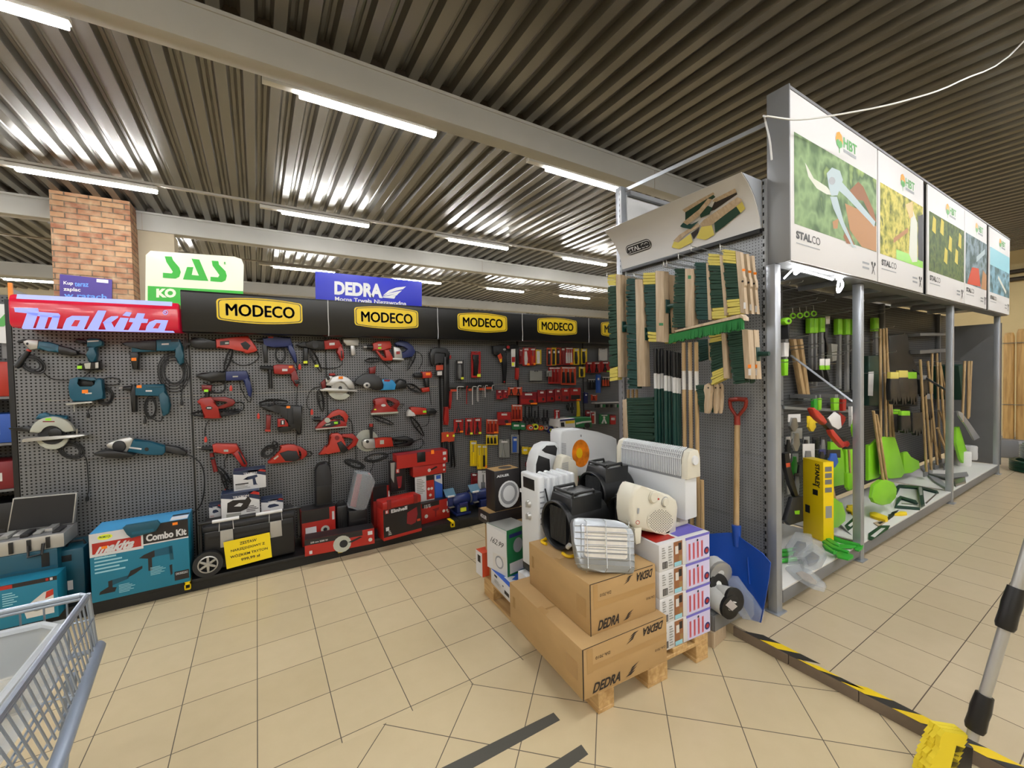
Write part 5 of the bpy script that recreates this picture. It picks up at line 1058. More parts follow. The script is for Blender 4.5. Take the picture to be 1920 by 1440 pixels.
redbox('power_tool_carton', 'long low red carton with angle grinder picture at the shelf edge', (795, 768), (1243, 682), (783, 664), .16, txt='230 mm 2300 W')
c = [onY(*S55(p)[0], 4.34) for p in ((866, 432), (968, 428), (968, 250), (950, 185), (928, 168), (880, 180), (864, 210))]
t = thing('tool_case', 'upright dark grey case with rounded top standing on the tall red carton', 'case', c[0])
mb = MB(); zb = ba.z1 + .001
for i in (0, 1): c[i].z = zb
mb.prism(c, (0, .10, 0), m_dgrey, .012); mb.build('shell', t)
mb = MB(); k = [c[0] + (c[1] - c[0]) * a + V((0, -.006, 0)) for a in (.04, .96)]
mb.prism([k[0] + V((0, 0, .02)), k[1] + V((0, 0, .02)), k[1] + V((0, 0, .20)), k[0] + V((0, 0, .20))], (0, .01, 0), m_blk2, .006); mb.build('front_cover', t)
mb = MB(); mb.tube([c[2] + V((-.01, .03, 0)), c[3] + V((0, .03, .012)), c[4] + V((0, .03, .015)), c[5] + V((0, .03, .012)), c[6] + V((.0, .03, 0))], .008, m_blk2, 6, smooth=3); mb.build('strap', t)
B = Box('tool_case', 'black ribbed case standing behind the long red carton', 'case', (1002, 620), (1078, 610), (1000, 445), ZB, .14, m_blk2, S55, Yfix=4.32, bev=.02, part='shell')
B.begin('rib'); [B.r(m_dgrey, .15 + .2 * i, .1, .22 + .2 * i, .85, .003) for i in range(4)]; B.end()
B.begin('carry_handle'); B.mb.tube([B.top(0)(.2, .5), B.top(.03)(.3, .5), B.top(.03)(.7, .5), B.top(0)(.8, .5)], .008, m_dgrey, 6); B.end()
# bagged case leaning
q = [onY(*S55(p)[0], 4.26) for p in ((1085, 440), (1180, 470), (1240, 290), (1215, 245), (1130, 235))]
t = thing('bagged_case', 'tilted dark case wrapped in a clear bag leaning behind the long red carton', 'case', q[1])
low = min(p.z for p in q)
mb = MB(); mb.prism([V((p.x, p.y, p.z - low + ZB + .17)) if False else p for p in q], (0, .12, 0), m_dgrey, .012); mb.build('shell', t)
mb = MB(); mb.prism([q[0] + V((0, -.003, 0)), q[0] * .62 + q[1] * .38 + V((0, -.003, 0)), q[4] * .62 + q[3] * .38 + V((0, -.003, 0)), q[4] + V((0, -.003, 0))], (0, .004, 0), m_cdr); mb.build('side_print', t)
cq = sum(q, V((0, 0, 0))) / 5
mb = MB(); mb.prism([cq + (p - cq) * 1.12 + V((0, -.02, 0)) for p in q], (0, .15, 0), m_film, .02, 2, both=True); mb.build('clear_bag', t)
B = Box('shelf_stand', 'black crate under the bagged case behind the long red carton', 'crate', (1080, 600), (1200, 590), (1080, 478), ZB, .16, m_blk2, S55, Yfix=4.24, bev=.008, part='shell')
B.begin('rib'); [B.r(m_dgrey, .1, y, .9, y + .06, .003) for y in (.3, .6)]; B.end()

# red plastic case in printed sleeve and its neighbours
B = Box('drill_case', 'black printed drill carton with red plastic lid and carry handle, at the shelf edge', 'case', (1302, 668), (1545, 600), (1288, 472), ZB, .16, (m_bbk, m_red, m_bred), S55, part='carton')
B.begin('front_print').r(m_bred, 0, 0, 1, .10).r(m_bred, .05, .86, .14, .98, .002).tx(m_bwh, 'E', .07, .88, .12, .96, .003, .05).tx(m_bwh, 'Einhell', .2, .85, .62, .97, .003, .04)
B.pg(m_cdr, [(.60, .38), (.62, .74), (.88, .86), (.90, .60), (.84, .34), (.72, .30)]).pg(m_dgrey, [(.36, .62), (.56, .74), (.62, .66), (.56, .3), (.44, .3)], .0014).r(m_bwh, .06, .3, .14, .42).r(m_cor, .88, .36, .97, .44)
lines(B, m_ltop, .12, .14, .2, .3, 3); B.end()
B.begin('lid'); B.mb.obox(B.pt(-.02, 1.0, .01), B.u * 1.03, B.back * 1.08, V((0, 0, .075)), m_red, .015); B.mb.obox(B.pt(.1, 1.0, .014), B.u * .1, B.n * -.02, V((0, 0, .09)), m_red2, .004); B.mb.obox(B.pt(.8, 1.0, .014), B.u * .1, B.n * -.02, V((0, 0, .09)), m_red2, .004); B.end(); bd = B
bg = redbox('power_tool_carton', 'red carton with demolition tool drawing right of the printed drill carton', (1548, 560), (1726, 512), (1540, 432), .18, pic=False, txt='710 W', band=False)
bg.begin('picture').r(m_bbk, 0, .78, .62, 1).pg(m_cdr, [(.35, .62), (.62, .66), (.6, .52), (.52, .5), (.5, .2), (.46, .2), (.46, .5)]).ci(m_ltop, .15, .35, .06).ci(m_ltop, .78, .4, .05).ci(m_ltop, .9, .4, .04).tx(m_bwh, '710 W', .08, .84, .3, .93).end()
bh = redbox('power_tool_carton', 'small red carton standing behind the red lid of the drill carton', (1240, 600), (1348, 590), (1236, 322), .12, Y=4.37, pic=False)
bl_ = Box('boxed_tool', 'white carton with red side panel stacked behind the printed drill carton', 'box', (1505, 420), (1628, 392), (1475, 258), bg.z1 + .001, .13, (m_bwh, m_bwh, m_bbk), S55, Yfix=4.28, group=None)
bl_.begin('front_print').r(m_bred, .58, .04, .99, .78).r(m_bbk, .58, .78, .99, .98).ci(m_ltop, .7, .45, .07).ci(m_ltop, .86, .45, .07).ci(m_ltop, .78, .2, .07); lines(bl_, m_cgy, .08, .3, .5, .9, 9); bl_.end()
b2 = Box('boxed_tool', 'narrow blue and white carton beside the white carton with red side panel', 'box', (1632, 420), (1680, 380), (1630, 240), bg.z1 + .001, .12, (m_bwh, m_cbl, m_cbl), S55, Yfix=4.31)
b2.begin('front_print').pg(m_cbl, [(0, 0), (1, 0), (1, .55), (0, .75)]).r(m_cbl, .2, .8, .8, .96).end()
zk = bl_.z1 + .001
bk = redbox('power_tool_carton', 'shorter red case with clasp under the longest red case of the pile', (1490, 245), (1702, 220), (1480, 190), .13, z0=zk, Y=4.26, band=False, pic=False, mats=(m_bred, m_bbk, m_bred))
bk.begin('picture').ci(m_ltop, .48, .45, .05).pg(m_bbk, [(.5, .5), (.7, .75), (.74, .62), (.55, .4)]).end()
bj = redbox('power_tool_carton', 'longest red case with black clasp, topmost of the pile', (1386, 162), (1712, 128), (1384, 118), .16, z0=bk.z1 + .001, Y=4.24, band=False, pic=False, mats=(m_bred, m_cdr, m_red))
bj.begin('clasp'); bj.mb.obox(bj.pt(.38, .3, .001), bj.u * .16, bj.n * .012, bj.up * .75, m_blk2, .003); bj.end()
bj.begin('price_tag').r(m_tor, .66, .8, .72, 1.1, .004).end()
ci = Box('drill_case', 'black windowed drill pack with square red logo standing behind the red lid', 'case', (1350, 350), (1440, 350), (1345, 165), bd.z1 + .08, .1, (m_bbk, m_bbk, m_bbk), S55, Yfix=4.27, bev=.004)
ci.begin('front_print').r(m_bred, .36, .62, .62, .78, .002).tx(m_bwh, 'E', .42, .65, .56, .75, .003, .05).pg(m_cgy, [(0, 1), (.3, 1), (.2, .3), (0, .5)]).pg(m_cdr, [(.4, .5), (.8, .5), (.7, .1), (.5, .1)]).ci(m_cor, .55, .12, .05).end()
# bench grinder
o = onZ(*S55((1845, 520))[0], ZB); o.y = 4.28; bx = o.x
t = thing('bench_grinder', 'navy bench grinder with pale wheels and teal eye shields', 'bench grinder', (bx, 4.28, ZB))
mb = MB(); mb.box((bx - .09, 4.2, ZB), (bx + .09, 4.40, ZB + .03), m_nblue, .008); mb.box((bx - .07, 4.22, ZB + .03), (bx + .07, 4.36, ZB + .12), m_nblue, .01); mb.build('base', t)
mb = MB(); mb.lathe((bx - .11, 4.29, ZB + .16), (1, 0, 0), [(0, .05), (.02, .065), (.2, .065), (.22, .05)], m_nblue, 18); mb.build('motor', t)
for s in (-1, 1):
 mb = MB(); mb.lathe((bx + s * .15 - .015, 4.29, ZB + .16), (1, 0, 0), [(0, .0), (0, .078), (.03, .078), (.03, 0)], m_pale, 22); mb.build('grinding_wheel', t)
 mb = MB(); mb.lathe((bx + s * .15 - .025, 4.29, ZB + .16), (1, 0, 0), [(0, .06), (0, .088), (.05, .088), (.05, .06)], m_nblue, 18, False); mb.build('wheel_guard', t)
 mb = MB(); mb.prism([(bx + s * .15 - .06, 4.19, ZB + .24), (bx + s * .15 + .06, 4.19, ZB + .24), (bx + s * .15 + .06, 4.26, ZB + .30), (bx + s * .15 - .06, 4.26, ZB + .30)], (0, .01, .01), m_teal, .004); mb.box((bx + s * .15 - .04, 4.185, ZB + .232), (bx + s * .15 + .04, 4.2, ZB + .25), m_white, .003); mb.build('eye_shield', t)
 mb = MB(); mb.box((bx + s * .15 - .03, 4.17, ZB + .12), (bx + s * .15 + .03, 4.22, ZB + .13), m_steel, .002); mb.build('tool_rest', t)
mb = MB(); mb.box((bx - .035, 4.195, ZB + .045), (bx + .03, 4.219, ZB + .085), m_tye, .001); mb.box((bx - .05, 4.19, ZB + .11), (bx + .05, 4.22, ZB + .14), m_cnv, .003); mb.build('label', t)
t = thing('bench_grinder', 'second bench grinder in navy, partly hidden behind the first one', 'bench grinder', (bx + .33, 4.34, ZB))
mb = MB(); mb.box((bx + .26, 4.28, ZB), (bx + .4, 4.44, ZB + .1), m_nblue, .008); mb.build('base', t)
mb = MB(); mb.lathe((bx + .22, 4.36, ZB + .15), (1, 0, 0), [(0, .05), (.02, .06), (.2, .06), (.22, .05)], m_nblue, 16); mb.build('motor', t)
for s in (-1, 1): mb = MB(); mb.lathe((bx + .33 + s * .13 - .015, 4.36, ZB + .15), (1, 0, 0), [(0, .0), (0, .075), (.03, .075), (.03, 0)], m_pale, 20); mb.build('grinding_wheel', t)
# small cartons further along the base shelf
for i, (xa, w, d, h, y, ma, lab) in enumerate(((2.28, .22, .16, .08, 4.2, (m_bwh, m_ltop, m_bbk), 'low white carton beyond the bench grinders'), (2.52, .16, .14, .16, 4.22, (m_cgy, m_cgy, m_cgy), 'grey carton beyond the bench grinders'), (2.70, .2, .2, .12, 4.18, (m_bbk, m_ltop, m_bbk), 'black carton with pale lid near the boxed heaters'), (2.95, .2, .18, .2, 4.2, (m_cnv, m_cnv, m_cnv), 'navy carton behind the boxed heaters'), (3.3, .3, .2, .22, 4.2, (m_bred, m_cdr, m_bred), 'red carton on the base shelf behind the white heaters'), (3.7, .25, .2, .16, 4.2, (m_cgn, m_cgn, m_cgn), 'green carton at the far base shelf'))):
 a = V((xa, y, ZB)); px = None
 t = thing('boxed_tool', lab, 'box', a)
 mb = MB(); mb.obox(a, (w, 0, 0), (0, d, 0), (0, 0, h), ma[2], .002); mb.rect(.01, .01, .99, .99, quad(a, a + V((w, 0, 0)), a + V((0, 0, h)), .0008), ma[0]); mb.rect(.01, .01, .99, .99, quad(a + V((0, 0, h)), a + V((w, 0, h)), a + V((0, d, h)), .0008), ma[1]); mb.build('carton', t)
 mb = MB(); mb.rect(.15, .3, .7, .6, quad(a, a + V((w, 0, 0)), a + V((0, 0, h)), .0016), m_bwh if i != 0 else m_bred); mb.build('front_print', t)
# yellow clips on the shelf edge
for x, y, lab in ((352, 1098, 'yellow clip on the shelf edge below the black trolley tool box wheel'), (638, 1030, 'yellow clip on the shelf edge below the long red carton'), (849, 983, 'yellow clip on the shelf edge near the bench grinder')):
 p = onY(x, y, YF - .02); z0 = p.z - .03
 t = thing('shelf_clip', lab, 'clip', (p.x, YF, z0), 'yellow clips on the shelf edge')
 mb = MB(); r = .02
 for a, b in (((p.x - r, z0), (p.x - r + .006, z0 + .055)), ((p.x + r - .006, z0), (p.x + r, z0 + .055)), ((p.x - r, z0), (p.x + r, z0 + .006)), ((p.x - r, z0 + .04), (p.x + r, z0 + .055))):
  mb.box((a[0], YF - .028, a[1]), (b[0], YF - .002, b[1]), m_yel)
 mb.build('frame', t)
 mb = MB(); mb.box((p.x - r * .9, YF - .02, z0 + .055), (p.x + r * .9, YF + .10, z0 + .060), m_yel, .001); mb.build('tongue', t)
# ================================================================ PALLET OF HEATERS
m_pal = wood_mat('pallet wood', '#c9a671', '#a98450', 1, 6)
m_cdb = mat('brown cardboard', '#ab8a5b', 0.75, noise=0.05, scale=5, stretch=(1, 1, 3)); m_cdb2 = mat('brown cardboard flap', '#977748', 0.75, noise=0.05, scale=5)
m_tapeb = mat('parcel tape', '#a58252', 0.35); m_print = mat('carton ink', '#241d18', 0.7)
m_hwh = mat('heater white enamel', '#d3d5d6', 0.35); m_hwb = mat('heater warm white plastic', '#cfcab9', 0.4); m_hgr = mat('heater grille grey', '#8e9094', 0.45)
m_hbk = mat('heater black steel', '#121314', 0.42); m_ytube = mat('yellow tube', '#e2b713', 0.35); m_flame = mat('flame orange print', '#e27a18', 0.4, noise=0.45, scale=14)
m_galv = mat('galvanised heater sheet', '#9fa3a6', 0.34, 0.7); m_mesh = mat('radiant ceramic', '#ddd6c8', 0.8, noise=.06, scale=30)
p0, ux, uy = V((1.364, 1.475, 0)), V((.81, -.05, 0)), V((.06, 1.30, 0))
t = thing('pallet', 'wooden pallet carrying the heaters and cartons', 'pallet', p0 + ux * .5 + uy * .5)
PH = .149
def pslab(nm, a0, b0, a1, b1, z0, z1):
 mb = MB(); mb.obox(p0 + ux * a0 + uy * b0 + V((0, 0, z0)), ux * (a1 - a0), uy * (b1 - b0), V((0, 0, z1 - z0)), m_pal, .003, 1); mb.build(nm, t)
for a0, a1 in ((0, .125), (.41, .59), (.875, 1)):
 pslab('bottom_board', a0, 0, a1, 1, 0.0, .022)
 for b0, b1 in ((0, .12), (.44, .56), (.88, 1)): pslab('block', a0, b0, a1, b1, .0222, .1)
for b0, b1 in ((0, .12), (.44, .56), (.88, 1)): pslab('stringer', 0, b0, 1, b1, .1002, .122)
for i in range(5): pslab('deck_board', .215 * i, 0, .215 * i + .14, 1, .1222, PH)
ZP = PH + .001

def wing(B, m, a, b, s, fn=None, flip=1):
 """Three slanted feathers of the carton logo."""
 f = fn or B.front(.002)
 f_ = lambda x, y: f(a + flip * (x * s), b + flip * (y * s * .48 * B.w / B.h))
 for q in ([(0, 0), (.12, .01), (.22, .12), (.13, .09)], [(.06, .07), (.15, .11), (.26, .23), (.14, .17)], [(.11, .15), (.17, .20), (.31, .36), (.15, .25)]): B.mb.decal(q, f_, m)

def cardbox(lab, bl, br, bb, tl, z0):
 a, b, c = onZ(*bl, z0), onZ(*br, z0), onZ(*bb, z0)
 B = Box('shipping_carton', lab, 'box', bl, br, tl, z0, (c - a).length, m_cdb, part='carton', bev=.004)
 F = B.front()
 B.begin('edge_tape').r(m_print, 0.0, .0, .012, 1, .0015).r(m_print, .0, .985, .95, 1.0, .0015).end()
 B.begin('parcel_tape').r(m_tapeb, .06, .50, .99, .62, .0012).r(m_tapeb, .05, .48, .11, .96, .0013).end()
 B.begin('printed_lettering').tx(m_print, 'DEDRA', .10, .06, .44, .25, .002, .03, .1); wing(B, m_print, .47, .07, .55)
 ff = B.front(.002)
 B.mb.text('DEDRA', lambda u, v: ff(.95 - .28 * (u + .1 * v) / 1.1, .93 - .17 * v), m_print, .03)
 wing(B, m_print, .64, .93, .5, None, -1)
 B.mb.text('DA-7010', lambda u, v: ff(.30 - .16 * u, .76 - .06 * v), m_print, 0); B.mb.text('DA-7010', lambda u, v: ff(.97 - .13 * u, .36 - .05 * v), m_print, 0)
 B.end()
 B.begin('hand_hole').mb.rect(.06, .45, .10, .72, B.left(.0015), m_cdb2); B.end(); B.begin('side_tape').mb.rect(.82, .30, .95, .66, B.left(.0013), m_tapeb); B.end()
 B.begin('lid_seam').mb.rect(.0, .49, 1, .51, B.top(.0012), m_cdb2); B.mb.rect(.0, .45, .06, .55, B.top(.0015), m_tapeb); B.mb.rect(.94, .45, 1.0, .55, B.top(.0015), m_tapeb); B.end()
 return B
A = cardbox('larger brown cardboard carton lying directly on the pallet', (1093, 1315), (1251, 1238), (958, 1163), (1095.6, 1217), ZP)
Bx = cardbox('smaller brown cardboard carton stacked on the larger one', (1107, 1194), (1230, 1146), (988, 1095), (1103, 1097), A.z1 + .001)

# stack of four printed convector cartons
zz = ZP; w0, w1 = onZ(1252, 1219, ZP), onZ(1332, 1183, ZP); d = (w1 - w0).normalized()
w0 = w1 - d * .40; hW = .1465
pos = ['lowest', 'second from the bottom', 'third from the bottom', 'topmost']
for i in range(4):
 B = Box('heater_carton', 'white printed heater carton, %s of the stack of four on the pallet' % pos[i], 'box', (1252, 1219), (1332, 1183), None, ZP, .62, m_bwh, group='stacked heater cartons', h=hW - .001)
 B.p0 = w0 + V((0, 0, zz - ZP + (0))); B.p1 = w1 + V((0, 0, zz - ZP)); B.u = B.p1 - B.p0; B.w = B.u.length; B.z1 = zz + hW - .001
 bpy.data.objects.remove(B.t.children[0]); B.t.location = B.p0 + B.u * .5 + B.back * .5; ORG[B.t.name] = V(B.t.location)
 mb = MB(); mb.obox(B.p0, B.u, B.back, B.up, m_bwh, .002); mb.build('carton', B.t)
 B.begin('front_print').r(mat('pale lilac print', '#c9c3e0', .45), .52, .02, .99, .98).r(mat('violet print', '#6a62b8', .45), .5, .90, 1, 1, .0015)
 for k in range(4): B.r(mat('pink heater bar print', '#c96a78', .45), .56 + .085 * k, .1, .60 + .085 * k, .74, .0018).r(m_bred, .575 + .085 * k, .16, .585 + .085 * k, .7, .0024)
 B.ci(m_cnv, .93, .28, .055, .002).ci(m_bred, .93, .28, .03, .003).ci(m_dgrey, .74, .80, .018, .003)
 B.r(mat('brown room print', '#8a5a38', .45), .27, .03, .44, .97).r(m_ltop, .30, .5, .36, .8, .0018).r(m_cdb2, .37, .12, .43, .42, .0018).r(m_bcy, .28, .04, .42, .2, .002).r(m_print, .36, .62, .42, .9, .0022)
 lines(B, m_cgy, .17, .1, .25, .9, 8); B.r(m_print, .06, .08, .15, .34).r(m_bwh, .075, .1, .08, .32, .002).r(m_bwh, .10, .1, .105, .32, .002).r(m_bwh, .125, .1, .13, .32, .002); lines(B, m_cgy, .05, .45, .12, .9, 5); B.end()
 if i == 3:
  B.begin('top_print').mb.rect(.03, .05, .4, .4, B.top(.0015), m_bred); B.mb.rect(.45, .05, .98, .5, B.top(.0015), mat('violet print', '#6a62b8', .45)); B.end()
 zz += hW
ZW = zz
# price marked box and the small cartons behind it
L1 = Box('heater_carton', 'low white carton with black print at the open side of the pallet', 'box', (921, 1092), (957, 1131), (920, 1066), ZP, .30, (m_bwh, m_cbl, m_bwh))
L1.begin('front_print').r(m_print, .2, .75, .35, .9).r(m_print, .72, .25, .95, .5).r(m_dgrey, .62, .6, .68, .7); lines(L1, m_cgy, .2, .3, .55, .6, 5); L1.end()
L1.begin('top_print').mb.decal([(.5, .1), (.9, .1), (.8, .3), (.7, .2), (.6, .35)], L1.top(.0015), m_bwh); L1.end()
L2 = Box('heater_carton', 'white and orange carton at the far corner of the pallet', 'box', (893, 1073), (905, 1083), (893, 1030), ZP, .28, (m_bwh, m_cor, m_cor))
L2.begin('front_print').r(m_print, .3, .55, .75, .85).end()
z1 = L1.z1 + .001
G = Box('heater_carton', 'green and white fan heater carton with a handwritten price note', 'box', (914, 1062), (952, 1083), (908, 978), z1, .20, (m_bwh, m_cgy, m_cgn))
G.begin('front_print').pg(m_ltop, [(.3, .05), (.95, .05), (.95, .4), (.3, .4)]).ci(m_hgr, .62, .24, .2, .002).ci(m_bwh, .62, .24, .15, .003); G.end()
q = [G.pt(.08, .40, .006), G.pt(1.0, .42, .006), G.pt(1.0, .93, .006), G.pt(.06, .98, .006)]
G.begin('side_print').mb.disc(.5, .62, .22, .16, lambda a, b: G.right(.0015)(a, b), m_hgr, 18); G.mb.rect(.1, .82, .7, .9, G.right(.0015), m_cnv); G.mb.rect(.1, .05, .95, .28, G.right(.0015), m_ltop); G.end()
t = thing('price_note', 'white note with handwritten price on the green and white carton', 'paper', (q[0] + q[2]) / 2)
mb = MB(); mb.prism([p for p in q], -G.n * .001, m_bwh); mb.build('sheet', t)
mb = MB(); fq = lambda a, b: q[0] * (1 - a) * (1 - b) + q[1] * a * (1 - b) + q[2] * a * b + q[3] * (1 - a) * b + G.n * .0015
mb.text('162,99', lambda u, v: fq(.14 + .76 * u, .36 + .26 * v - .06 * u), m_print, 0, .2); mb.build('lettering', t)
for nm, lab, x, y, z0_, w, dd, h, mm in (('heater_carton', 'plain white carton under the oil radiator', 1.43, 2.17, ZP, .42, .125, .215, m_bwh), ('heater_carton', 'plain brown carton under the tall black heater carton', 1.45, 2.66, ZP, .36, .13, .40, m_cdb),
                          ('heater_carton', 'plain brown carton under the tall white heaters at the back of the pallet', 1.80, 2.10, ZP, .38, .68, onX(1112, 922, 1.80).z - .125 * 1.07 - ZP - .001, m_cdb)):
 tt = thing(nm, lab, 'box', (x, y, z0_)); mb = MB(); mb.box((x, y, z0_), (x + w, y + dd, z0_ + h), mm, .003); mb.build('carton', tt)
 mb = MB(); mb.box((x + w * .45, y - .001, z0_), (x + w * .55, y + dd + .001, z0_ + h + .001), m_tapeb); mb.build('parcel_tape', tt)
ZBK = onX(1112, 922, 1.80).z - .125 * 1.07
# black heater cartons
c = onY(920, 958, 2.72)
K1 = thing('heater_carton', 'black carton with pale top print lying behind the price marked carton', 'box', (c.x, 2.66, ZP + .4))
a = V((1.42, 2.665, ZP + .402)); h = c.z - a.z
mb = MB(); mb.obox(a, (.30, 0, 0), (0, .17, 0), (0, 0, h), m_bbk, .002); mb.build('carton', K1)
fT = quad(a + V((0, 0, h)), a + V((.30, 0, h)), a + V((0, .17, h)), .001)
mb = MB(); mb.rect(.02, .02, .98, .98, fT, m_cdb2); mb.disc(.55, .45, .22, .36, quad(a + V((0, 0, h)), a + V((.30, 0, h)), a + V((0, .17, h)), .0018), m_print); mb.disc(.55, .45, .15, .26, quad(a + V((0, 0, h)), a + V((.30, 0, h)), a + V((0, .17, h)), .0025), m_hgr); mb.build('top_print', K1)
mb = MB(); mb.text('ADLER', lambda u, v: quad(a + V((0, .17, 0)), a, a + V((0, .17, h)), .0015)(.2 + .6 * u, .4 + .3 * v), m_bwh, .03); mb.build('front_print', K1)
a = a + V((.06, .01, h + .001)); h2 = onY(951, 879, 2.7).z - a.z
K2 = thing('heater_carton', 'tall black carton with a round white heater picture behind the oil radiator', 'box', a)
mb = MB(); mb.obox(a, (.22, 0, 0), (0, .14, 0), (0, 0, h2), m_bbk, .002); mb.build('carton', K2)
fF = lambda l: quad(a, a + V((.22, 0, 0)), a + V((0, 0, h2)), l)
mb = MB(); mb.text('ADLER', lambda u, v: fF(.0015)(.08 + .5 * u, .84 + .06 * v), m_bwh, .04); mb.disc(.55, .38, .42, .34, fF(.0015), m_hwh); mb.disc(.55, .40, .34, .28, fF(.0022), m_hgr); mb.disc(.55, .40, .24, .2, fF(.003), m_hwh); mb.build('front_print', K2)
mb = MB(); mb.rect(.02, .02, .98, .98, quad(a + V((0, 0, h2)), a + V((.22, 0, h2)), a + V((0, .14, h2)), .001), m_cdb2); mb.disc(.6, .5, .25, .3, quad(a + V((0, 0, h2)), a + V((.22, 0, h2)), a + V((0, .14, h2)), .002), m_print); mb.build('top_print', K2)

# oil radiator
X = 1.455; zb = ZP + .218
yr, yl = onX(1010, 960, X).y, onX(977, 960, X).y
zt = onX(990, 888, X).z
t = thing('oil_radiator', 'white oil filled radiator with two chrome knobs on its end panel', 'radiator', (X + .2, (yr + yl) / 2, zb))
z2 = zb + .06; H = zt - z2; wd = yl - yr
mb = MB(); mb.box((X, yr, z2), (X + .055, yl, zt), m_hwh, .014, 3); mb.build('control_panel', t)
mb = MB(); mb.box((X - .002, yr + wd * .2, z2 + H * .84), (X + .002, yr + wd * .82, z2 + H * .955), m_blk2, .001); mb.build('display', t)
for k, b in enumerate((.68, .55)):
 mb = MB(); mb.lathe((X + .002, (yr + yl) / 2 + .005, z2 + H * b), (-1, 0, 0), [(0, .026), (.008, .024), (.02, .018), (.022, .0)], m_sil, 16); mb.box((X - .026, (yr + yl) / 2 + .002, z2 + H * b - .018), (X - .018, (yr + yl) / 2 + .009, z2 + H * b + .018), m_sil, .001); mb.build('knob', t)
mb = MB()
for k in range(7): mb.box((X + .012, yr - .0015, z2 + H * (.50 + .055 * k)), (X + .045, yr + .001, z2 + H * (.515 + .055 * k)), m_hgr)
mb.build('vent_slots', t)
for k in range(5):
 xx = X + .075 + .05 * k
 mb = MB(); mb.box((xx, yr + .008, z2 + .02), (xx + .030, yl - .008, zt - .018), m_hwh, .014, 3); mb.box((xx - .012, yr + .03, z2 + .03), (xx + .026, yr + .045, zt - .03), m_hwh, .005); mb.box((xx - .012, yl - .05, zt - .05), (xx + .026, yl - .03, zt - .02), m_hwh, .005); mb.build('fin', t)
for xx in (X + .02, X + .24): mb = MB(); mb.box((xx, yr - .03, zb), (xx + .05, yl + .03, z2 + .001), m_blk2, .01); mb.build('foot', t)
mb = MB(); mb.tube([(X + .05, yr - .004, zt - .08), (X + .08, yr - .008, zt - .25), (X + .07, yr - .008, z2 + .15), (X + .04, yr - .006, z2 + .03)], .005, m_cord, 6, smooth=4); mb.build('cord', t)

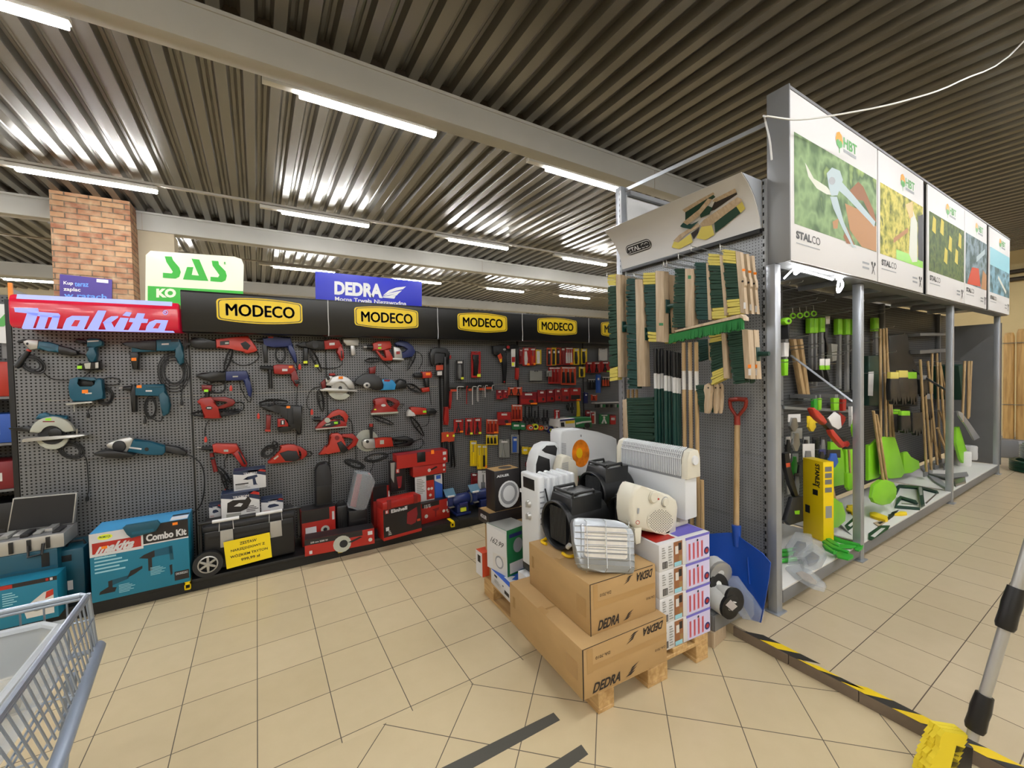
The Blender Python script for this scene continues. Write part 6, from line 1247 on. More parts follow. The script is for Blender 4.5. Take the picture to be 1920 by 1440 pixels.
# drum fan heaters
m_dkf = mat('dark heating fin', '#2e2f31', .5, .3)
def drum(lab, c, R, L, grp='black drum fan heaters'):
 t = thing('fan_heater', lab, 'heater', (c[0] + L / 2, c[1], c[2] - R), grp); c = V(c); ax = V((1, 0, 0))
 mb = MB(); mb.lathe(c, ax, [(0, R), (.012, R * 1.0), (.02, R * .97), (L - .02, R * .97), (L, R * .9), (L, 0)], m_hbk, 28, False); mb.build('drum', t)
 mb = MB(); mb.lathe(c + ax * .004, -ax, [(0, R * .9), (0, R * 1.02), (.02, R * 1.04), (.026, R * 1.0), (.02, R * .93), (.0, R * .9)], m_hbk, 28, False); mb.build('front_ring', t)
 mb = MB(); mb.lathe(c + ax * .03, -ax, [(0, 0), (0, R * .93), (.001, R * .93), (.001, 0)], m_blk2, 24); mb.build('inner_shield', t)
 mb = MB()
 for k in range(-6, 7):
  y = k * R * .085; hh = math.sqrt(max(.01, (R * .66) ** 2 - 0 * y * y))
  mb.box((c.x - .002, c.y + y - .004, c.z - hh), (c.x + .03, c.y + y + .004, c.z + hh), m_dkf)
 mb.build('heating_fins', t)
 hz = c.z + R * .62; bw = R * .80
 mb = MB(); mb.prism([(c.x + .01, c.y - bw, hz - .02), (c.x + .01, c.y + bw, hz - .02), (c.x + .03, c.y + bw * .86, hz + R * .62), (c.x + .03, c.y - bw * .86, hz + R * .62)], (L * .78, 0, 0), m_hbk, .008, 2, both=True); mb.build('control_box', t)
 tz = hz + R * .62
 mb = MB(); mb.tube([(c.x + .04, c.y - bw * .8, tz - .01), (c.x + .045, c.y - bw * .8, tz + R * .15), (c.x + L * .66, c.y - bw * .8, tz + R * .15), (c.x + L * .68, c.y - bw * .8, tz - .01)], R * .07, m_hbk, 8); mb.tube([(c.x + .04, c.y + bw * .8, tz - .01), (c.x + .045, c.y + bw * .8, tz + R * .15), (c.x + L * .66, c.y + bw * .8, tz + R * .15), (c.x + L * .68, c.y + bw * .8, tz - .01)], R * .07, m_hbk, 8); mb.tube([(c.x + .045, c.y - bw * .8, tz + R * .15), (c.x + .045, c.y + bw * .8, tz + R * .15)], R * .07, m_hbk, 8); mb.build('handle', t)
 for s in (-1, 1): mb = MB(); mb.lathe((c.x + L * .3, c.y + s * bw * .4, tz), (0, 0, 1), [(0, R * .17), (R * .06, R * .16), (R * .1, R * .14), (R * .1, 0)], m_blk2, 14); mb.box((c.x + L * .3 - R * .13, c.y + s * bw * .4 - .002, tz + R * .1), (c.x + L * .3 + R * .13, c.y + s * bw * .4 + .002, tz + R * .14), m_grey); mb.build('knob', t)
 mb = MB(); mb.box((c.x + .012, c.y - bw * .4, hz + R * .2), (c.x + .016, c.y + bw * .3, hz + R * .32), m_cbl); mb.build('label', t)
 for s in (-1, 1):
  mb = MB(); yy = c.y + s * R * .93; zb_ = c.z - R * 1.06
  mb.tube([(c.x + L * .5, yy, c.z), (c.x + L * .3, yy + s * .012, c.z - R * .5), (c.x + .02, yy + s * .012, zb_ + .014), (c.x - .03, yy + s * .0, zb_ + .008), (c.x - .03, yy - s * .05, zb_ + .008)], .009, m_ytube, 8, smooth=4)
  mb.tube([(c.x + L * .5, yy, c.z), (c.x + L * .75, yy + s * .012, c.z - R * .5), (c.x + L * .98, yy + s * .012, zb_ + .014), (c.x + L * 1.05, yy, zb_ + .008)], .009, m_ytube, 8, smooth=4); mb.build('tube_stand', t)
 mb = MB()
 for k in range(9):
  a = R_(20 + 40 * k); mb.ell((c.x + L * .55, c.y + R * .97 * math.cos(a), c.z + R * .97 * math.sin(a)), (.004, .004, .004), m_sil, 6)
 mb.build('rivets', t)
 return t
zB = Bx.z1
R1 = .135
c = onX(1046, 970, 1.46); drum('large black drum fan heater with yellow stand, on the smaller brown carton', (1.46, c.y, zB + R1 * 1.07), R1, .30)
c = onX(1112, 922, 1.80); drum('black drum fan heater behind and above the largest one', (1.80, c.y, c.z), .125, .26)
Z2 = c.z - .125 * 1.07
R3 = .095
drum('small black drum fan heater tucked behind the warm white fan heater', (1.80, 1.72, ZW + R3 * 1.07), R3, .17)

# warm white fan heater standing on the printed cartons
S9 = off(860, 790, 1920 / 520)
Yh = 1.53
t = thing('fan_heater', 'warm white plastic fan heater with round perforated outlet, on the printed cartons', 'heater', (1.95, Yh + .05, ZW))
P9 = lambda x, y, l=0.0: onY(*S9((x, y))[0], Yh - l)
def C9(m, x, y, rx, ry, l, n=20): mb.decal([(x + rx * math.cos(6.2832 * i / n), y + ry * math.sin(6.2832 * i / n)) for i in range(n)], lambda a, b: P9(a, b, l), m)
mb = MB(); mb.prism([P9(*p) for p in ((1222, 470), (1240, 444), (1268, 446), (1470, 512), (1515, 545), (1526, 590), (1512, 770), (1496, 792), (1440, 792), (1240, 752), (1204, 720), (1194, 640), (1198, 540))], (0, .12, 0), m_hwb, .022, 3, both=True); mb.build('body', t)
mb = MB(); C9(m_hwb, 1398, 690, 92, 88, .003)
for i in range(-9, 10):
 for j in range(-9, 10):
  if i * i + j * j <= 84 and (i + j) % 2 == 0:
   x, y = 1398 + i * 9, 690 + j * 8.6; mb.decal([(x - 4, y), (x, y - 4), (x + 4, y), (x, y + 4)], lambda a, b: P9(a, b, .004), m_dgrey)
mb.build('outlet_grille', t)
for x, y, r, m in ((1342, 522, 32, m_hwb), (1424, 556, 27, m_hgr)):
 mb = MB(); a = P9(x, y); mb.lathe(a, (0, -1, 0), [(0, r / 1000), (.008, r / 1050), (.014, r / 1150), (.014, 0)], m_hwb, 18); mb.lathe(a + V((0, -.004, 0)), (0, -1, 0), [(0, r / 930), (.002, r / 930), (.002, r / 1030)], m, 18); mb.build('knob', t)
mb = MB(); C9(m_bred, 1384, 538, 7, 7, .003, 10); C9(m_bred, 1240, 700, 14, 14, .003, 14); C9(m_hwb, 1240, 700, 10, 10, .0036, 14); mb.decal([(1238, 600), (1252, 602), (1248, 640), (1236, 638)], lambda a, b: P9(a, b, .003), m_hgr); mb.build('markings', t)
for x in (1245, 1448): mb = MB(); a = P9(x, 776); mb.prism([a + V((-.03, .0, .03)), a + V((.03, 0, .03)), V((a.x + .018, a.y, ZW)), V((a.x - .018, a.y, ZW))], (0, .11, 0), m_hwb, .006, 2, both=True); mb.build('foot', t)

# convector heater
Xc = 2.10; y0, y1 = 1.49, onX(1156, 850, 2.10).y
zc0 = ZW + .035; zc1 = onX(1300, 880, Xc).z
zc1 = onX(1153, 845, Xc).z + .0
t = thing('convector_heater', 'long white convector heater with slatted curved top, on the printed cartons', 'heater', (Xc + .06, (y0 + y1) / 2, ZW))
mb = MB(); mb.box((Xc, y0 + .02, zc0 + .02), (Xc + .11, y1 - .02, zc1), m_hwh, .006); mb.build('body', t)
g0 = zc1 - .085; prof = [(Xc - .004, g0), (Xc - .002, zc1 + .03), (Xc + .02, zc1 + .075), (Xc + .06, zc1 + .088), (Xc + .10, zc1 + .075), (Xc + .118, zc1 + .03), (Xc + .12, g0)]
for nm, ya, yb in (('end_cap', y0, y0 + .045), ('end_cap', y1 - .045, y1)):
 mb = MB(); mb.prism([(x, ya, z) for x, z in prof], (0, yb - ya, 0), m_hwb, .008, 2, both=True); mb.build(nm, t)
mb = MB(); mb.lathe((Xc + .06, y0, zc1 + .02), (0, -1, 0), [(0, .028), (.01, .026), (.01, 0)], m_hwh, 16); mb.build('dial', t)
mb = MB(); mb.prism([(x + (.004 if i == 0 else 0) , y0 + .046, z - .004) for i, (x, z) in enumerate(prof)], (0, y1 - y0 - .092, 0), m_hgr)
n = 36
for k in range(n):
 y = y0 + .05 + (y1 - y0 - .1) * k / (n - 1)
 mb.tube([(Xc - .005, y, g0 + .012), (Xc, y, zc1 + .03), (Xc + .02, y, zc1 + .076), (Xc + .06, y, zc1 + .089)], .0035, m_hwh, 4)
for f in (prof[1], prof[2], ((prof[2][0] + prof[1][0]) / 2 - .004, (prof[2][1] + prof[1][1]) / 2 + .003)): mb.tube([(f[0] - .001, y0 + .045, f[1]), (f[0] - .001, y1 - .045, f[1])], .003, m_hwh, 4)
mb.build('grille', t)
for y in (y0 + .07, y1 - .09): mb = MB(); mb.box((Xc - .05, y, ZW + .001), (Xc + .10, y + .035, ZW + .03), m_hwb, .01); mb.box((Xc + .02, y, ZW + .025), (Xc + .09, y + .035, zc0 + .03), m_hwb, .004); mb.build('foot', t)

# panel heater with the flame disc, ceramic tower, small white heater at the back
Yq = 2.62; Q = lambda x, y, l=0.0: onY(x, y, Yq - l)
t = thing('panel_heater', 'large white panel heater with round orange flame sticker at the back of the pallet', 'heater', (2.0, Yq + .06, ZBK))
S10 = S9
body = [(700, 90), (712, 62), (760, 52), (860, 54), (960, 72), (1060, 104), (1098, 122), (1104, 170), (1096, 420), (700, 420)]
pts = [Q(*S10(p)[0]) for p in body]
for p in pts[-2:]: p.z = ZBK + .03
mb = MB(); mb.prism(pts, (0, .14, 0), m_hwh, .02, 3, both=True); mb.build('body', t)
mb = MB(); mb.decal([(845 + 60 * math.cos(6.2832 * i / 24), 222 + 96 * math.sin(6.2832 * i / 24)) for i in range(24)], lambda x, y: Q(*S10((x, y))[0], .002), m_flame)
mb.decal([(836 + 22 * math.cos(6.2832 * i / 14), 220 + 36 * math.sin(6.2832 * i / 14)) for i in range(14)], lambda x, y: Q(*S10((x, y))[0], .003), m_ytube); mb.build('flame_sticker', t)
mb = MB()
for k in range(9): mb.decal([(712, 150 + 10 * k), (744, 154 + 10 * k), (744, 159 + 10 * k), (712, 155 + 10 * k)], lambda x, y: Q(*S10((x, y))[0], .002), m_hgr)
mb.decal([(842, 92), (852, 93), (852, 108), (842, 107)], lambda x, y: Q(*S10((x, y))[0], .002), m_hgr); mb.build('vent_slots', t)
for q_ in (.18, .8): mb = MB(); a = pts[-1] * (1 - q_) + pts[-2] * q_; mb.box((a.x - .02, Yq - .03, ZBK), (a.x + .02, Yq + .15, ZBK + .032), m_hwb, .006); mb.build('foot', t)
Yt = 2.48; Q2 = lambda x, y, l=0.0: onY(*S9((x, y))[0], Yt - l)
t = thing('ceramic_heater', 'white and dark grey tower heater with loop handle behind the oil radiator', 'heater', Q2(610, 400))
zbase = ZP + .402
pts = [Q2(*p) for p in ((526, 420), (526, 310), (545, 230), (580, 172), (630, 150), (680, 150), (698, 180), (696, 260), (680, 420))]
for i in (0, -1): pts[i].z = ZBK
mb = MB(); mb.prism(pts, (0, .12, 0), m_hwh, .014, 3, both=True); mb.build('body', t)
mb = MB(); mb.prism([Q2(*p, .004) for p in ((536, 420), (538, 300), (556, 236), (630, 262), (640, 420))], (0, .008, 0), m_dgrey, .002)
for k in range(8): mb.decal([(545 + 11 * k, 270), (549 + 11 * k, 272), (549 + 11 * k, 420), (545 + 11 * k, 420)], lambda x, y: Q2(x, y, .005), m_blk2)
mb.build('grille', t)
mb = MB(); mb.prism([Q2(*p, .003) for p in ((576, 200), (610, 168), (668, 166), (684, 186), (676, 240), (600, 218))], (0, .02, 0), m_dgrey, .004); mb.build('handle_opening', t)
mb = MB(); mb.decal([(590, 206), (612, 210), (610, 218), (592, 214)], lambda x, y: Q2(x, y, .004), m_blk2); mb.build('logo', t)
Yv = 2.36; Q3 = lambda x, y, l=0.0: onY(*S9((x, y))[0], Yv - l)
t = thing('fan_heater', 'small white heater with slotted side, between the radiator fins and the flame sticker', 'heater', Q3(760, 380))
pts = [Q3(*p) for p in ((690, 420), (700, 320), (722, 248), (750, 234), (782, 246), (800, 290), (830, 330), (834, 420))]
for i in (0, -1): pts[i].z = ZBK
mb = MB(); mb.prism(pts, (0, .09, 0), m_hwb, .016, 3, both=True); mb.build('body', t)
mb = MB(); [mb.decal([(716, 290 + 9 * k), (760, 282 + 9 * k), (760, 286 + 9 * k), (716, 294 + 9 * k)], lambda x, y: Q3(x, y, .002), m_hgr) for k in range(9)]; mb.build('vent_slots', t)

# radiant gas heater leaning on the smaller carton's front edge
n = V((-.32, -.84, .46)).normalized(); o = V((1.62, 1.44, Bx.z1 + .012))
PG = lambda x, y, l=0.0: onP(*S9((x, y))[0], o, n) + n * l
t = thing('gas_heater', 'galvanised radiant gas heater with wire guard leaning over the carton edge', 'heater', PG(1000, 1000))
outer = [(790, 700), (800, 672), (830, 664), (960, 672), (1090, 682), (1150, 700), (1205, 745), (1220, 790), (1226, 1020), (1214, 1052), (1190, 1058), (1000, 1046), (880, 1030), (846, 1012), (824, 960), (800, 830)]
inner = [(868, 728), (1150, 746), (1162, 760), (1164, 944), (1150, 956), (882, 938), (868, 926)]
mb = MB(); k1 = [PG(*p) for p in outer]; mb.prism(k1, -n * .05, m_galv, .012, 2); mb.build('housing', t)
mb = MB(); c_ = sum((PG(*p) for p in inner), V((0, 0, 0))) / len(inner)
rim = [PG(*p, .006) for p in inner]; mb.prism([c_ + (p - c_) * 1.13 for p in rim], -n * .006, m_galv, .003); mb.build('reflector', t)
mb = MB(); mb.prism([PG(*p, .008) for p in inner], -n * .003, m_mesh)
for k in range(6): mb.decal([(872, 760 + 30 * k), (1160, 772 + 30 * k), (1160, 777 + 30 * k), (872, 765 + 30 * k)], lambda x, y: PG(x, y, .009), m_hgr)
mb.decal([(1006, 742), (1022, 743), (1024, 948), (1008, 947)], lambda x, y: PG(x, y, .0095), m_hwb); mb.build('ceramic_panel', t)
mb = MB()
for y in (728, 772, 816, 864, 906, 950, 992): mb.tube([PG(806, y - 6, .0), PG(830, y, .03), PG(1196, y + 18, .03), PG(1220, y + 24, .0)], .0022, m_steel, 5)
for x in (872, 1002, 1160): mb.tube([PG(x, 682, .0), PG(x, 700, .032), PG(x + 12, 1020, .032), PG(x + 14, 1044, 0)], .0022, m_steel, 5)
mb.build('wire_guard', t)
mb = MB(); mb.cyl(PG(782, 850, -.03), PG(770, 868, -.05), .012, m_sil, 8); mb.build('gas_inlet', t)
# ================================================================ ISLAND END WITH BROOMS
XE = 2.87
m_rack = mat('grey painted steel section', '#77787a', 0.4, 0.3, noise=.05, scale=4); m_rackl = mat('light zinc section', '#a4a8ad', 0.36, 0.55, noise=.06, scale=3)
m_ipeg = peg_mat('grey punched end panel', '#85878a', '#3a3a3a', 0.02, 0.006, 'Y', 0.4, metal=.25)
m_slot = peg_mat('slotted grey upright', '#8b8c8d', '#0e0e0e', 0.05, 0.022, 'Y', 0.4, metal=.3)
m_bru = wood_mat('broom wood', '#b9a58a', '#a38d70', 2, 9); m_stk = wood_mat('broom stick wood', '#b79a70', '#9d8055', 2, 7)
m_bgr = mat('dark green bristle', '#0f3322', 0.8); m_bgr2 = mat('blue green bristle', '#123a33', 0.8); m_byl = mat('straw yellow bristle', '#c3b455', 0.75); m_bbr = mat('bright green bristle', '#146b2b', 0.75)
m_grp = mat('dark green plastic', '#0f3a33', 0.4)
yR, yL = 1.452, 2.70
t = thing('end_display', 'grey punched end panel of the island carrying the brooms', 'shelving', (XE, (yR + yL) / 2, 0))
for z0, z1 in ((.19, .62), (.622, 1.08), (1.082, 1.55), (1.552, 2.02), (2.022, 2.60)):
 mb = MB(); mb.box((XE, yR, z0), (XE + .02, yL - .03, z1), m_ipeg); mb.build('back_panel', t)
mb = MB(); mb.box((XE - .02, yR - .024, .192), (XE + .045, yR - .001, 2.9), m_slot, .002); mb.build('upright', t)
mb = MB(); mb.box((XE - .02, yL - .028, .07), (XE + .05, yL + .04, 3.34), m_rackl, .003); mb.box((XE - .021, yL - .029, .2), (XE - .019, yL - .004, 3.3), m_slot); mb.build('upright', t)
mb = MB(); mb.box((2.30, 1.47, .10), (XE - .022, yL, .185), m_rackl, .004); mb.build('base_shelf', t)
mb = MB(); mb.box((2.28, 1.462, .098), (2.299, yL, .19), m_rack, .002); mb.build('front_rail', t)
mb = MB(); mb.box((2.285, 1.452, .098), (XE - .022, 1.469, .19), m_rack, .002); mb.build('side_rail', t)
mb = MB(); mb.obox((2.27, 1.45, .0), (.16, .02, 0), (-.012, .08, 0), (0, 0, .096), m_bru, .004)
tag(mb.build('wooden_block', origin=(2.33, 1.5, 0)), 'wooden block under the corner of the island base shelf', 'block')
# tie bar between the far upright and the big sign
a, b = V((XE + .03, yL - .03, 3.30)), onX(1437, 236, XE + .1)
mb = MB(); d = (b - a); mb.obox(a, d, (0.004, 0, 0), (0, 0, .03), m_rackl); tag(mb.build('tie_bar', origin=a), 'thin flat metal tie bar from the tall upright to the large photo signs', 'bar')

# curved sign with printed brooms
zb_ = 2.585; xb = XE - .035
prof = [(xb, zb_), (xb - .012, zb_ + .06), (xb - .04, zb_ + .13), (xb - .085, zb_ + .20), (xb - .15, zb_ + .265), (xb - .22, zb_ + .31)]
t = thing('curved_sign', 'curved pale sign with printed brooms above the hanging brooms', 'sign', (xb, 2.0, zb_))
ya, yb = yL - .045, yR + .005
m_sgn = mat('pale grey sign print', '#c9c7c4', 0.28); m_edge = mat('sign edge grey', '#8b8d90', 0.35, .4)
def csurf(u, v, l=0.0015):
 k = v * (len(prof) - 1); i = min(int(k), len(prof) - 2); f = k - i
 x = prof[i][0] * (1 - f) + prof[i + 1][0] * f; z = prof[i][1] * (1 - f) + prof[i + 1][1] * f
 dx, dz = prof[i + 1][0] - prof[i][0], prof[i + 1][1] - prof[i][1]; n = V((-dz, 0, dx)).normalized()
 return V((x, ya + (yb - ya) * u, z)) + n * l
mb = MB(); vv = []; L = len(prof)
for y in (ya, yb): vv += [(x, y, z) for x, z in prof] + [(x + .006, y, z + .004) for x, z in prof]
ff = [(i, i + 1, 2 * L + i + 1, 2 * L + i) for i in range(L - 1)] + [(L + i + 1, L + i, 3 * L + i, 3 * L + i + 1) for i in range(L - 1)]
ff += [(i, L + i, L + i + 1, i + 1) for i in range(L - 1)] + [(2 * L + i, 2 * L + i + 1, 3 * L + i + 1, 3 * L + i) for i in range(L - 1)] + [(L - 1, 2 * L - 1, 4 * L - 1, 3 * L - 1), (0, 2 * L, 3 * L, L)]
mb.add(vv, ff, m_sgn); mb.build('printed_sheet', t)
for y in (ya, yb - .004):
 mb = MB(); mb.prism([(x + .007, y, z) for x, z in prof] + [(XE - .021, y, prof[-1][1] - .0), (XE - .021, y, zb_)], (0, .004, 0), m_rackl); mb.build('end_plate', t)
mb = MB(); mb.box((xb - .01, yb, zb_ - .03), (XE - .021, ya, zb_ - .002), m_blk2, .002); mb.build('bottom_rail', t)
def sarc(u0, v0, u1, v1, m, l, rr=1.0):
 pts = []; n = 8; hv = (v1 - v0) / 2; hu = hv * .30
 for i in range(n + 1): a = math.pi * (.5 + i / n); pts.append((u0 + hu + hu * math.cos(a), (v0 + v1) / 2 + hv * math.sin(a)))
 for i in range(n + 1): a = math.pi * (1.5 + i / n); pts.append((u1 - hu + hu * math.cos(a), (v0 + v1) / 2 + hv * math.sin(a)))
 mb.decal(pts, lambda u, v: csurf(u, v, l), m)
mb = MB(); sarc(.075, .30, .30, .52, m_text, .003); sarc(.08, .32, .295, .50, m_bwh, .004); sarc(.084, .335, .291, .485, m_text, .005)
mb.text('STAL', lambda u, v: csurf(.10 + .105 * u, .36 + .10 * v, .006), m_bwh, .03); mb.text('CO', lambda u, v: csurf(.212 + .065 * u, .36 + .10 * v, .006), m_bwh, 0); mb.build('logo', t)
mb = MB(); SD = off(1120, 320, 1270 / 350)
def onc(x, y):
 def g(X): p = onX(x, y, X); v = max(0, min(1, (p.z - zb_) / .31)); k = next((k for k in range(L - 1) if prof[k + 1][1] >= p.z), L - 2); f = (p.z - prof[k][1]) / (prof[k + 1][1] - prof[k][1]); return p, X - (prof[k][0] + (prof[k + 1][0] - prof[k][0]) * f)
 a, b = xb - .3, xb + .02
 for _ in range(26):
  m_ = (a + b) / 2
  if g(m_)[1] > 0: b = m_
  else: a = m_
 return g(a)[0]
for i, (m, pts) in enumerate(((m_bgr, [(600, 280), (790, 165), (805, 182), (700, 262), (600, 345)]), (m_bru, [(580, 270), (700, 198), (790, 150), (800, 162), (600, 286)]), (m_print, [(800, 215), (950, 150), (955, 164), (800, 270), (770, 280)]), (m_bru, [(785, 212), (800, 194), (940, 124), (952, 150), (812, 216)]),
 (m_print, [(640, 430), (700, 385), (690, 425), (660, 470)]), (m_byl, [(510, 524), (524, 486), (560, 488), (640, 430), (652, 490), (560, 536)]), (m_bru, [(520, 482), (560, 440), (690, 358), (702, 380), (600, 442), (556, 492)]),
 (m_bgr, [(800, 352), (960, 242), (984, 288), (860, 388), (806, 426)]), (m_byl, [(678, 462), (714, 384), (782, 368), (802, 440), (740, 474)]), (m_byl, [(944, 236), (990, 214), (1012, 262), (980, 292)]), (m_bru, [(704, 366), (730, 338), (960, 184), (990, 200), (986, 220), (780, 376), (714, 386)]),
 (m_bgr, [(700, 282), (760, 244), (790, 256), (770, 300), (710, 326)]), (m_bgr2, [(570, 382), (590, 358), (650, 368), (700, 344), (640, 402), (590, 392)]), (m_bru, [(590, 355), (700, 268), (760, 194), (790, 200), (760, 240), (700, 312), (620, 374)]))):
 q = []
 for a, b in zip(pts, pts[1:] + pts[:1]): q += [a, ((a[0] + b[0]) / 2, (a[1] + b[1]) / 2)]
 mb.decal(SD(*q), lambda x, y: onc(x, y) + V((-.003 - .0008 * i, 0, .002)), m)
mb.build('printed_brooms', t)

SA = off(1120, 500, 5.54); SB = off(1240, 450, 4.965); SP = off(1120, 660, 997 / 360)
GBR = 'broom heads hanging on the island end'
def lerp4(q, u, v): return (q[0] * (1 - u) + q[1] * u) * (1 - v) + (q[3] * (1 - u) + q[2] * u) * v
def bristles(mb, q, dep, cols, rows, cols_n=3):
 """q: tl, tr, br, bl of the bristle field seen from the front; tufts stand from the right (wood) to the left."""
 c0 = 0
 for f, m in cols:
  k = max(1, round(rows * (f - c0)))
  for i in range(k):
   v0 = c0 + (f - c0) * i / k; v1 = v0 + (f - c0) / k * .86
   for j in range(cols_n):
    o = rnd.uniform(-.10, .05); s = rnd.uniform(-.012, .012)
    a, b, c, d = lerp4(q, o, v0 + s), lerp4(q, 1, v0), lerp4(q, 1, v1), lerp4(q, o, v1 + s)
    X_ = dep * j / cols_n
    mb.prism([p + V((X_, 0, 0)) for p in (a, b, c, d)], (dep / cols_n * .9, 0, 0), m)
  c0 = f
def broom(lab, S, wood, bri, cols, X, dep=.055, wdep=.06, ferr=None, rows=26, nm='push_broom', cat='broom', tagm=None, group=GBR, extra=None):
 w = [onX(*p, X) for p in S(*wood)]; c = sum(w, V((0, 0, 0))) / len(w)
 t = thing(nm, lab, cat, c, group)
 mb = MB(); mb.prism(w, (wdep, 0, 0), m_bru, .004, 2, both=True); mb.build('wooden_block', t)
 q = [onX(*p, X + .004) for p in S(*bri)]
 mb = MB(); bristles(mb, q, dep, cols, rows); mb.build('bristles', t)
 if ferr:
  a, b = [onX(*p, X + wdep * .5) for p in S(*ferr)]
  mid = (a + b) / 2; r = abs(b.z - a.z) / 2
  mb = MB(); mb.box((mid.x - .022, w[1].y - .004, mid.z - r), (mid.x + .022, w[1].y - .012, mid.z + r), m_grp, .003); mb.cyl((mid.x, w[1].y - .008, mid.z), (mid.x, w[1].y - .075, mid.z), .017, m_grp, 10, .014); mb.build('handle_socket', t)
 if tagm:
  for m, x0, y0, x1, y1 in tagm:
   mb = MB(); mb.decal([(x0, y0), (x1, y0), (x1, y1), (x0, y1)], lambda x, y: onX(*S((x, y))[0], X - .002), m); mb.build('price_tag', t)
 return t
G1, G2, YL = m_bgr, m_bgr2, m_byl
broom('long green and straw broom head, farthest one on the end panel', SA, [(190, 82), (236, 82), (246, 1150), (214, 1150)], [(110, 76), (190, 76), (212, 1180), (132, 1200)], [(.11, YL), (.87, G1), (1, YL)], 2.60, ferr=(( 270, 570), (270, 680)), rows=34)
broom('second wooden board of the farthest pair of broom heads', SA, [(252, 96), (300, 96), (304, 1146), (268, 1146)], [(238, 100), (252, 96), (268, 1146), (246, 1146)], [(1, G1)], 2.66, dep=.05, wdep=.05, rows=20)
broom('long blue green broom head next to the farthest pair', SA, [(390, 130), (470, 130), (500, 1246), (414, 1246)], [(300, 130), (392, 126), (416, 1270), (320, 1262)], [(1, G2)], 2.60, ferr=((470, 640), (470, 770)), rows=36)
broom('green broom head with straw corners and a socket on its flat face', SA, [(600, 42), (690, 46), (694, 786), (610, 780)], [(474, 70), (600, 60), (612, 784), (530, 780)], [(.17, YL), (.86, G2), (1, YL)], 2.60, ferr=((690, 350), (690, 490)), rows=24, tagm=[(m_cgn, 640, 585, 684, 612)])
broom('narrow broom head behind the straw cornered one', SA, [(728, 78), (790, 90), (800, 690), (768, 690)], [(690, 82), (730, 78), (770, 800), (700, 800)], [(.17, YL), (.86, G1), (1, YL)], 2.66, wdep=.04, rows=22)
broom('bushy dark green broom head in the middle of the row', SB, [(218, 266), (300, 268), (296, 806), (222, 812)], [(128, 268), (220, 264), (222, 812), (108, 812)], [(1, G1)], 2.58, ferr=((270, 545), (270, 680)), rows=24, tagm=[(m_cgn, 248, 330, 276, 362)])
broom('bushy blue green broom head right of the middle one', SB, [(414, 214), (442, 214), (470, 746), (434, 746)], [(312, 208), (416, 210), (436, 746), (330, 746)], [(1, G2)], 2.58, wdep=.05, rows=24)
broom('slanting hand brush of green with straw ends, second from the island corner', SB, [(538, 138), (574, 140), (622, 700), (584, 706)], [(434, 126), (540, 134), (610, 728), (480, 740)], [(.18, YL), (.83, G1), (1, YL)], 2.57, wdep=.05, rows=22)
for i, (dx, lab) in enumerate(((0, 'wooden hand brush with green and straw bristles, nearest the island corner'), (56, 'second flat wooden hand brush handle behind the corner one'), (106, 'third flat wooden hand brush handle at the slotted upright'))):
 w = [(686 + dx * .9, 100 + dx * .5), (740 + dx, 112 + dx * .3), (752 + dx, 330 + dx * .25), (772 + dx, 350 + dx * .25), (776 + dx, 420 + dx * .2), (762 + dx, 440 + dx * .2), (790 + dx, 690), (734 + dx, 680)]
 Xq = 2.56 + .07 * i
 wv = [onX(*p, Xq) for p in SB(*w)]; t = thing('hand_brush', lab, 'brush', sum(wv, V((0, 0, 0))) / 8, 'hand brushes at the island corner')
 mb = MB(); mb.prism(wv, (.03, 0, 0), m_bru, .004, 2, both=True); mb.build('wooden_handle', t)
 mb = MB(); cx_ = onX(*SB((756 + dx, 385 + dx * .2))[0], Xq - .001); mb.lathe(cx_, (-1, 0, 0), [(0, .007), (.001, .007), (.001, 0)], m_print, 10); mb.build('hanging_hole', t)
 if i == 0:
  mb = MB(); bristles(mb, [onX(*p, Xq) for p in SB((570, 88), (686, 100), (736, 690), (622, 704))], .05, [(.21, YL), (.76, G1), (1, YL)], 24); mb.build('bristles', t)
 for m, x0, y0, x1, y1 in ((m_tor, 752, 268, 782, 290), (m_cwh, 766, 580, 786, 640)):
  mb = MB(); mb.decal([(x0 + dx, y0 + dx * .3), (x1 + dx, y0 + dx * .3), (x1 + dx, y1 + dx * .3), (x0 + dx, y1 + dx * .3)], lambda x, y: onX(*SB((x, y))[0], Xq - .002), m); mb.build('price_tag', t)
# bright green broom laid across the hooks
X = 2.42
wv = [onX(*p, X) for p in SB((118, 842), (735, 690), (764, 716), (766, 750), (740, 716), (130, 862))]
t = thing('push_broom', 'bright green broom head lying crosswise over the hanging ones', 'broom', sum(wv, V((0, 0, 0))) / 6)
mb = MB(); mb.prism(wv, (.06, 0, 0), m_bru, .004, 2, both=True); mb.build('wooden_block', t)
mb = MB(); n = 60
for i in range(n):
 u = (i + .5) / n; x0 = 66 + (756 - 66) * u; yt = 874 - 158 * u + 6; yb2 = 956 - 132 * u + rnd.uniform(-10, 10)
 for j in range(3):
  o = rnd.uniform(-6, 6); xx = X + .005 + .018 * j
  mb.prism([onX(*p, xx) for p in SB((x0 - 5 + 8 * (1 - u), yt), (x0 + 7 + 8 * (1 - u), yt), (x0 + 6 + o, yb2), (x0 - 7 + o, yb2 + 3))], (.016, 0, 0), m_bbr)
mb.build('bristles', t)
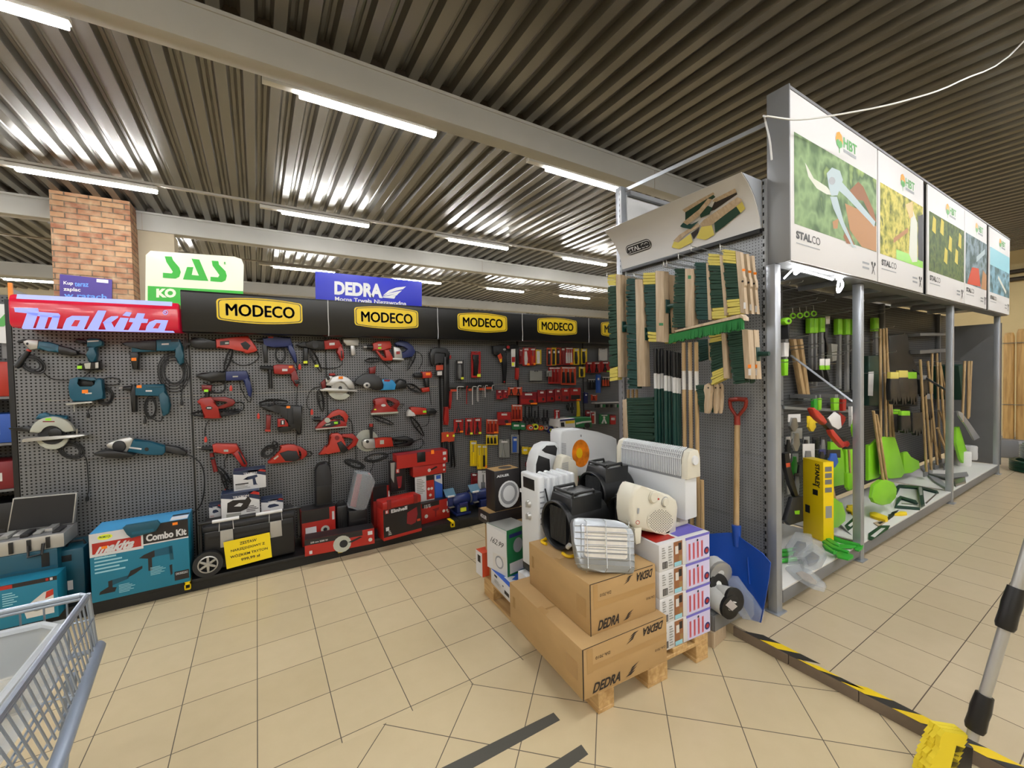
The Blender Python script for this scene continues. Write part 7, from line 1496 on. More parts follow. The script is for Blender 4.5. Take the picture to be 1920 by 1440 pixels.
# lower row
broom('small dark broom head under the crosswise bright green one', SB, [(430, 920), (452, 920), (458, 1120), (440, 1120)], [(336, 930), (432, 920), (442, 1100), (352, 1130)], [(1, G2)], 2.66, wdep=.05, rows=9)
broom('hand brush with straw ends in the lower row', SB, [(556, 870), (590, 868), (622, 1290), (578, 1290)], [(446, 890), (556, 872), (580, 1296), (476, 1352)], [(.16, YL), (.74, G1), (1, YL)], 2.57, wdep=.05, rows=18)
for i, (dx, lab) in enumerate(((0, 'dark green broom head in the lower row beside the slotted upright'), (56, 'flat backed broom head with green socket in the lower row'))):
 Xq = 2.57 + .09 * i
 broom(lab, SB, [(746 + dx, 828 + dx * .2), (806 + dx, 836), (834 + dx, 1296), (776 + dx, 1290)], [(612 + dx, 856), (748 + dx, 832), (778 + dx, 1330), (672 + dx, 1344)] if i == 0 else [(736 + dx, 856), (748 + dx, 832), (778 + dx, 1320), (768 + dx, 1334)], [(1, G1)], Xq, rows=24, ferr=((860, 1000), (860, 1130)) if i else None, tagm=[(m_tor, 806 + dx, 1160, 836 + dx, 1192), (m_cwh, 810 + dx, 1200, 836 + dx, 1260)])
# broom lowest left
broom('wide dark green broom head low behind the white heaters', SP, [(130, 248), (150, 244), (160, 480), (134, 480)], [(290, 236), (152, 240), (160, 490), (294, 500)], [(1, G1)], 2.64, wdep=.05, rows=20)
tt = None
for i, (x, y0, y1) in enumerate(((322, 1275, 1372), (368, 1275, 1372), (408, 1275, 1360))):
 a, b = onX(*SA((x, y0))[0], 2.72), onX(*SA((x, y1 + 300))[0], 2.72)
 tag((lambda m_: m_.build('broomstick', origin=b))(MB().cyl(a, b, .012, m_stk, 10)), 'short visible broom stick above the wide low broom head', 'stick', 'broom sticks behind the low broom head')
# broom handles standing on the base shelf
def stick(lab, xt, yt, X, r, parts, S, zb=.187, lean=0.0, nm='broomstick', group=None):
 a = onX(*S((xt, yt))[0], X); b = V((X + lean, a.y, zb)); t = thing(nm, lab, 'broom handle', b, group)
 L = (a - b).length
 for pn, f0, f1, m, k in parts: mb = MB(); mb.cyl(b + (a - b) * f0, b + (a - b) * f1, r * k, m, 12); mb.build(pn, t)
 return t
for i, x in enumerate((600, 634, 668, 706, 744, 770, 796, 826, 848)):
 stick('dark green metal broomstick with black grip and white band', x, 850 + (6 * i if i != 2 else 0), 2.60 + .02 * (i % 3), .0125, (('shaft', 0, .815, m_grp, 1.0), ('label_band', .815, .885, m_white, 1.05), ('grip', .885, 1, m_blk2, 1.08)), SA, group='dark green broom handles on the island end')
for i, (x, y) in enumerate(((207, 955), (266, 952), (325, 952))):
 stick('bare wooden broomstick, %s from the dark green bundle' % ('first', 'second', 'third')[i], x, y, 2.60, .0135, (('shaft', 0, .80, m_stk, 1.0), ('label', .80, .88, m_ltop, 1.02), ('tip', .88, 1, m_stk, 1.0)), SB, group='bare wooden broom handles on the island end')
stick('bare wooden broomstick behind the convector heater end', 1316 - 1240, 900 - 450, 2.55, .0135, (('shaft', 0, 1, m_stk, 1.0),), off(1240, 450, 1))
# scrub brushes
for i, (x, k) in enumerate(((572, 1.0), (612, .55), (636, .5))):
 Xq = 2.58 + .035 * i
 pts = [onX(1120 + (x + (px_ - 8) * k) * .3611, 660 + py_ * .3611, Xq) for px_, py_ in ((-10, 172), (10, 162), (26, 176), (28, 200), (18, 232), (22, 290), (10, 320), (-10, 318), (-12, 272), (-2, 232), (-14, 200))]
 t = thing('scrubbing_brush', 'waisted wooden scrubbing brush with green bristles above the shovel', 'brush', sum(pts, V((0, 0, 0))) / 11, 'scrubbing brushes above the shovel')
 mb = MB(); mb.prism(pts, (.03, 0, 0), m_bru, .005, 2, both=True); mb.build('wooden_block', t)
 w = 48 if i == 0 else 14
 mb = MB(); bristles(mb, [onX(1120 + a * .3611, 660 + b * .3611, Xq + .006) for a, b in ((x - 12 - w, 172), (x - 10 * k, 172), (x - 12 * k, 316), (x - 10 - w * .6, 312))], .022, [(1, G1)], 12); mb.build('bristles', t)
 mb = MB(); mb.lathe(onX(1120 + (x + 4 * k) * .3611, 660 + 186 * .3611, Xq - .001), (-1, 0, 0), [(0, .006), (.001, .006), (.001, 0)], m_print, 8); mb.build('hanging_hole', t)
# wire hooks
k = 0
for S, pts in ((SB, [((600, 40), (830, 130)), ((420, 36), (560, 130)), ((220, 68), (440, 200)), ((36, 122), (330, 262)), ((80, 168), (300, 268))]), (SA, [((500, 30), (690, 130)), ((420, 60), (600, 120)), ((180, 20), (400, 120))])):
 for a, b in pts:
  p = onX(*S(b)[0], XE - .001); p.z -= .03; q = V((2.52, p.y, p.z + .004))
  mb = MB()
  for dz in (0, .035): mb.tube([p + V((0, 0, dz)), q + V((0, 0, dz * .9)), q + V((-.006, 0, .012 + dz * .9))], .0028, m_steel, 6)
  mb.tube([q, q + V((0, 0, .032))], .0026, m_steel, 5)
  tag(mb.build('display_hook', origin=p), 'steel double wire hook on the end panel above the brooms', 'hook', 'wire hooks of the island end'); k += 1
# snow shovel
m_shov = mat('blue shovel plastic', '#1245a0', 0.35); m_grip = mat('red brown grip', '#8c2a1c', 0.4)
t = thing('snow_shovel', 'blue snow shovel with wooden shaft and red D grip leaning on the end panel', 'shovel', (2.62, 1.55, .19))
XG = 2.80
g = [(676, 238), (700, 232), (780, 238), (784, 258), (772, 290), (748, 330), (746, 378), (706, 378), (704, 330), (684, 290)]
hole = [(698, 262), (764, 264), (756, 286), (740, 308), (716, 308), (700, 286)]
gp = [onX(*p, XG) for p in SP(*g)]
mb = MB(); mb.tube([onX(*p, XG + .015) for p in SP((688, 248), (730, 244), (774, 248))], .016, m_grip, 8); mb.tube([onX(*p, XG + .015) for p in SP((688, 248), (692, 286), (712, 318), (726, 340))], .012, m_grip, 8, smooth=3); mb.tube([onX(*p, XG + .015) for p in SP((774, 248), (768, 286), (744, 318), (726, 340))], .012, m_grip, 8, smooth=3)
mb.cyl(onX(*SP((726, 330))[0], XG + .015), onX(*SP((726, 378))[0], XG + .012), .019, m_grip, 12, .021); mb.build('grip', t)
mb = MB(); mb.cyl(onX(*SP((726, 374))[0], XG + .012), onX(*SP((721, 960))[0], 2.72), .0185, m_stk, 12); mb.build('shaft', t)
def SBL(x, y):
 p = onX(*SP((x, y))[0], 2.72 - .16 * (y - 930) / 460)
 if p.y > 1.43: p.z = max(p.z, .20)
 return p
rows_ = [[(604, 936), (690, 934), (722, 946), (762, 968), (880, 1036)], [(604, 1010), (680, 1000), (730, 1010), (800, 1030), (922, 1084)], [(606, 1130), (680, 1120), (740, 1130), (820, 1150), (914, 1160)], [(610, 1250), (680, 1260), (740, 1280), (820, 1300), (890, 1300)], [(620, 1330), (680, 1350), (740, 1365), (810, 1385), (872, 1392)]]
mb = MB(); vv = []; bulge = [0, -.02, .0, -.02, .03]
for j, r in enumerate(rows_):
 for i, p in enumerate(r): vv.append(SBL(*p) + V((-.05 if i in (0, 4) else bulge[i], 0, 0)))
nf = len(vv); vv2 = [p + V((.006, 0, .0)) for p in vv]
ff = [(j * 5 + i, j * 5 + i + 1, (j + 1) * 5 + i + 1, (j + 1) * 5 + i) for j in range(4) for i in range(4)]
edge = [0, 1, 2, 3, 4, 9, 14, 19, 24, 23, 22, 21, 20, 15, 10, 5]
mb.add(vv + vv2, ff + [tuple(nf + a for a in f[::-1]) for f in ff] + [(edge[i], nf + edge[i], nf + edge[(i + 1) % 16], edge[(i + 1) % 16]) for i in range(16)], m_shov)
bo = mb.build('blade', t, sharp=70)
mb = MB(); mb.cyl(onX(*SP((722, 900))[0], 2.715), onX(*SP((724, 1010))[0], 2.70), .03, m_shov, 10, .02); mb.build('socket', t)
for a, b in (((846, 1120), (850, 1240)), ((790, 1060), (800, 1200))):
 mb = MB(); mb.tube([SBL(*a) + V((-.02, 0, 0)), SBL(*b) + V((-.02, 0, 0))], .006, m_shov, 6); mb.build('rib', t)
# clear bag and white ducts on the base
pts = [SBL(*p) + V((-.06, 0, 0)) for p in ((650, 1150), (740, 1160), (790, 1230), (880, 1330), (866, 1390), (780, 1372), (700, 1330), (660, 1240))]
mb = MB(); mb.prism(pts, (.04, 0, 0), mat('crumpled clear film', '#cdd6e4', 0.2, alpha=.33, bump=.6, scale=25), .012, 2); tag(mb.build('plastic_bag', origin=pts[5]), 'crumpled clear plastic bag in front of the blue shovel blade', 'bag')
m_duct = mat('white duct plastic', '#d3d2cd', 0.45);
for i, (a, b, r, lab) in enumerate((((590, 1110), (640, 1150), .075, 'uppermost white duct piece beside the shovel blade'), ((575, 1190), (630, 1205), .062, 'chrome banded white duct piece with black seal'), ((600, 1270), (712, 1285), .065, 'middle white duct piece with black open end'), ((580, 1350), (690, 1362), .07, 'lowest white duct piece with black open end and paper tag'))):
 p, q = onX(*SP(a)[0], 2.47 - .03 * i), onX(*SP(b)[0], 2.44 - .03 * i)
 if p.z < .187 + r: dz = .187 + r - p.z; p.z += dz; q.z = max(q.z, .187 + r)
 t = thing('duct_piece', lab, 'pipe', p, 'white duct pieces on the island base')
 d = (q - p).normalized()
 mb = MB(); mb.lathe(p, d, [(0, r * .9), (.01, r), ((q - p).length, r), ((q - p).length + .004, r * .8)], m_duct, 18); mb.build('pipe', t)
 mb = MB(); mb.lathe(q - d * .012, d, [(0, r * 1.02), (.02, r * 1.02), (.024, r * .7), (.01, 0)], m_blk2 if i else m_sil, 18); mb.build('seal', t)
 if i == 3: mb = MB(); mb.prism([q + V((-.08, -.06, .03)), q + V((-.08, -.02, .045)), q + V((-.08, -.05, .09)), q + V((-.08, -.09, .07))], (.001, 0, 0), m_ltop); mb.build('tag', t)
# ================================================================ ISLAND RACK WITH THE GARDEN TOOLS
YF2, YSP, YB2, XR = 1.37, 2.03, 2.72, 9.6
m_deckw = mat('white shelf board', '#d4d2cc', 0.4, noise=.03, scale=3); m_dkpan = peg_mat('dark grey back panel', '#4a4b4d', '#151515', 0.03, 0.012, 'X', 0.45, metal=.2)
m_lime = mat('lime green plastic', '#7dc21e', 0.38); m_lime2 = mat('green plastic', '#2f9a2c', 0.4); m_dgn = mat('dark green enamel', '#10352a', 0.4)
ZDK = onY(1472, 1107, YF2).z
posts = [(1460, 'front post of the island at the broom end'), (1617, 'second front post of the island'), (1787, 'third front post of the island'), (1874, 'last front post of the island')]
t = thing('display_rack', 'long grey steel island rack with white lower shelf for garden tools', 'rack', (6, YF2 + .3, ZS))
PXs = [onY(x, 780, YF2).x for x, _ in posts]
for i, x in enumerate(PXs):
 mb = MB(); mb.box((x - .035, YF2, ZS), (x + .035, YF2 + .055, 2.336), m_rackl if i != 0 else m_rackl, .003); mb.box((x - .055, YF2 - .02, ZS), (x + .055, YF2 + .075, ZS + .008), m_rackl, .002); mb.build('post', t)
 mb = MB(); x += .07 * (i == 0); mb.box((x - .025, YSP - .052, ZS), (x + .025, YSP - .002, 2.45), m_rack, .002); mb.build('rear_post', t)
for i in range(3):
 a, b = PXs[i] + (.036 if i else .055), PXs[i + 1] - .036
 mb = MB(); mb.box((a, YF2 + .005, ZDK - .085), (b, YF2 + .045, ZDK - .001), m_rack, .003); mb.build('shelf_beam', t)
 mb = MB(); mb.box((a, YF2 + .006, ZDK), (b, YSP - .055, ZDK + .012), m_deckw, .001); mb.build('shelf_board', t)
 for k in range(3): x = a + (b - a) * (k + .5) / 3; mb = MB(); mb.box((x - .02, YF2 + .08, 2.43), (x + .02, YSP - .001, 2.478), m_rackl, .002); mb.build('cross_beam', t)
mb = MB(); mb.box((2.93, YF2 + .075, 2.48), (XR, YSP + .02, 2.495), m_rack); mb.build('top_board', t)
ZD = ZDK + .0125
for z0, z1 in ((ZDK + .02, .7), (.702, 1.2), (1.202, 1.7), (1.702, 2.45)):
 mb = MB(); mb.box((2.95, YSP, z0), (XR, YSP + .02, z1), m_dkpan); mb.build('back_panel', t)
mb = MB(); mb.box((XR - .02, YF2 + .06, .12), (XR, YSP - .06, 2.27), m_rack); mb.build('end_panel', t)
for a, b, ya, yb in (((1482, 667), (1608, 762), 1.9, 1.43), ((1712, 692), (1784, 735), 1.9, 1.43), ((1556, 962), (1608, 1014), 1.75, 1.43), ((1800, 778), (1834, 822), 1.9, 1.7)):
 p, q = onY(*a, ya), onY(*b, yb); d = q - p; s = d.cross(V((0, 1, 0))).normalized()
 mb = MB(); mb.obox(p, d, s * .035, V((0, .006, 0)), m_rackl); mb.build('brace', t)
p, q = onY(1471, 767, 1.96), onY(1609, 774, 1.96); mb = MB(); mb.obox(p, q - p, V((0, .012, 0)), V((0, 0, .03)), m_rackl); mb.build('cross_rail', t)

# photo signs over the rack
ZT, ZBm, YSg = 3.405, 2.35, 1.30
m_side = mat('sign case grey', '#7d7e80', 0.42, .3)
def garden(name, cols, scale=4.0, rough=.65):
 m = mat(name, '#445533', rough); g = NG(m); b = m.node_tree.nodes['Principled BSDF']
 tc = g.n('ShaderNodeTexCoord'); nz = g.n('ShaderNodeTexNoise'); nz.inputs['Scale'].default_value = scale; nz.inputs['Detail'].default_value = 3; g.l(tc.outputs['Object'], nz.inputs['Vector'])
 rp = g.n('ShaderNodeValToRGB'); g.l(nz.outputs['Fac'], rp.inputs[0]); e = rp.color_ramp.elements
 n = len(cols)
 while len(e) < n: e.new(.5)
 for i, c in enumerate(cols): e[i].position = .30 + .40 * i / (n - 1); e[i].color = lin(c) + (1,)
 g.l(rp.outputs[0], b.inputs['Base Color']); return m
gm = [garden('blurred garden print', ['#2a3f1e', '#47633a', '#7f9a68', '#3f5a34', '#9fb868'], 3.2), garden('yellow shrub print', ['#3a4a20', '#8a8a30', '#c9bd5a', '#4a5a2a'], 9), garden('leafy hedge print', ['#26361c', '#3d5228', '#5a6a30', '#2b3a20'], 10), garden('blue grey garden print', ['#55656a', '#3a4f48', '#7d8f98', '#44584a'], 5), garden('sky and hedge print', ['#2c3a30', '#4f6d70', '#7fa6b8', '#33402c'], 5)]
m_spr = mat('sign paper', '#d2d0ce', 0.6); m_lg1 = mat('logo orange', '#e09a28', .4); m_lg2 = mat('logo green', '#4c9a48', .4); m_pgr = mat('grey print', '#8c8f92', .45)
m_skin = mat('printed hand', '#a87b52', .65); m_skin2 = mat('printed hand dark', '#8a5a38', .65); m_bladep = mat('printed steel', '#a4b4b8', .6); m_ivory = mat('printed ivory', '#c9cabc', .6)
ed = [(1482, 1645), (1646.5, 1731), (1739, 1808), (1809, 1850), (1855, 1893)]
dsc = ['first big garden sign, printed with pruning shears and a hand', 'second big garden sign, printed with a white sleeve among yellow shrubs', 'third big garden sign, printed with a dark leafy hedge', 'fourth big garden sign, printed with an orange glove', 'last big garden sign, printed with blue sky over a hedge']
S11 = off(1400, 150, 3.2)
for i, (xa, xb_) in enumerate(ed):
 a, b = onY(xa, 420, YSg).x, onY(xb_, 520, YSg).x
 if i == 0: X0s = a
 t = thing('photo_sign', dsc[i], 'sign', ((a + b) / 2, YSg, ZBm))
 mb = MB(); mb.box((a, YSg, ZBm), (b - .004, YSg + .012, ZT), m_spr, .001); mb.build('board', t)
 f = lambda u, v, l=.001: V((a + (b - a) * u, YSg - l, ZBm + (ZT - ZBm) * v))
 mb = MB(); mb.rect(.035, .22, .985, .765, lambda u, v: f(u, v), gm[i])
 if i == 0:
  pp = lambda pts, m, l: mb.decal(S11(*pts), lambda x, y: onY(x, y, YSg - l), m)
  pp([(590, 740), (680, 780), (778, 880), (778, 1030), (690, 1000), (620, 900)], m_skin, .0016); pp([(515, 850), (552, 830), (545, 892), (520, 892)], m_skin, .0016)
  pp([(620, 660), (670, 610), (700, 640), (760, 780), (778, 850), (760, 850), (700, 725), (636, 712)], m_skin2, .0016); pp([(600, 880), (650, 990), (600, 980), (580, 940)], m_skin2, .002)
  pp([(350, 495), (366, 522), (402, 590), (480, 640), (524, 692), (480, 686), (420, 650), (370, 580)], m_ivory, .002)
  pp([(480, 560), (512, 525), (560, 545), (578, 600), (545, 692), (508, 694), (492, 640)], m_bladep, .0024); mb.disc(0, 0, 20, 24, lambda x, y: onY(*S11((512 + x, 605 + y))[0], YSg - .003), m_pgr, 12)
  pp([(565, 605), (640, 690), (772, 850), (765, 882), (740, 852), (600, 705), (550, 660)], m_bladep, .0022); pp([(500, 700), (542, 700), (582, 850), (642, 990), (660, 1006), (636, 1004), (575, 890), (520, 770)], m_bladep, .0022)
 elif i == 1:
  mb.decal([(.64, .30), (.68, .62), (.74, .68), (.84, .6), (.84, .26), (.72, .24)], lambda u, v: f(u, v, .002), m_ivory); mb.decal([(.56, .70), (.72, .76), (.74, .64), (.66, .6)], lambda u, v: f(u, v, .0024), m_lg1); mb.decal([(.3, .38), (.62, .52), (.62, .48), (.3, .34)], lambda u, v: f(u, v, .0022), m_skin); mb.rect(.36, .22, .985, .30, lambda u, v: f(u, v, .0014), m_lime)
  mb.decal([(.86, .28), (.985, .28), (.985, .7), (.86, .66)], lambda u, v: f(u, v, .0016), m_dgrey)
 elif i == 2:
  for u0, v0 in ((.1, .6), (.3, .62), (.52, .5), (.7, .4), (.4, .36), (.8, .58)): mb.decal([(u0, v0), (u0 + .09, v0 - .02), (u0 + .1, v0 + .12), (u0 + .03, v0 + .14)], lambda u, v: f(u, v, .002), m_byl)
 elif i == 3: mb.decal([(.1, .22), (.3, .42), (.6, .44), (.7, .24)], lambda u, v: f(u, v, .002), m_cor); mb.decal([(.5, .5), (.9, .64), (.9, .7), (.5, .56)], lambda u, v: f(u, v, .002), m_bladep); mb.decal([(.72, .22), (.98, .22), (.98, .4), (.8, .44)], lambda u, v: f(u, v, .0022), m_skin)
 else: mb.rect(.035, .55, .985, .765, lambda u, v: f(u, v, .0016), m_bcy); mb.decal([(.4, .42), (.8, .26), (.82, .3), (.42, .46)], lambda u, v: f(u, v, .002), m_ivory)
 mb.build('printed_photo', t)
 mb = MB(); r = .034 * (ZT - ZBm); w = (b - a)
 for k in range(8):
  q_ = k * math.pi / 4; mb.disc(.50 + .034 / w * math.cos(q_), .885 + .032 * math.sin(q_), .026 / w, .024, lambda u, v: f(u, v, .0015 + .0001 * k), m_lg1 if math.sin(q_) > -.3 else m_lg2, 10)
 mb.rect(.497, .80, .506, .86, lambda u, v: f(u, v, .0012), m_lg2)
 mb.text('HBT', lambda u, v: f(.50 + (.07 + .235 * u) / w, .855 + .07 * v, .0015), m_lg2, .03); mb.rect(.50 + .07 / w, .825, .50 + .29 / w, .845, lambda u, v: f(u, v, .0015), m_pgr)
 mb.build('logo', t); mb = MB()
 mb.text('STAL', lambda u, v: f((.07 + .21 * u) / w, .135 + .048 * v, .0015), m_text, .05); mb.text('CO', lambda u, v: f((.285 + .12 * u) / w, .135 + .048 * v, .0015), m_text, 0); mb.rect((.07) / w, .105, .40 / w, .112, lambda u, v: f(u, v, .0015), m_pgr)
 mb.build('small_lettering', t); mb = MB()
 for k in (0, 1): mb.rect(1 - .30 / w, .07 + .035 * k, 1 - .17 / w, .085 + .035 * k, lambda u, v: f(u, v, .0015), m_pgr)
 for s in (-1, 1): c = 1 - .085 / w; mb.decal([(c - s * .035 / w, .045), (c - s * .025 / w, .045), (c + s * .035 / w, .125), (c + s * .02 / w, .125)], lambda u, v: f(u, v, .0016 + .0002 * s), m_text); mb.disc(c + s * .028 / w, .125, .016 / w, .014, lambda u, v: f(u, v, .002), m_text, 8)
 mb.build('emblem_print', t)
t = thing('sign_case', 'grey metal case holding the row of big garden signs above the rack', 'sign frame', (X0s, YSg + .1, ZBm))
XE2 = onY(1893, 520, YSg).x
mb = MB(); mb.box((X0s - .015, YSg - .004, ZBm - .01), (X0s - .002, YSg + .13, ZT + .03), m_side, .002); mb.build('end_plate', t)
mb = MB(); mb.box((X0s - .002, YSg - .004, ZT + .002), (XE2, YSg + .13, ZT + .02), m_side); mb.build('top_plate', t)
mb = MB(); mb.box((X0s - .002, YSg + .014, ZBm - .01), (XE2, YSg + .13, ZBm - .001), m_side); mb.build('bottom_plate', t)
mb = MB(); mb.box((X0s, YSg + .02, ZBm), (XE2, YSg + .03, ZT), m_blk); mb.build('back_plate', t)
for x in PXs: x = max(x, X0s + .04); mb = MB(); mb.box((x - .03, YSg + .065, ZBm), (x + .03, YSg + .115, ZT), m_side); mb.build('inner_post', t)
# far side sign board of the island, seen from behind
mb = MB(); mb.box((2.96, 2.70, 2.45), (XR, 2.715, 3.28), m_white); ob = mb.build('sign_back_board', origin=(6, 2.7, 2.4)); tag(ob, 'plain pale back of the sign board on the far side of the island', 'sign')
mb = MB(); mb.box((2.96, 2.66, 3.281), (XR, 2.72, 3.32), m_rack); mb.build('top_rail', ob)
mb = MB(); [mb.box((x, 2.66, 0), (x + .05, 2.715, 3.28), m_rack) for x in (4.6,)]; mb.build('post', ob)
# white cable sagging from the sign case towards the ceiling
xc = X0s - .06; pts = [onX(1447, 300, xc), onX(1443, 262, xc), onX(1434, 222, xc), onY(1438, 218, 1.255), onY(1500, 224, 1.225), onY(1600, 210, 1.1), onY(1700, 188, .95), onY(1800, 152, .8), onY(1925, 72, .62), V((3.6, -.2, 4.33))]
mb = MB(); mb.tube(pts, .0055, m_white, 6, smooth=5); tag(mb.build('cable', origin=pts[0]), 'white cable sagging from the sign case up to the ceiling', 'cable')

# lit LED string under the first sign
S12 = off(1440, 480, 4.5); S13 = off(1440, 740, 985 / 260); S14 = off(1600, 540, 1097 / 320); S3r = off(1440, 860, 4)
m_ledw = mat('lit led string', '#ffffff', .3, emit=40)
P12 = lambda x, y, Y=1.345: onY(*S12((x, y))[0], Y)
t = thing('led_string', 'bright lit LED string looped below the first garden sign', 'lamp', P12(400, 160))
mb = MB(); mb.tube([P12(215, 112), P12(300, 128), P12(420, 160), P12(545, 198)], .007, m_ledw, 6, smooth=3); mb.build('straight_run', t)
for c, ry in (((245, 112), 36), ((605, 175), 20), ((606, 240), 62)):
 mb = MB(); mb.tube([P12(c[0] + 24 * math.cos(k * .785), c[1] + ry * math.sin(k * .785)) + V((0, .01 * math.sin(k), 0)) for k in range(8)], .008, m_ledw, 6, closed=True, smooth=3); mb.build('coil', t)
mb = MB(); mb.tube([P12(200, 125), P12(160, 165), P12(138, 188)], .005, m_ledw, 6); mb.build('end_run', t)
mb = MB(); a = P12(245, 75); mb.tube([a, V((a.x, a.y, ZBm - .012))], .004, m_white, 5); a = P12(600, 150); mb.tube([a, V((a.x, a.y, ZBm - .012))], .004, m_white, 5); mb.build('hanger', t)

# wire hooks of the back panel
for x, y in ((290, 220), (240, 270), (180, 232), (440, 315), (410, 365), (485, 380), (350, 668), (465, 735), (415, 770), (700, 800), (640, 830), (730, 430), (680, 470), (760, 455), (980, 480), (1030, 440), (610, 1100), (680, 1140), (375, 1220), (520, 1210), (640, 1240), (230, 890), (1060, 600), (1150, 660), (940, 690), (885, 725), (1080, 810)):
 p = P12(x, y, 1.70); mb = MB(); mb.tube([V((p.x, YSP - .001, p.z - .015)), p, p + V((0, -.006, .014))], .0035, m_steel, 6)
 tag(mb.build('display_hook', origin=(p.x, YSP, p.z)), 'steel wire hook on the dark back panel', 'hook', 'wire hooks among the garden tools')

YK = YSP - .075
GG = 'garden tools on the island rack'
def hang(nm, lab, cat, S, at, Y=YK, group=GG): return Tool(S, nm, lab, cat, at, Y, group)
for i, (x0, x1, y0, y1, yb_) in enumerate(((360, 392, 522, 650, 1080), (396, 428, 524, 650, 1100), (446, 486, 518, 642, 1060), (596, 632, 528, 662, 1120), (662, 698, 530, 664, 1150), (722, 762, 530, 664, 1130), (902, 940, 520, 634, 900))):
 T = hang('garden_hoe', 'long grey garden tool with lime green sleeve at the rack back', 'garden tool', S12, ((x0 + x1) / 2, y0), group='lime sleeved long tools')
 T.begin('sleeve').poly(m_lime, [(x0, y0), (x1, y0), (x1, y1), (x0, y1)], 0, .05, .01).end()
 T.begin('shaft').poly(m_grey, [(x0 + 8, y1), (x1 - 8, y1), (x1 - 8, yb_), (x0 + 8, yb_)], .015, .03, .006).end()
for i, (x, y) in enumerate(((210, 505), (270, 502), (326, 492), (386, 486))):
 T = hang('ring_tie', 'small lime ring hanging in a row of four', 'ring', S12, (x, y), 1.85, 'lime rings in a row')
 T.begin('ring').cord([(x + 20 * math.cos(k * .785), y + 20 * math.sin(k * .785)) for k in range(8)], .007, 0, m_lime, True).end()
 T.begin('cord').cord([(x, y - 20), (x - 4, y - 70)], .003, 0, m_steel).end()
 p = T.p(x - 4, y - 70); mb = MB(); mb.tube([p, V((p.x, YSP - .001, p.z))], .003, m_steel, 5); mb.build('hook', T.t)
T = hang('grass_trimmer', 'round lime green trimmer head beside the first front post', 'garden tool', S12, (175, 545), 1.72); T.begin('head').poly(m_lime, arc(175, 548, 32, 32, 0, 360, 14)[:-1], 0, .05, .012).dot(m_blk2, 175, 548, 12, 12).end(); T.begin('shaft').poly(m_dgrey, [(170, 580), (188, 580), (186, 700), (174, 700)], .01, .25, .006).end()
for dx, lab in ((0, 'first of two slanted wooden tool handles behind the diagonal brace'), (56, 'second of two slanted wooden tool handles behind the diagonal brace')):
 T = hang('wooden_stick', lab, 'handle', S12, (250 + dx, 800), group='slanted wooden handles')
 T.begin('shaft').poly(m_stk, [(216 + dx, 700), (242 + dx, 698), (330 + dx * .6, 1200), (304 + dx * .6, 1204)], 0, .05, .012).end(); T.begin('end_ring').poly(m_grey, [(300 + dx * .6, 1196), (334 + dx * .6, 1194), (338 + dx * .6, 1216), (304 + dx * .6, 1220)], -.004, .055, .008).end()
for x in (440, 486):
 T = hang('garden_shears', 'lime tagged shears hanging below the lime sleeves', 'shears', S12, (x + 18, 900), 1.85, group='tagged shears')
 T.begin('tag').poly(m_cwh, [(x, 868), (x + 38, 866), (x + 38, 922), (x, 924)], 0, .006, .001).poly(m_lime, [(x + 2, 922), (x + 36, 922), (x + 38, 960), (x + 4, 960)], 0, .012, .003).end()
 T.begin('blades').poly(m_dgrey, [(x + 8, 960), (x + 24, 960), (x + 40, 1060), (x + 34, 1062)], .005, .17, .003).end()
T = hang('lopper', 'black long handled lopper hanging between lime sleeves', 'lopper', S12, (500, 700)); T.begin('handle').poly(m_blk2, [(488, 580), (514, 576), (512, 640), (496, 700), (514, 780), (506, 826), (494, 820), (500, 760), (484, 690)], 0, .04, .008).end(); T.begin('tag').poly(m_cwh, [(490, 510), (524, 508), (522, 572), (492, 574)], 0, .006, .001).end()
T = hang('card_sheet', 'white hanging card beside the black lopper', 'card', S12, (560, 800)); T.begin('card').poly(m_cgy, [(535, 740), (588, 745), (580, 880), (545, 890)], 0, .05, .002).end()
for i, (x0, x1, y0, y1, m, lab) in enumerate(((390, 424, 1205, 1302, m_lime2, 'green hand tool, first of the hooks under the cross rail'), (426, 458, 1200, 1300, m_lime, 'lime hand tool, second of the hooks under the cross rail'), (556, 604, 1198, 1304, m_lime, 'lime hand tool with white card beside the red tipped saw'), (630, 664, 1208, 1308, m_red, 'red hand tool behind the white and red pack'), (706, 764, 1270, 1440, m_cwh, 'white carded tool at the second front post'), (138, 182, 730, 850, m_cwh, 'white carded knife beside the first front post'), (140, 176, 870, 1010, m_lime, 'lime hand tool beside the first front post'))):
 T = hang('hand_tool', lab, 'garden tool', S12, ((x0 + x1) / 2, y0), 1.80)
 T.begin('handle').poly(m, [(x0, y0), (x1, y0), (x1 - 4, y1), (x0 + 4, y1)], 0, .03, .008).end(); T.begin('shank').poly(m_grey, [(x0 + 10, y0 - 30), (x1 - 10, y0 - 30), (x1 - 10, y0), (x0 + 10, y0)], .005, .22, .003).end()
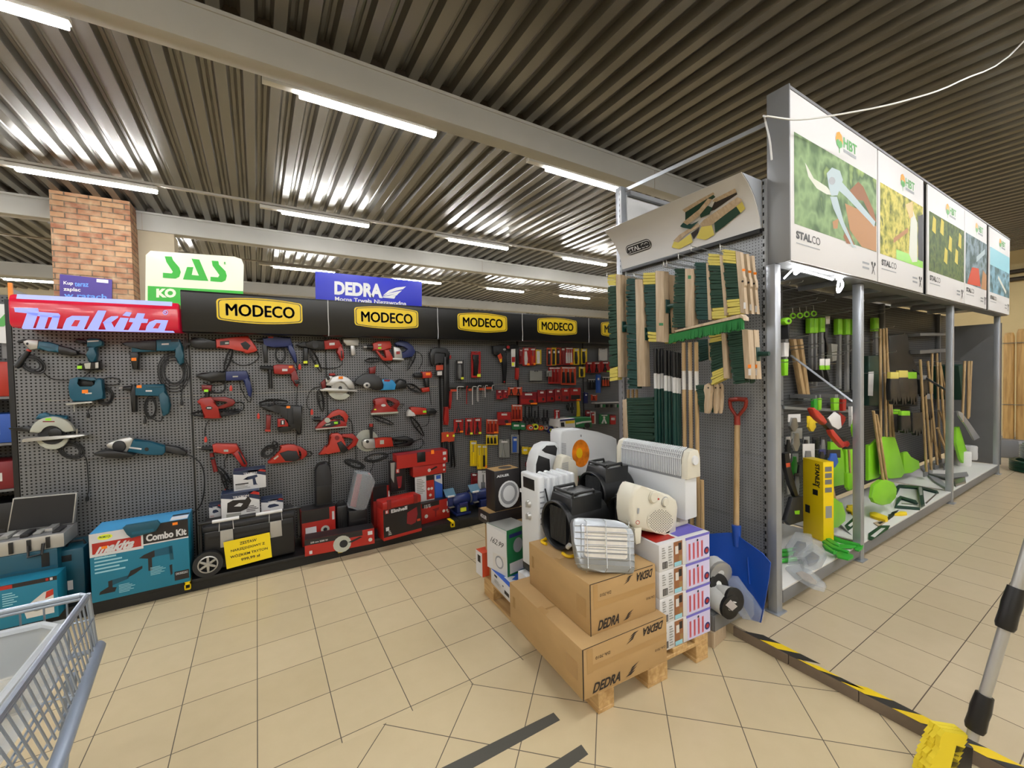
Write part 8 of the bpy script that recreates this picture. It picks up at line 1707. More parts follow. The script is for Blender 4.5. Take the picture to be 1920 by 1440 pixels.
# red pole saw in front
T = Tool(S13, 'pole_saw', 'orange and black telescopic pruning saw tied across the rack opening', 'garden tool', (440, 230), 1.45)
T.begin('handle').poly(m_orn, [(318, 100), (336, 92), (360, 130), (400, 150), (428, 196), (408, 216), (370, 180), (344, 160)], 0, .045, .012).end()
T.begin('shaft').poly(m_blk2, [(408, 212), (430, 196), (560, 330), (540, 352)], .005, .04, .01).poly(m_orn, [(444, 252), (466, 246), (540, 340), (560, 362), (534, 380), (500, 340), (456, 286)], -.004, .035, .008).end()
T.begin('head').poly(m_red, [(540, 336), (575, 330), (590, 352), (570, 374), (540, 366)], -.006, .05, .01).end()
T.begin('blade').poly(m_dgrey, [(540, 372), (640, 366), (644, 382), (548, 388)], .01, .01, .001).end()
T.begin('card').poly(m_cwh, [(430, 170), (478, 122), (516, 150), (524, 232), (500, 248), (456, 222)], .02, .01, .002).flat(m_red, [(498, 120), (552, 158), (550, 184), (524, 226), (518, 150)], .019).end()
p = T.p(330, 96, .03); mb = MB(); mb.tube([p, V((p.x, YSP - .06, p.z + .02))], .004, m_steel, 5); mb.build('hook', T.t)
# carded small tools at the broom end
for i, (x0, y0, x1, y1, card, m, lab) in enumerate(((146, 140, 232, 262, m_cwh, m_steel, 'white carded shears beside the first front post'), (166, 240, 244, 402, m_cgy, m_steel, 'shiny steel trowel pair below the white carded shears'), (250, 350, 332, 600, m_cwh, m_grey, 'white carded trowel with green tip left of the yellow box'), (280, 152, 356, 262, m_cye, m_cye, 'gold coloured hand fork under the cross rail'), (366, 390, 410, 470, m_cnv, m_blk2, 'navy handled tool above the yellow box'), (424, 392, 516, 518, m_cbk, m_cbl, 'black tools with blue edge over the lime scoops'), (596, 150, 640, 300, m_cwh, m_lime, 'white carded lime tool at the second front post'), (120, 420, 160, 500, m_cwh, m_cor, 'white and orange pruner handle beside the first front post'), (20, 130, 40, 300, m_cgy, m_lime, 'grey pack glimpsed left of the first front post'))):
 T = Tool(S13, 'garden_tool_card', lab, 'garden tool', ((x0 + x1) / 2, y0), 1.72 + .02 * (i % 3), GG); w, h = x1 - x0, y1 - y0
 T.begin('card').poly(card, [(x0, y0), (x1, y0 - 2), (x1, y0 + h * .45), (x0, y0 + h * .45)], .012, .006, .001).end()
 T.begin('tool').poly(m, [(x0 + w * .3, y0 + h * .2), (x0 + w * .7, y0 + h * .2), (x0 + w * .85, y0 + h * .7), (x0 + w * .6, y1), (x0 + w * .4, y1), (x0 + w * .15, y0 + h * .7)], 0, .02, .006).end()
 T.begin('hook'); p = T.p(x0 + w / 2, y0 + 4, .02); T.mb.tube([p, V((p.x, YSP - .001, p.z - .01))], .003, m_steel, 5); T.end()
for i, (x, y, m, c) in enumerate(((150, 300, m_dgrey, m_cwh), (196, 420, m_lime2, m_cgy), (232, 480, m_dgrey, m_cbk), (150, 560, m_steel, m_cgy), (212, 560, m_grey, m_cbk), (276, 300, m_blk2, m_cgy), (340, 300, m_dgrey, m_cbk), (310, 560, m_lime2, m_cwh), (396, 300, m_grey, m_cbk), (470, 290, m_lime2, m_cgy), (540, 300, m_blk2, m_cbk))):
 T = Tool(S13, 'garden_tool_card', 'small carded hand tool in the crowded broom end of the rack', 'garden tool', (x, y), 1.84 + .03 * (i % 4), GG)
 T.begin('card').poly(c, [(x - 22, y), (x + 20, y - 2), (x + 20, y + 60), (x - 22, y + 60)], .012, .006, .001).end()
 T.begin('tool').poly(m, [(x - 8, y + 20), (x + 8, y + 20), (x + 16, y + 80), (x + 8, y + 150), (x - 8, y + 150), (x - 14, y + 80)], 0, .02, .006).end()
 T.begin('hook'); p = T.p(x, y + 4, .02); T.mb.tube([p, V((p.x, YSP - .001, p.z - .01))], .003, m_steel, 5); T.end()
T = Tool(S13, 'hand_axe', 'black axe with orange collar hanging by the first front post', 'axe', (170, 560), 1.70, GG)
T.begin('shaft').poly(m_blk2, [(122, 420), (156, 410), (160, 520), (190, 640), (222, 720), (196, 726), (160, 640), (128, 520)], 0, .03, .008).flat(m_cor, [(128, 488), (156, 484), (158, 512), (130, 516)]).end(); T.begin('head').poly(m_dgrey, [(180, 730), (250, 724), (256, 900), (160, 930), (130, 900)], .0, .04, .01).flat(m_lime, [(188, 826), (226, 822), (224, 850), (192, 850)]).end()
p = T.p(140, 420, .02); mb = MB(); mb.tube([p, V((p.x, YSP - .001, p.z))], .004, m_steel, 5); mb.build('hook', T.t)
# yellow box
B = Box('tool_carton', 'tall yellow carton with black vertical lettering standing on the white shelf', 'box', (1506, 1000), (1544, 1017), (1528, 863), ZD, .10, (m_yel, m_yel, m_yel))
B.begin('front_print').r(m_text, .12, .30, .36, .40, .002).r(m_text, .5, .68, .68, .70, .002); fB = B.front(.002)
B.mb.text('STANLEY', lambda u, v: fB(.62 + .22 * v, .96 - .30 * u), m_text, .04); B.r(m_text, .5, .56, .75, .63, .002); B.end()
B.begin('side_print'); [B.mb.rect(.15, y, .8, y + .06, B.right(.0015), m_grey) for y in (.72, .80, .88, .62)]; B.mb.rect(.2, .3, .8, .45, B.right(.0015), m_cgy); B.end()
# lime shovels and scoops
def shovel(lab, S, head, shafts, Y, nm='garden_shovel', m=None):
 T = Tool(S, nm, lab, 'shovel', head[0], Y, 'lime green shovels')
 T.begin('blade').poly(m or m_lime, head, 0, .03, .01).end()
 for a, b, r in shafts: T.begin('shaft').rod(m_stk, a, b, r, .012).end()
 return T
shovel('big lime green shovel heads with four tall wooden shafts', S14, [(180, 956), (270, 958), (300, 1060), (334, 1190), (310, 1220), (240, 1228), (190, 1200)], [((172, 262), (176, 960), .013), ((192, 262), (212, 960), .013), ((210, 258), (238, 960), .013), ((214, 420), (260, 960), .013)], 1.72)
shovel('lime green shovel head partly behind the second post', S14, [(100, 1010), (126, 1004), (176, 960), (188, 1200), (160, 1220), (100, 1240)], [], 1.80)
shovel('wide lime green scoop lying beyond the tall shafts', S14, [(322, 1060), (350, 1052), (370, 1090), (424, 1110), (428, 1160), (380, 1186), (330, 1196)], [], 1.80)
T_ = shovel('small lime green spade with two thin wooden shafts leaning out over the white shelf', S14, [(180, 1236), (216, 1232), (262, 1250), (282, 1290), (276, 1350), (240, 1388), (190, 1398), (140, 1380), (124, 1350), (136, 1270)], [((128, 790), (192, 1240), .012), ((148, 812), (214, 1240), .012)], 1.50)
shovel('large lime green scoop behind the yellow box and red tipped saw', S13, [(446, 334), (520, 352), (540, 420), (552, 640), (470, 656), (448, 600)], [], 1.85)
shovel('lime green scoop hanging left of the second front post', S13, [(556, 390), (640, 384), (648, 620), (600, 680), (560, 640)], [], 1.86)
shovel('narrow lime green hand spade with steel shaft in front of the scoops', S13, [(566, 560), (610, 556), (606, 660), (584, 684), (568, 662)], [((574, 392), (586, 570), .01)], 1.70)
shovel('lime green spade with wooden shaft right of the yellow box', S13, [(460, 742), (484, 734), (500, 764), (530, 766), (556, 850), (552, 900), (500, 946), (446, 952), (442, 820)], [((436, 560), (474, 750), .012)], 1.55)
shovel('lime green blade at the far end of the white shelf', S14, [(668, 896), (684, 890), (768, 1170), (752, 1186), (690, 1100), (664, 1000)], [], 1.62)
shovel('tall lime green blade behind the third front post', S14, [(606, 890), (640, 910), (640, 1000), (622, 980)], [], 1.75)
# wooden handled tools at the far end
for i, (xt, yt, xb_, yb_) in enumerate(((430, 460, 470, 1180), (452, 560, 500, 1176), (478, 470, 540, 1170), (506, 420, 500, 1150), (536, 420, 556, 1180), (556, 480, 600, 1170), (600, 460, 596, 1160), (560, 500, 614, 800), (548, 780, 640, 1010), (500, 930, 560, 1180), (540, 900, 626, 1176), (596, 1000, 690, 1190), (716, 470, 700, 860), (740, 470, 736, 840), (758, 470, 742, 830))):
 Y = 1.70 + .04 * (i % 5) if xt < 700 else 1.56 + .03 * (i - 12)
 a, b = onY(*S14((xt, yt))[0], Y), onY(*S14((xb_, yb_))[0], Y); b.z = max(b.z, ZD + .062)
 t = thing('long_handled_tool', 'garden tool with bare wooden handle in the far rack bay', 'garden tool', b, 'wooden handled tools in the far bay')
 mb = MB(); mb.cyl(b, a, .014, m_stk, 8); mb.build('handle', t)
 if yb_ > 1100: mb = MB(); mb.prism([b + V((-.08, 0, .0)), b + V((.08, 0, .0)), b + V((.07, 0, -.06)), b + V((-.07, 0, -.06))], (0, .015, 0), m_grey, .003); mb.build('head', t)
 else: mb = MB(); mb.tube([a, V((a.x, YSP - .001, a.z + .01))], .004, m_steel, 5); mb.build('hook', t)
# gloves
def glove(lab, x0, y0, x1, y1, Y, cuff=m_lime, S=S14):
 T = Tool(S, 'work_glove', lab, 'glove', ((x0 + x1) / 2, y0), Y, 'work gloves on the rack'); w, h = x1 - x0, y1 - y0; f = lambda u, v: (x0 + w * u, y0 + h * v)
 T.begin('cuff').poly(cuff, [f(.1, 0), f(.9, 0), f(.92, .22), f(.08, .22)], .004, .03, .008).end()
 T.begin('hand').poly(m_blk2, [f(.08, .2), f(.92, .2), f(1, .5), f(.96, .9), f(.84, .92), f(.78, .6), f(.72, .98), f(.58, 1.0), f(.54, .64), f(.48, 1.0), f(.34, .98), f(.30, .62), f(.24, .9), f(.1, .86), f(.06, .5)], 0, .04, .008).end()
 T.begin('hook'); p = T.p(x0 + w / 2, y0 + 6, .02); T.mb.tube([p, V((p.x, YSP - .001, p.z))], .003, m_steel, 5); T.end()
for i, (x0, y0, x1, y1, c) in enumerate(((236, 540, 300, 750, m_byl), (290, 530, 360, 752, m_byl), (346, 540, 416, 750, m_lime), (250, 780, 310, 930, m_lime), (306, 790, 372, 936, m_lime), (378, 800, 452, 950, m_blk2), (430, 560, 480, 700, m_grey), (452, 680, 520, 850, m_grey))):
 glove(['black glove with yellow cuff, first of the upper three', 'black glove with yellow cuff, second of the upper three', 'black glove with lime cuff, last of the upper three', 'black glove with lime cuff, first of the lower pair', 'black glove with lime cuff, second of the lower pair', 'plain black glove hanging below the lime cuffed pair', 'black and grey glove, higher of two by the brace', 'black and grey glove, lower of two by the brace'][i], x0, y0, x1, y1, 1.60 + .06 * (i % 4), c)
T = Tool(S14, 'seed_bag', 'dark green hanging pack with white label strip beside the second post', 'bag', (150, 560), 1.90, GG); T.begin('pouch').poly(m_dgn, [(100, 436), (204, 430), (180, 520), (164, 760), (104, 756)], 0, .1, .01).end(); T.begin('label').poly(m_cwh, [(98, 540), (132, 536), (126, 694), (96, 692)], -.004, .003, .0).end()
# dark panel of tarps in the middle bay, white rolls, bucket and grey scoop at the far end
T = Tool(S14, 'tarp_bundle', 'black folded cloth hanging behind the gloves', 'cloth', (310, 420), 1.94, GG); T.begin('cloth').poly(m_blk, [(232, 300), (352, 290), (360, 420), (420, 520), (416, 760), (236, 760)], 0, .08, .02).end()
for i, x in enumerate((760, 800, 850)):
 p = onY(*S14((x, 1100 - 8 * i))[0], 1.56 + .05 * i); r = .095; t = thing('twine_roll', 'white wrapped roll, one of three on the far white shelf', 'roll', (p.x, p.y + r, ZD), 'white rolls on the far shelf')
 mb = MB(); mb.lathe((p.x, p.y + r, ZD), (0, 0, 1), [(0, r * .95), (.02, r), (.10, r), (.11, r * .98), (.19, r), (.205, r * .93), (.205, 0)], m_white, 18); mb.build('roll', t)
 mb = MB(); mb.lathe((p.x, p.y + r, ZD + .2045), (0, 0, 1), [(0, r * .3), (.002, r * .3), (.002, 0)], m_grey, 12); mb.build('core', t)
p = onY(*S14((712, 1000))[0], 1.9); t = thing('bucket_stack', 'white bucket on end behind the lime blade', 'bucket', (p.x, 1.9, ZD)); mb = MB(); mb.lathe((p.x, 1.88, ZD), (0, 0, 1), [(0, .085), (.02, .09), (onY(*S14((712, 880))[0], 1.9).z - ZD, .105), (onY(*S14((712, 880))[0], 1.9).z - ZD + .002, 0)], m_white, 18); mb.build('body', t); mb = MB(); mb.lathe((p.x, 1.88, onY(*S14((712, 900))[0], 1.9).z), (0, 0, 1), [(0, .104), (.0, .112), (.012, .112), (.012, .1)], m_white, 18); mb.build('rim', t)
T = Tool(S14, 'grain_scoop', 'grey sheet metal scoop hanging in the far bay', 'scoop', (740, 880), 1.55, GG); T.begin('blade').poly(m_rackl, [(676, 790), (700, 800), (752, 872), (816, 962), (780, 980), (730, 890), (680, 820)], 0, .02, .004).end(); p = T.p(684, 796, .02); mb = MB(); mb.tube([p, V((p.x, YSP - .001, p.z))], .004, m_steel, 5); mb.build('hook', T.t)
T = Tool(S14, 'garden_sickle', 'dark green sickle shape behind the third post', 'garden tool', (700, 600), 1.70, GG); T.begin('blade').poly(m_dgn, [(676, 500), (700, 490), (722, 560), (720, 680), (700, 720), (690, 620)], 0, .3, .004).end()
T = Tool(S14, 'hanging_rack', 'pale grey metal frame with two bars over the wooden handles', 'frame', (500, 400), 1.85, GG); T.begin('bar').poly(m_grey, [(430, 400), (612, 388), (612, 410), (430, 424)], 0, .17, .004).end(); T.begin('bar').poly(m_grey, [(430, 290), (612, 286), (612, 304), (430, 308)], 0, .17, .004).end()
# things lying on the white shelf
def flat(nm, lab, cat, S, parts, z=ZD, group=None):
 """parts: [(name, mat, outline, z0, thickness, bevel)] lying on the shelf."""
 P0 = onZ(*S(parts[0][2][0])[0], z); t = thing(nm, lab, cat, (P0.x, P0.y, z), group)
 for pn, m, pts, z0, th, bv in parts:
  mb = MB()
  if isinstance(pts, tuple) and pts[0] == 'tube':
   mb.tube([onZ(*S(p)[0], z + z0) for p in pts[1]], th, m, 6, len(pts) > 2 and pts[2], 3)
  else: mb.prism([onZ(*S(p)[0], z + z0 + th) for p in pts], (0, 0, -th), m, bv, 2)
  mb.build(pn, t)
 return t
flat('bow_saw', 'dark green bow saw frame lying on the white shelf, nearer the middle post', 'saw', S3r, [('frame', m_dgn, [(975, 290), (990, 276), (1110, 310), (1124, 330), (1104, 332), (1000, 296), (960, 350), (1140, 364), (1140, 374), (950, 360)], .0, .018, .004), ('blade', m_steel, [(1000, 330), (1120, 345), (1120, 350), (1000, 336)], .0, .004, 0)])
flat('bow_saw', 'dark green bow saw frame lying farther in on the white shelf', 'saw', S3r, [('frame', m_dgn, [(962, 208), (980, 192), (1150, 206), (1270, 238), (1280, 250), (1262, 252), (1150, 222), (990, 210), (966, 260), (950, 262)], .0, .018, .004), ('blade', m_steel, [(1180, 330), (1270, 252), (1276, 256), (1190, 336)], .0, .004, 0)])
flat('bow_saw', 'silver handled green saw across the two bow saw frames', 'saw', S3r, [('frame', m_dgn, [(1120, 210), (1160, 206), (1176, 340), (1150, 352), (1140, 300)], .02, .02, .005), ('label', m_cgy, [(1128, 214), (1152, 212), (1160, 270), (1140, 274)], .041, .001, 0)])
for i, (pts, bl, lab) in enumerate((([(590, 346), (654, 340), (664, 358), (600, 366)], [(654, 344), (690, 350), (690, 358), (660, 356)], 'uppermost yellow handled pruning saw on the white shelf'), ([(584, 368), (660, 362), (686, 384), (680, 396), (640, 400), (590, 380)], [(590, 380), (640, 400), (600, 410)], 'second yellow handled pruning saw on the white shelf'), ([(620, 392), (680, 386), (690, 404), (660, 414), (630, 406)], [(610, 404), (630, 404), (630, 412)], 'third yellow handled pruning saw by the second post'), ([(762, 400), (800, 396), (896, 430), (900, 452), (880, 460), (800, 436), (766, 420)], [(896, 440), (930, 400), (980, 384), (940, 430), (906, 456)], 'large yellow pruning saw right of the second post'), ([(950, 410), (990, 392), (1040, 396), (1044, 406), (1000, 412)], [(900, 420), (950, 404), (960, 412)], 'small yellow pruning saw near the shelf edge'))):
 flat('pruning_saw', lab, 'saw', S3r, [('handle', m_cye, pts, .0, .025, .006), ('blade', m_dgrey, bl, .004, .006, 0)], group='yellow pruning saws')
flat('label_card', 'dark green printed card under the yellow saws', 'card', S3r, [('card', m_dgn, [(575, 500), (640, 440), (690, 450), (690, 470), (600, 540)], 0, .004, 0), ('print', m_cwh, [(600, 500), (650, 460), (670, 466), (620, 510)], .0042, .001, 0)])
flat('label_card', 'green and white printed card right of the second post', 'card', S3r, [('card', m_dgn, [(752, 560), (840, 500), (916, 500), (900, 530), (780, 610), (752, 606)], 0, .004, 0), ('print', m_cwh, [(770, 580), (850, 520), (880, 520), (800, 590)], .0042, .001, 0)])
flat('label_card', 'tan wooden card beside the large yellow saw', 'card', S3r, [('card', m_bru, [(790, 480), (850, 460), (900, 466), (830, 510)], .0, .004, 0), ('print', m_dgrey, [(820, 480), (850, 470), (870, 474), (840, 490)], .0042, .001, 0)])
for i, (h, b, lab) in enumerate((([(462, 582), (480, 570), (560, 606), (690, 636), (700, 650), (540, 616)], [(640, 660), (716, 646), (708, 672), (680, 690), (650, 680)], 'long green trowel with ivory shaft at the shelf edge'), ([(424, 590), (446, 580), (540, 640), (530, 652), (470, 630)], [(520, 636), (600, 644), (660, 652), (640, 664), (540, 664)], 'green trowel second from the shelf edge'), ([(406, 616), (426, 604), (490, 650), (610, 690), (600, 704), (480, 664)], [(500, 700), (560, 690), (640, 720), (640, 740), (600, 756), (520, 736)], 'wide green trowel nearest the shelf edge'), ([(408, 640), (424, 634), (500, 690), (490, 700), (430, 670)], [(470, 690), (500, 684), (520, 700), (490, 712)], 'short green trowel beside the wide one'))):
 flat('garden_trowel', lab, 'trowel', S3r, [('handle', m_lime2, h, .012 * i, .02, .005), ('blade', m_lime2, b, .012 * i, .01, .003)], group='green trowels on the white shelf')
for i, (y, lab) in enumerate(((690, 'upper green handle in the clear packs at the broom end'), (718, 'middle green handle in the clear packs at the broom end'), (762, 'lower green handle in the clear packs at the broom end'))):
 p, q = onZ(*S3r((80, y + 8))[0], ZD + .02), onZ(*S3r((210, y - 10))[0], ZD + .02)
 t = thing('garden_fork', lab, 'garden tool', p, 'green handles in the clear packs'); mb = MB(); mb.cyl(p, q, .016, m_lime2, 10); mb.build('handle', t); mb = MB(); mb.cyl(q, q + (q - p).normalized() * .12, .006, m_steel, 8); mb.build('shank', t)
m_bag = mat('clear pack film', '#cfd4d6', .12, alpha=.35, bump=.8, scale=18)
for pts, h, lab in (([(130, 640), (200, 540), (330, 560), (340, 620), (260, 720), (150, 730)], .07, 'crumpled clear pack at the back of the shelf corner'), ([(220, 700), (330, 620), (440, 690), (400, 760), (270, 800)], .06, 'crumpled clear pack with yellow labels at the shelf edge'), ([(130, 800), (220, 780), (330, 830), (440, 930), (420, 970), (340, 950), (200, 870)], .03, 'flat clear pack overhanging the shelf edge by the first post')):
 q = [onZ(*S3r(p)[0], ZD + h) for p in pts]; c = sum(q, V((0, 0, 0))) / len(q)
 t = thing('clear_pack', lab, 'bag', V((c.x, c.y, ZD)), 'clear packs on the shelf corner')
 mb = MB(); mb.prism(q, (0, 0, -h + .002), m_bag, .02, 2); mb.build('film', t)
 mb = MB(); mb.prism([c + (p - c) * .5 + V((0, 0, -h * .5)) for p in q], (0, 0, -h * .3), m_dgrey if h > .04 else m_bru, .005); mb.build('contents', t)
flat('flat_shears', 'grey flat tool lying below the wooden handles', 'garden tool', S14, [('blade', m_rackl, [(430, 1150), (480, 1176), (560, 1230), (612, 1276), (590, 1280), (520, 1240)], .0, .02, .003), ('handle', m_grey, [(480, 1190), (600, 1196), (730, 1180), (740, 1200), (600, 1220)], .021, .02, .004)])
flat('metal_bits', 'small shiny metal pieces at the far shelf edge', 'hardware', S14, [('bracket', m_steel, [(640, 1230), (720, 1215), (724, 1240), (660, 1262)], .0, .03, .004), ('plate', m_grey, [(670, 1200), (730, 1190), (734, 1204), (676, 1214)], .0, .012, .002)])
# ================================================================ FLOOR: CART, BRUSH, TAPES; FAR END AND FAR LEFT
m_wire = mat('zinc plated wire', '#9fa9b5', 0.3, 0.7); m_bump = mat('grey cart tube', '#8e99a8', 0.4, .3)
t = thing('shopping_cart', 'wire shopping cart with a clear plastic box, cut off by the picture edge', 'cart', (-.85, 1.4, 0))
xr, xl, yf, yn, zr, zb = -.513, -1.10, 1.96, .95, .95, .755
mb = MB()
for z, k in ((zr, .009), (zr - .012, .006)): mb.tube([(xl, yn, z), (xl, yf, z), (xr - .02, yf, z), (xr, yf - .02, z), (xr + .02, yn, z)], k, m_wire, 8)
mb.build('top_rim', t)
mb = MB(); mb.tube([(xl, yf - .012, zb), (xr, yf - .012, zb)], .008, m_bump, 8); mb.tube([(xr + .012, yf + .02, zb + .004), (xr + .018, yf + .01, zb), (-.44, 1.43, zb), (-.41, yn - .1, zb)], [.013, .017, .017, .017], m_bump, 10); mb.build('bumper_rail', t)
mb = MB(); n = 30
for i in range(n):
 y = yn + (yf - yn) * i / (n - 1); f = (yf - y) / (yf - 1.43)
 mb.tube([(xr + .02 * (yf - y), y, zr), (xr + .012 + .045 * f, y + .01, zb + .02)], .0028, m_wire, 5)
for z in (.86,): mb.tube([(xr + .008, yf, z), (xr + .05, yn, z)], .003, m_wire, 5)
mb.build('side_wires', t)
mb = MB()
for i in range(12): x = xl + (xr - xl) * i / 11; mb.tube([(x, yf, zr), (x, yf, zb)], .0028, m_wire, 5)
mb.tube([(xl, yf, .86), (xr, yf, .86)], .003, m_wire, 5); mb.cyl((xr - .002, yf, zr), (xr + .008, yf + .008, zb), .008, m_wire, 8); mb.build('front_wires', t)
mb = MB()
for i in range(14): x = xl + (xr + .03 - xl) * i / 13; mb.tube([(x, yf, zb), (x, yn, zb)], .003, m_wire, 5)
for i in range(5): y = yn + (yf - yn) * i / 4; mb.tube([(xl, y, zb), (xr + .03, y, zb)], .003, m_wire, 5)
mb.build('bottom_wires', t)
for x in (xl + .03, xr - .02):
 mb = MB(); mb.tube([(x, yf - .1, zb - .01), (x, 1.5, .16), (x, .95, .12)], .014, m_bump, 8, smooth=3); mb.build('frame_tube', t)
 for y in (1.5, 1.0): mb = MB(); mb.lathe((x - .015, y, .06), (1, 0, 0), [(0, .0), (0, .06), (.03, .06), (.03, .0)], m_dgrey, 16); mb.cyl((x, y, .06), (x, y, .14), .01, m_bump, 8); mb.build('wheel', t)
m_clr = mat('clear plastic box', '#dfe3e4', .25, alpha=.34)
t = thing('plastic_box', 'clear plastic storage box standing inside the shopping cart', 'box', (-.8, 1.5, zb))
mb = MB(); A_, B_ = (-1.05, 1.02), (-.555, 1.90); z0, z1 = zb + .006, .905
for p, q in (((A_[0], A_[1]), (B_[0], A_[1])), ((B_[0], A_[1]), B_), (B_, (A_[0], B_[1])), ((A_[0], B_[1]), A_)):
 d = V((q[0] - p[0], q[1] - p[1], 0)); nn = V((d.y, -d.x, 0)).normalized() * .003; mb.obox((p[0], p[1], z0), d, nn, (0, 0, z1 - z0), m_clr)
mb.box((A_[0], A_[1], z0 - .003), (B_[0], B_[1], z0), m_clr); mb.build('body', t)
mb = MB(); c = .05; mb.tube([(A_[0], A_[1], z1), (B_[0] - c, A_[1], z1), (B_[0], A_[1] + c, z1), (B_[0], B_[1] - c, z1), (B_[0] - c, B_[1], z1), (A_[0], B_[1], z1)], .011, mat('frosted rim', '#d5dadd', .35, alpha=.6), 6, closed=True); mb.build('rim', t)
m_pk = mat('beige packet', '#a39678', .4, noise=.15, scale=12); m_pk2 = mat('pale packet', '#cfc8b4', .4, noise=.1, scale=12)
for i, (x, y, a, z) in enumerate(((-.66, 1.68, .5, .0), (-.72, 1.5, -.3, .03), (-.62, 1.42, 1.0, .0), (-.8, 1.62, .2, .02), (-.7, 1.28, .7, .05), (-.64, 1.18, .1, .03), (-.88, 1.4, 1.2, .02))):
 u = V((math.cos(a), math.sin(a), .1)) * .14; w = V((-math.sin(a), math.cos(a), .05)) * .09; o = V((x, y, zb + .012 + z)) - u / 2 - w / 2
 tt = thing('foil_packet', ['beige packet', 'pale packet'][i % 2] + ' in the clear box, %s' % ('nearest the cart corner', 'under the topmost one', 'by the cart side', 'near the far wall of the box', 'in the middle of the box', 'beside the cart side wires', 'farthest from the cart side')[i], 'packet', o, 'packets in the clear box')
 mb = MB(); mb.obox(o, u, w, (0, 0, .035), m_pk if i % 2 == 0 else m_pk2, .014, 2); mb.build('pouch', tt); mb = MB(); mb.obox(o + u * .2 + w * .2 + V((0, 0, .0352)), u * .5, w * .5, (0, 0, .0012), m_ltop); mb.build('label', tt)
mb = MB(); mb.box((-1.0, 1.905, zb + .005), (-.62, 1.94, zb + .15), m_dgrey, .008); tag(mb.build('dark_folder', origin=(-.8, 1.92, zb)), 'dark flat case upright between the clear box and the cart front', 'case')

# telescopic brush standing at the step
o = V((2.36, .44, 0)); dn = ray(1900, 1160); pb = onP(1822, 1385, o + V((0, 0, .12)), CF); pt = onP(1975, 870, o + V((0, 0, .12)), CF)
t = thing('telescopic_brush', 'telescopic brush with yellow bristles and black grips beside the taped step', 'brush', pb)
L = pt - pb; q = lambda f: pb + L * f
mb = MB(); mb.cyl(q(.0), q(1.12), .018, m_sil, 14); mb.build('pole', t)
for f0, f1, r in ((.03, .16, .031), (.40, .55, .030)): mb = MB(); mb.lathe(q(f0), L, [(0, r * .85), (.015, r), ((f1 - f0) * L.length * .4, r * .94), ((f1 - f0) * L.length * .6, r), ((f1 - f0) * L.length, r * .85)], m_blk2, 14); mb.build('grip', t)
hd = [onP(*p, o + V((0, 0, .1)), CF) for p in ((1790, 1392), (1828, 1404), (1822, 1470), (1770, 1470))]
mb = MB(); mb.prism(hd, CF * .06, m_blk2, .01, 2, both=True); mb.build('head', t)
m_ybr = mat('yellow bristle', '#e8cf2a', .7)
mb = MB()
for i in range(9):
 for j in range(3):
  f = i / 8; a = V((1774 + 28 * (1 - f), 1380 + 80 * f, 0)); b = V((1772 - 34 * f, 1376 + 80 * f, 0))
  P_ = [onP(*p, o + V((0, 0, .1)), CF) + CF * (.02 * j) for p in ((a.x + 16, a.y), (b.x + rnd.uniform(-4, 4), b.y - 4), (b.x - 6 + rnd.uniform(-4, 4), b.y + 6), (a.x + 8, a.y + 10))]
  mb.prism(P_, CF * .018, m_ybr)
mb.build('bristles', t)
# tapes on the floor
m_ftape = mat('dark floor tape', '#4a4840', .6)
for pts, lab in (([(811, 1448), (1038, 1336), (1050, 1350), (850, 1460)], 'longer strip of dark tape on the diagonal floor tiles'), ([(990, 1460), (1090, 1396), (1103, 1414), (1040, 1460)], 'shorter strip of dark tape near the picture bottom')):
 mb = MB(); mb.prism([onZ(*p, .001) for p in pts], (0, 0, -.0008), m_ftape); tag(mb.build('floor_tape', origin=onZ(*pts[1], 0)), lab, 'tape')
m_hy = mat('hazard yellow', '#e2bf18', .45); m_hb = mat('hazard black', '#26231f', .5)
mb = MB(); y = 1.40; i = 0
while y > -1.2:
 w = .10
 if not (1.02 < y < 1.16 and i % 2 == 0) or True:
  x1 = XS + (.022 if .98 < y < 1.14 else .05); mb.add([(XS - .011, y, ZS + .0012), (x1, y - .09, ZS + .0012), (x1, y - .09 - w, ZS + .0012), (XS - .011, y - w, ZS + .0012)], [(0, 3, 2, 1)], m_hy if i % 2 else m_hb)
 y -= w; i += 1
tag(mb.build('hazard_tape', origin=(XS, .5, ZS)), 'worn yellow and black warning tape along the edge of the floor step', 'tape')

# far end: palisade rolls and green hose coils
mb = MB(); mb.box((10.75, .3, ZS), (11.35, 1.72, .36), m_rack, .01); tag(mb.build('low_platform', origin=(11, 1, ZS)), 'low grey platform under the rolled wooden palisade', 'platform')
m_pol = wood_mat('peeled pole wood', '#c09a5c', '#9c7640', 2, 5)
for j in range(2):
 t = thing('palisade_roll', ['rolled wooden palisade nearer the island end', 'rolled wooden palisade farther from the island end'][j], 'fence', (11.02, 1.3 - .55 * j, .361), 'rolled palisades')
 for k in range(4): y = 1.56 - .145 * k - .60 * j; mb = MB(); mb.lathe((11.02, y, .361), (0, 0, 1), [(0, .068), (1.75 + .05 * (k % 2), .066), (1.82 + .05 * (k % 2), .05)], m_pol, 10); mb.build('pole', t)
 for z in (.95, 2.0): mb = MB(); mb.tube([(10.948, 1.63 - .6 * j, z), (10.948, 1.06 - .6 * j, z)], .006, m_steel, 5); mb.build('wire', t)
m_hose = mat('dark green hose', '#12402f', .3)
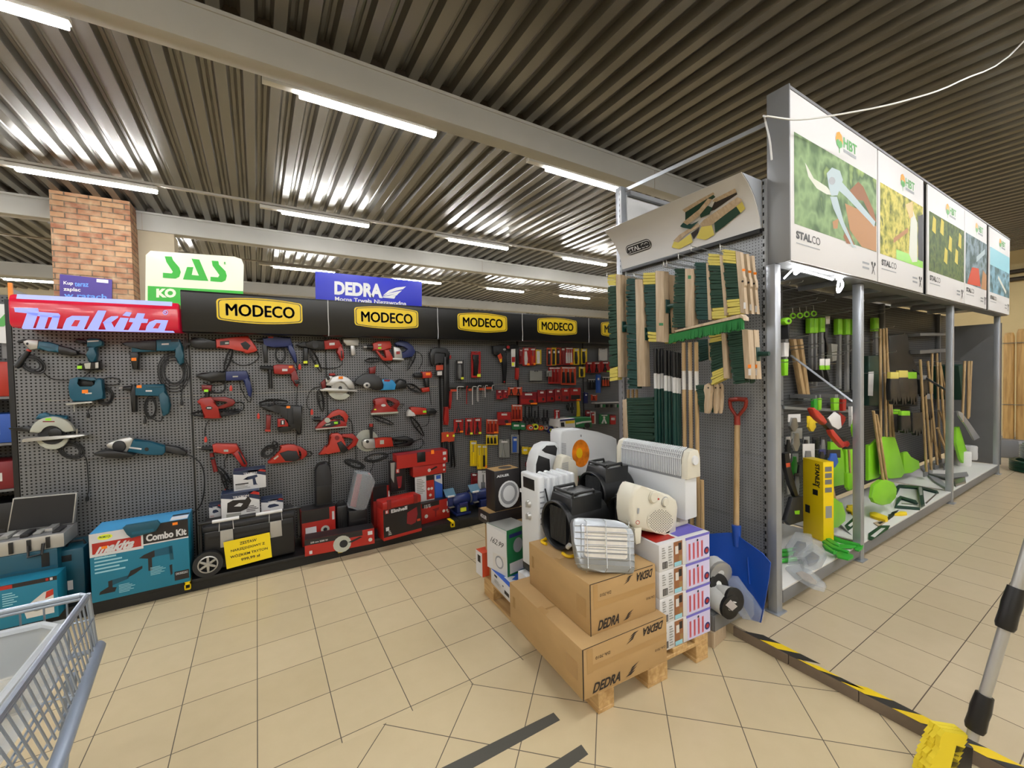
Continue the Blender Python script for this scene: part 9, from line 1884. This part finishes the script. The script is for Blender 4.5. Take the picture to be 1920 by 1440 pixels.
for z, R, x, y, lab in ((ZS, .36, 9.75, 1.0, 'lower coil of dark green garden hose on the raised floor'), (ZS + .17, .30, 9.9, .98, 'upper coil of green hose in shiny wrap')):
 t = thing('hose_coil', lab, 'hose', (x, y, z), 'coiled hoses by the palisade')
 mb = MB(); h = .16 if z == ZS else .22; k = int(h / .032)
 for i in range(k): mb.tube([(x + R * math.cos(a * .3142), y + R * math.sin(a * .3142), z + .018 + .03 * i) for a in range(20)], .0175, m_hose, 6, closed=True)
 mb.lathe((x, y, z + .002), (0, 0, 1), [(0, R - .05), (0, R - .012), (h - .01, R - .012), (h - .01, R - .05)], m_hose, 24, False); mb.build('coils', t)
 if z > ZS: mb = MB(); mb.lathe((x, y, z + .001), (0, 0, 1), [(0, R + .02), (h + .006, R + .02)], m_film, 24, False); mb.build('wrap', t)

# far left, seen past the end of the tool wall
YB = 5.3; pb_ = lambda x, y: onY(x, y, YB)
a, b = pb_(-140, 650), pb_(27, 650)
t = thing('shelf_unit', 'shelf unit with mixed goods glimpsed left of the tool wall', 'shelving', ((a.x + b.x) / 2, YB, 0))
mb = MB(); mb.box((a.x, YB + .02, 0), (b.x, YB + .4, .1), m_blk); mb.build('base', t)
for z in (.75, 1.15, 1.55): mb = MB(); mb.box((a.x, YB + .02, z), (b.x, YB + .4, z + .02), m_rack); mb.build('shelf', t)
mb = MB(); mb.box((a.x, YB + .41, 0), (b.x, YB + .43, 2.5), m_dkpan); mb.build('back_panel', t)
mb = MB(); mb.box((b.x - .02, YB, 0), (b.x, YB + .4, 2.5), m_grey); mb.build('side_panel', t)
for i, (z, h, c, nm, lab) in enumerate(((1.571, .30, m_orn, 'tool_case', 'orange red case on the top shelf left of the tool wall'), (1.171, .25, m_cbl, 'boxed_tool', 'blue and white carton on the middle shelf left of the tool wall'), (.771, .24, m_cdr, 'boxed_tool', 'maroon carton on the lower shelf left of the tool wall'), (.101, .55, m_blk2, 'tool_case', 'black case at the bottom left of the tool wall'))):
 tt = thing(nm, lab, 'box', (b.x - .35, YB + .2, z)); mb = MB(); mb.box((b.x - .62, YB + .03, z), (b.x - .05, YB + .36, z + h), c, .008); mb.build('carton', tt)
 mb = MB(); mb.box((b.x - .5, YB + .026, z + h * .3), (b.x - .12, YB + .03, z + h * .6), [m_dgrey, m_cwh, m_cwh, m_dgrey][i]); mb.build('label', tt)
p = [pb_(*q) for q in ((-60, 570), (17, 570), (17, 644), (-60, 640))]
t = thing('shop_banner', 'white board with a green curved mark left of the red lit sign', 'sign', p[1]); mb = MB(); mb.prism(p, (0, .015, 0), m_swht if False else m_white); mb.decal([(0, 598), (10, 588), (16, 604), (8, 612), (-30, 614), (-30, 600)], lambda x, y: pb_(x, y) + V((0, -.003, 0)), m_lg2); mb.build('face', t)
mb = MB(); mb.box((p[1].x - .02, YB + .016, 0) if False else (p[1].x - .06, YB + .016, 1.9), (p[1].x - .03, YB + .03, p[1].z), m_grey); mb.build('post', t)
mb = MB(); a, b = onY(18, 530, 5.0), onY(24, 640, 5.0); mb.box((a.x - .012, 5.0, 0), (a.x + .012, 5.02, a.z), mat('orange strip', '#e0842a', .5)); tag(mb.build('edge_strip', origin=(a.x, 5, 0)), 'thin upright orange strip just left of the red lit sign', 'strip')

# ---------------------------------------------------------------- pieces that belong to a part go under that part
stem = lambda n: n.split('.')[0]
UNDER = {'plug': 'cord', 'knob': 'control_box control_panel body', 'display': 'control_panel', 'vent_slots': 'control_panel body', 'logo': 'light_box board printed_sheet', 'lettering': 'light_box sheet', 'top_band': 'light_box', 'flange': 'disc_guard',
         'front_print': 'carton', 'printed_lettering': 'carton', 'parcel_tape': 'carton', 'edge_tape': 'carton', 'hand_hole': 'carton', 'side_tape': 'carton', 'lid_seam': 'carton', 'top_print': 'carton', 'side_print': 'carton',
         'printed_photo': 'board', 'small_lettering': 'board', 'emblem_print': 'board', 'outlet_grille': 'body', 'markings': 'body', 'flame_sticker': 'body', 'printed_brooms': 'printed_sheet', 'hanging_hole': 'wooden_handle wooden_block',
         'handle_socket': 'wooden_block', 'price_tag': 'body card wooden_block wooden_handle carton', 'lid_rib': 'body', 'latch': 'body shell', 'rib': 'blade shell', 'rivets': 'drum', 'core': 'roll', 'seal': 'pipe'}
sib = {}
for o in COL.objects:
 if o.parent is not None: sib.setdefault(o.parent.name, []).append(o)
for v in sib.values():
 for o in v:
  for c in UNDER.get(stem(o.name), '').split():
   q = next((x for x in v if stem(x.name) == c), None)
   if q is not None and q is not o: o.parent = q; break
# ---------------------------------------------------------------- things that share a label are told apart by their order across the view
bpy.context.view_layer.update()
ORD = 'first second third fourth fifth sixth seventh eighth ninth tenth eleventh twelfth thirteenth fourteenth fifteenth sixteenth seventeenth eighteenth nineteenth twentieth'.split()
by = {}
for o in COL.objects:
 if o.parent is None and o.get('label'): by.setdefault(o['label'], []).append(o)
for lab, v in by.items():
 if len(v) < 2: continue
 def vx(o):
  c = [x for x in [o] + list(o.children) if x.type == 'MESH']; p = c[0].matrix_world @ (sum((V(q) for q in c[0].bound_box), V((0, 0, 0))) / 8) - EYE; d = p.dot(CF)
  if d < .1: return None
  x, y = 960 + FPX * p.dot(CR) / d, 720 - FPX * p.dot(CU) / d
  return x if -150 < x < 2000 and -80 < y < 1500 else None
 seen = sorted((x, i) for i, x in enumerate(map(vx, v)) if x is not None)
 for k, (x, i) in enumerate(seen):
  v[i]['label'] = lab + (', %s from the left' % ORD[k] if k < len(ORD) else ', %s from the right' % ORD[len(seen) - 1 - k])
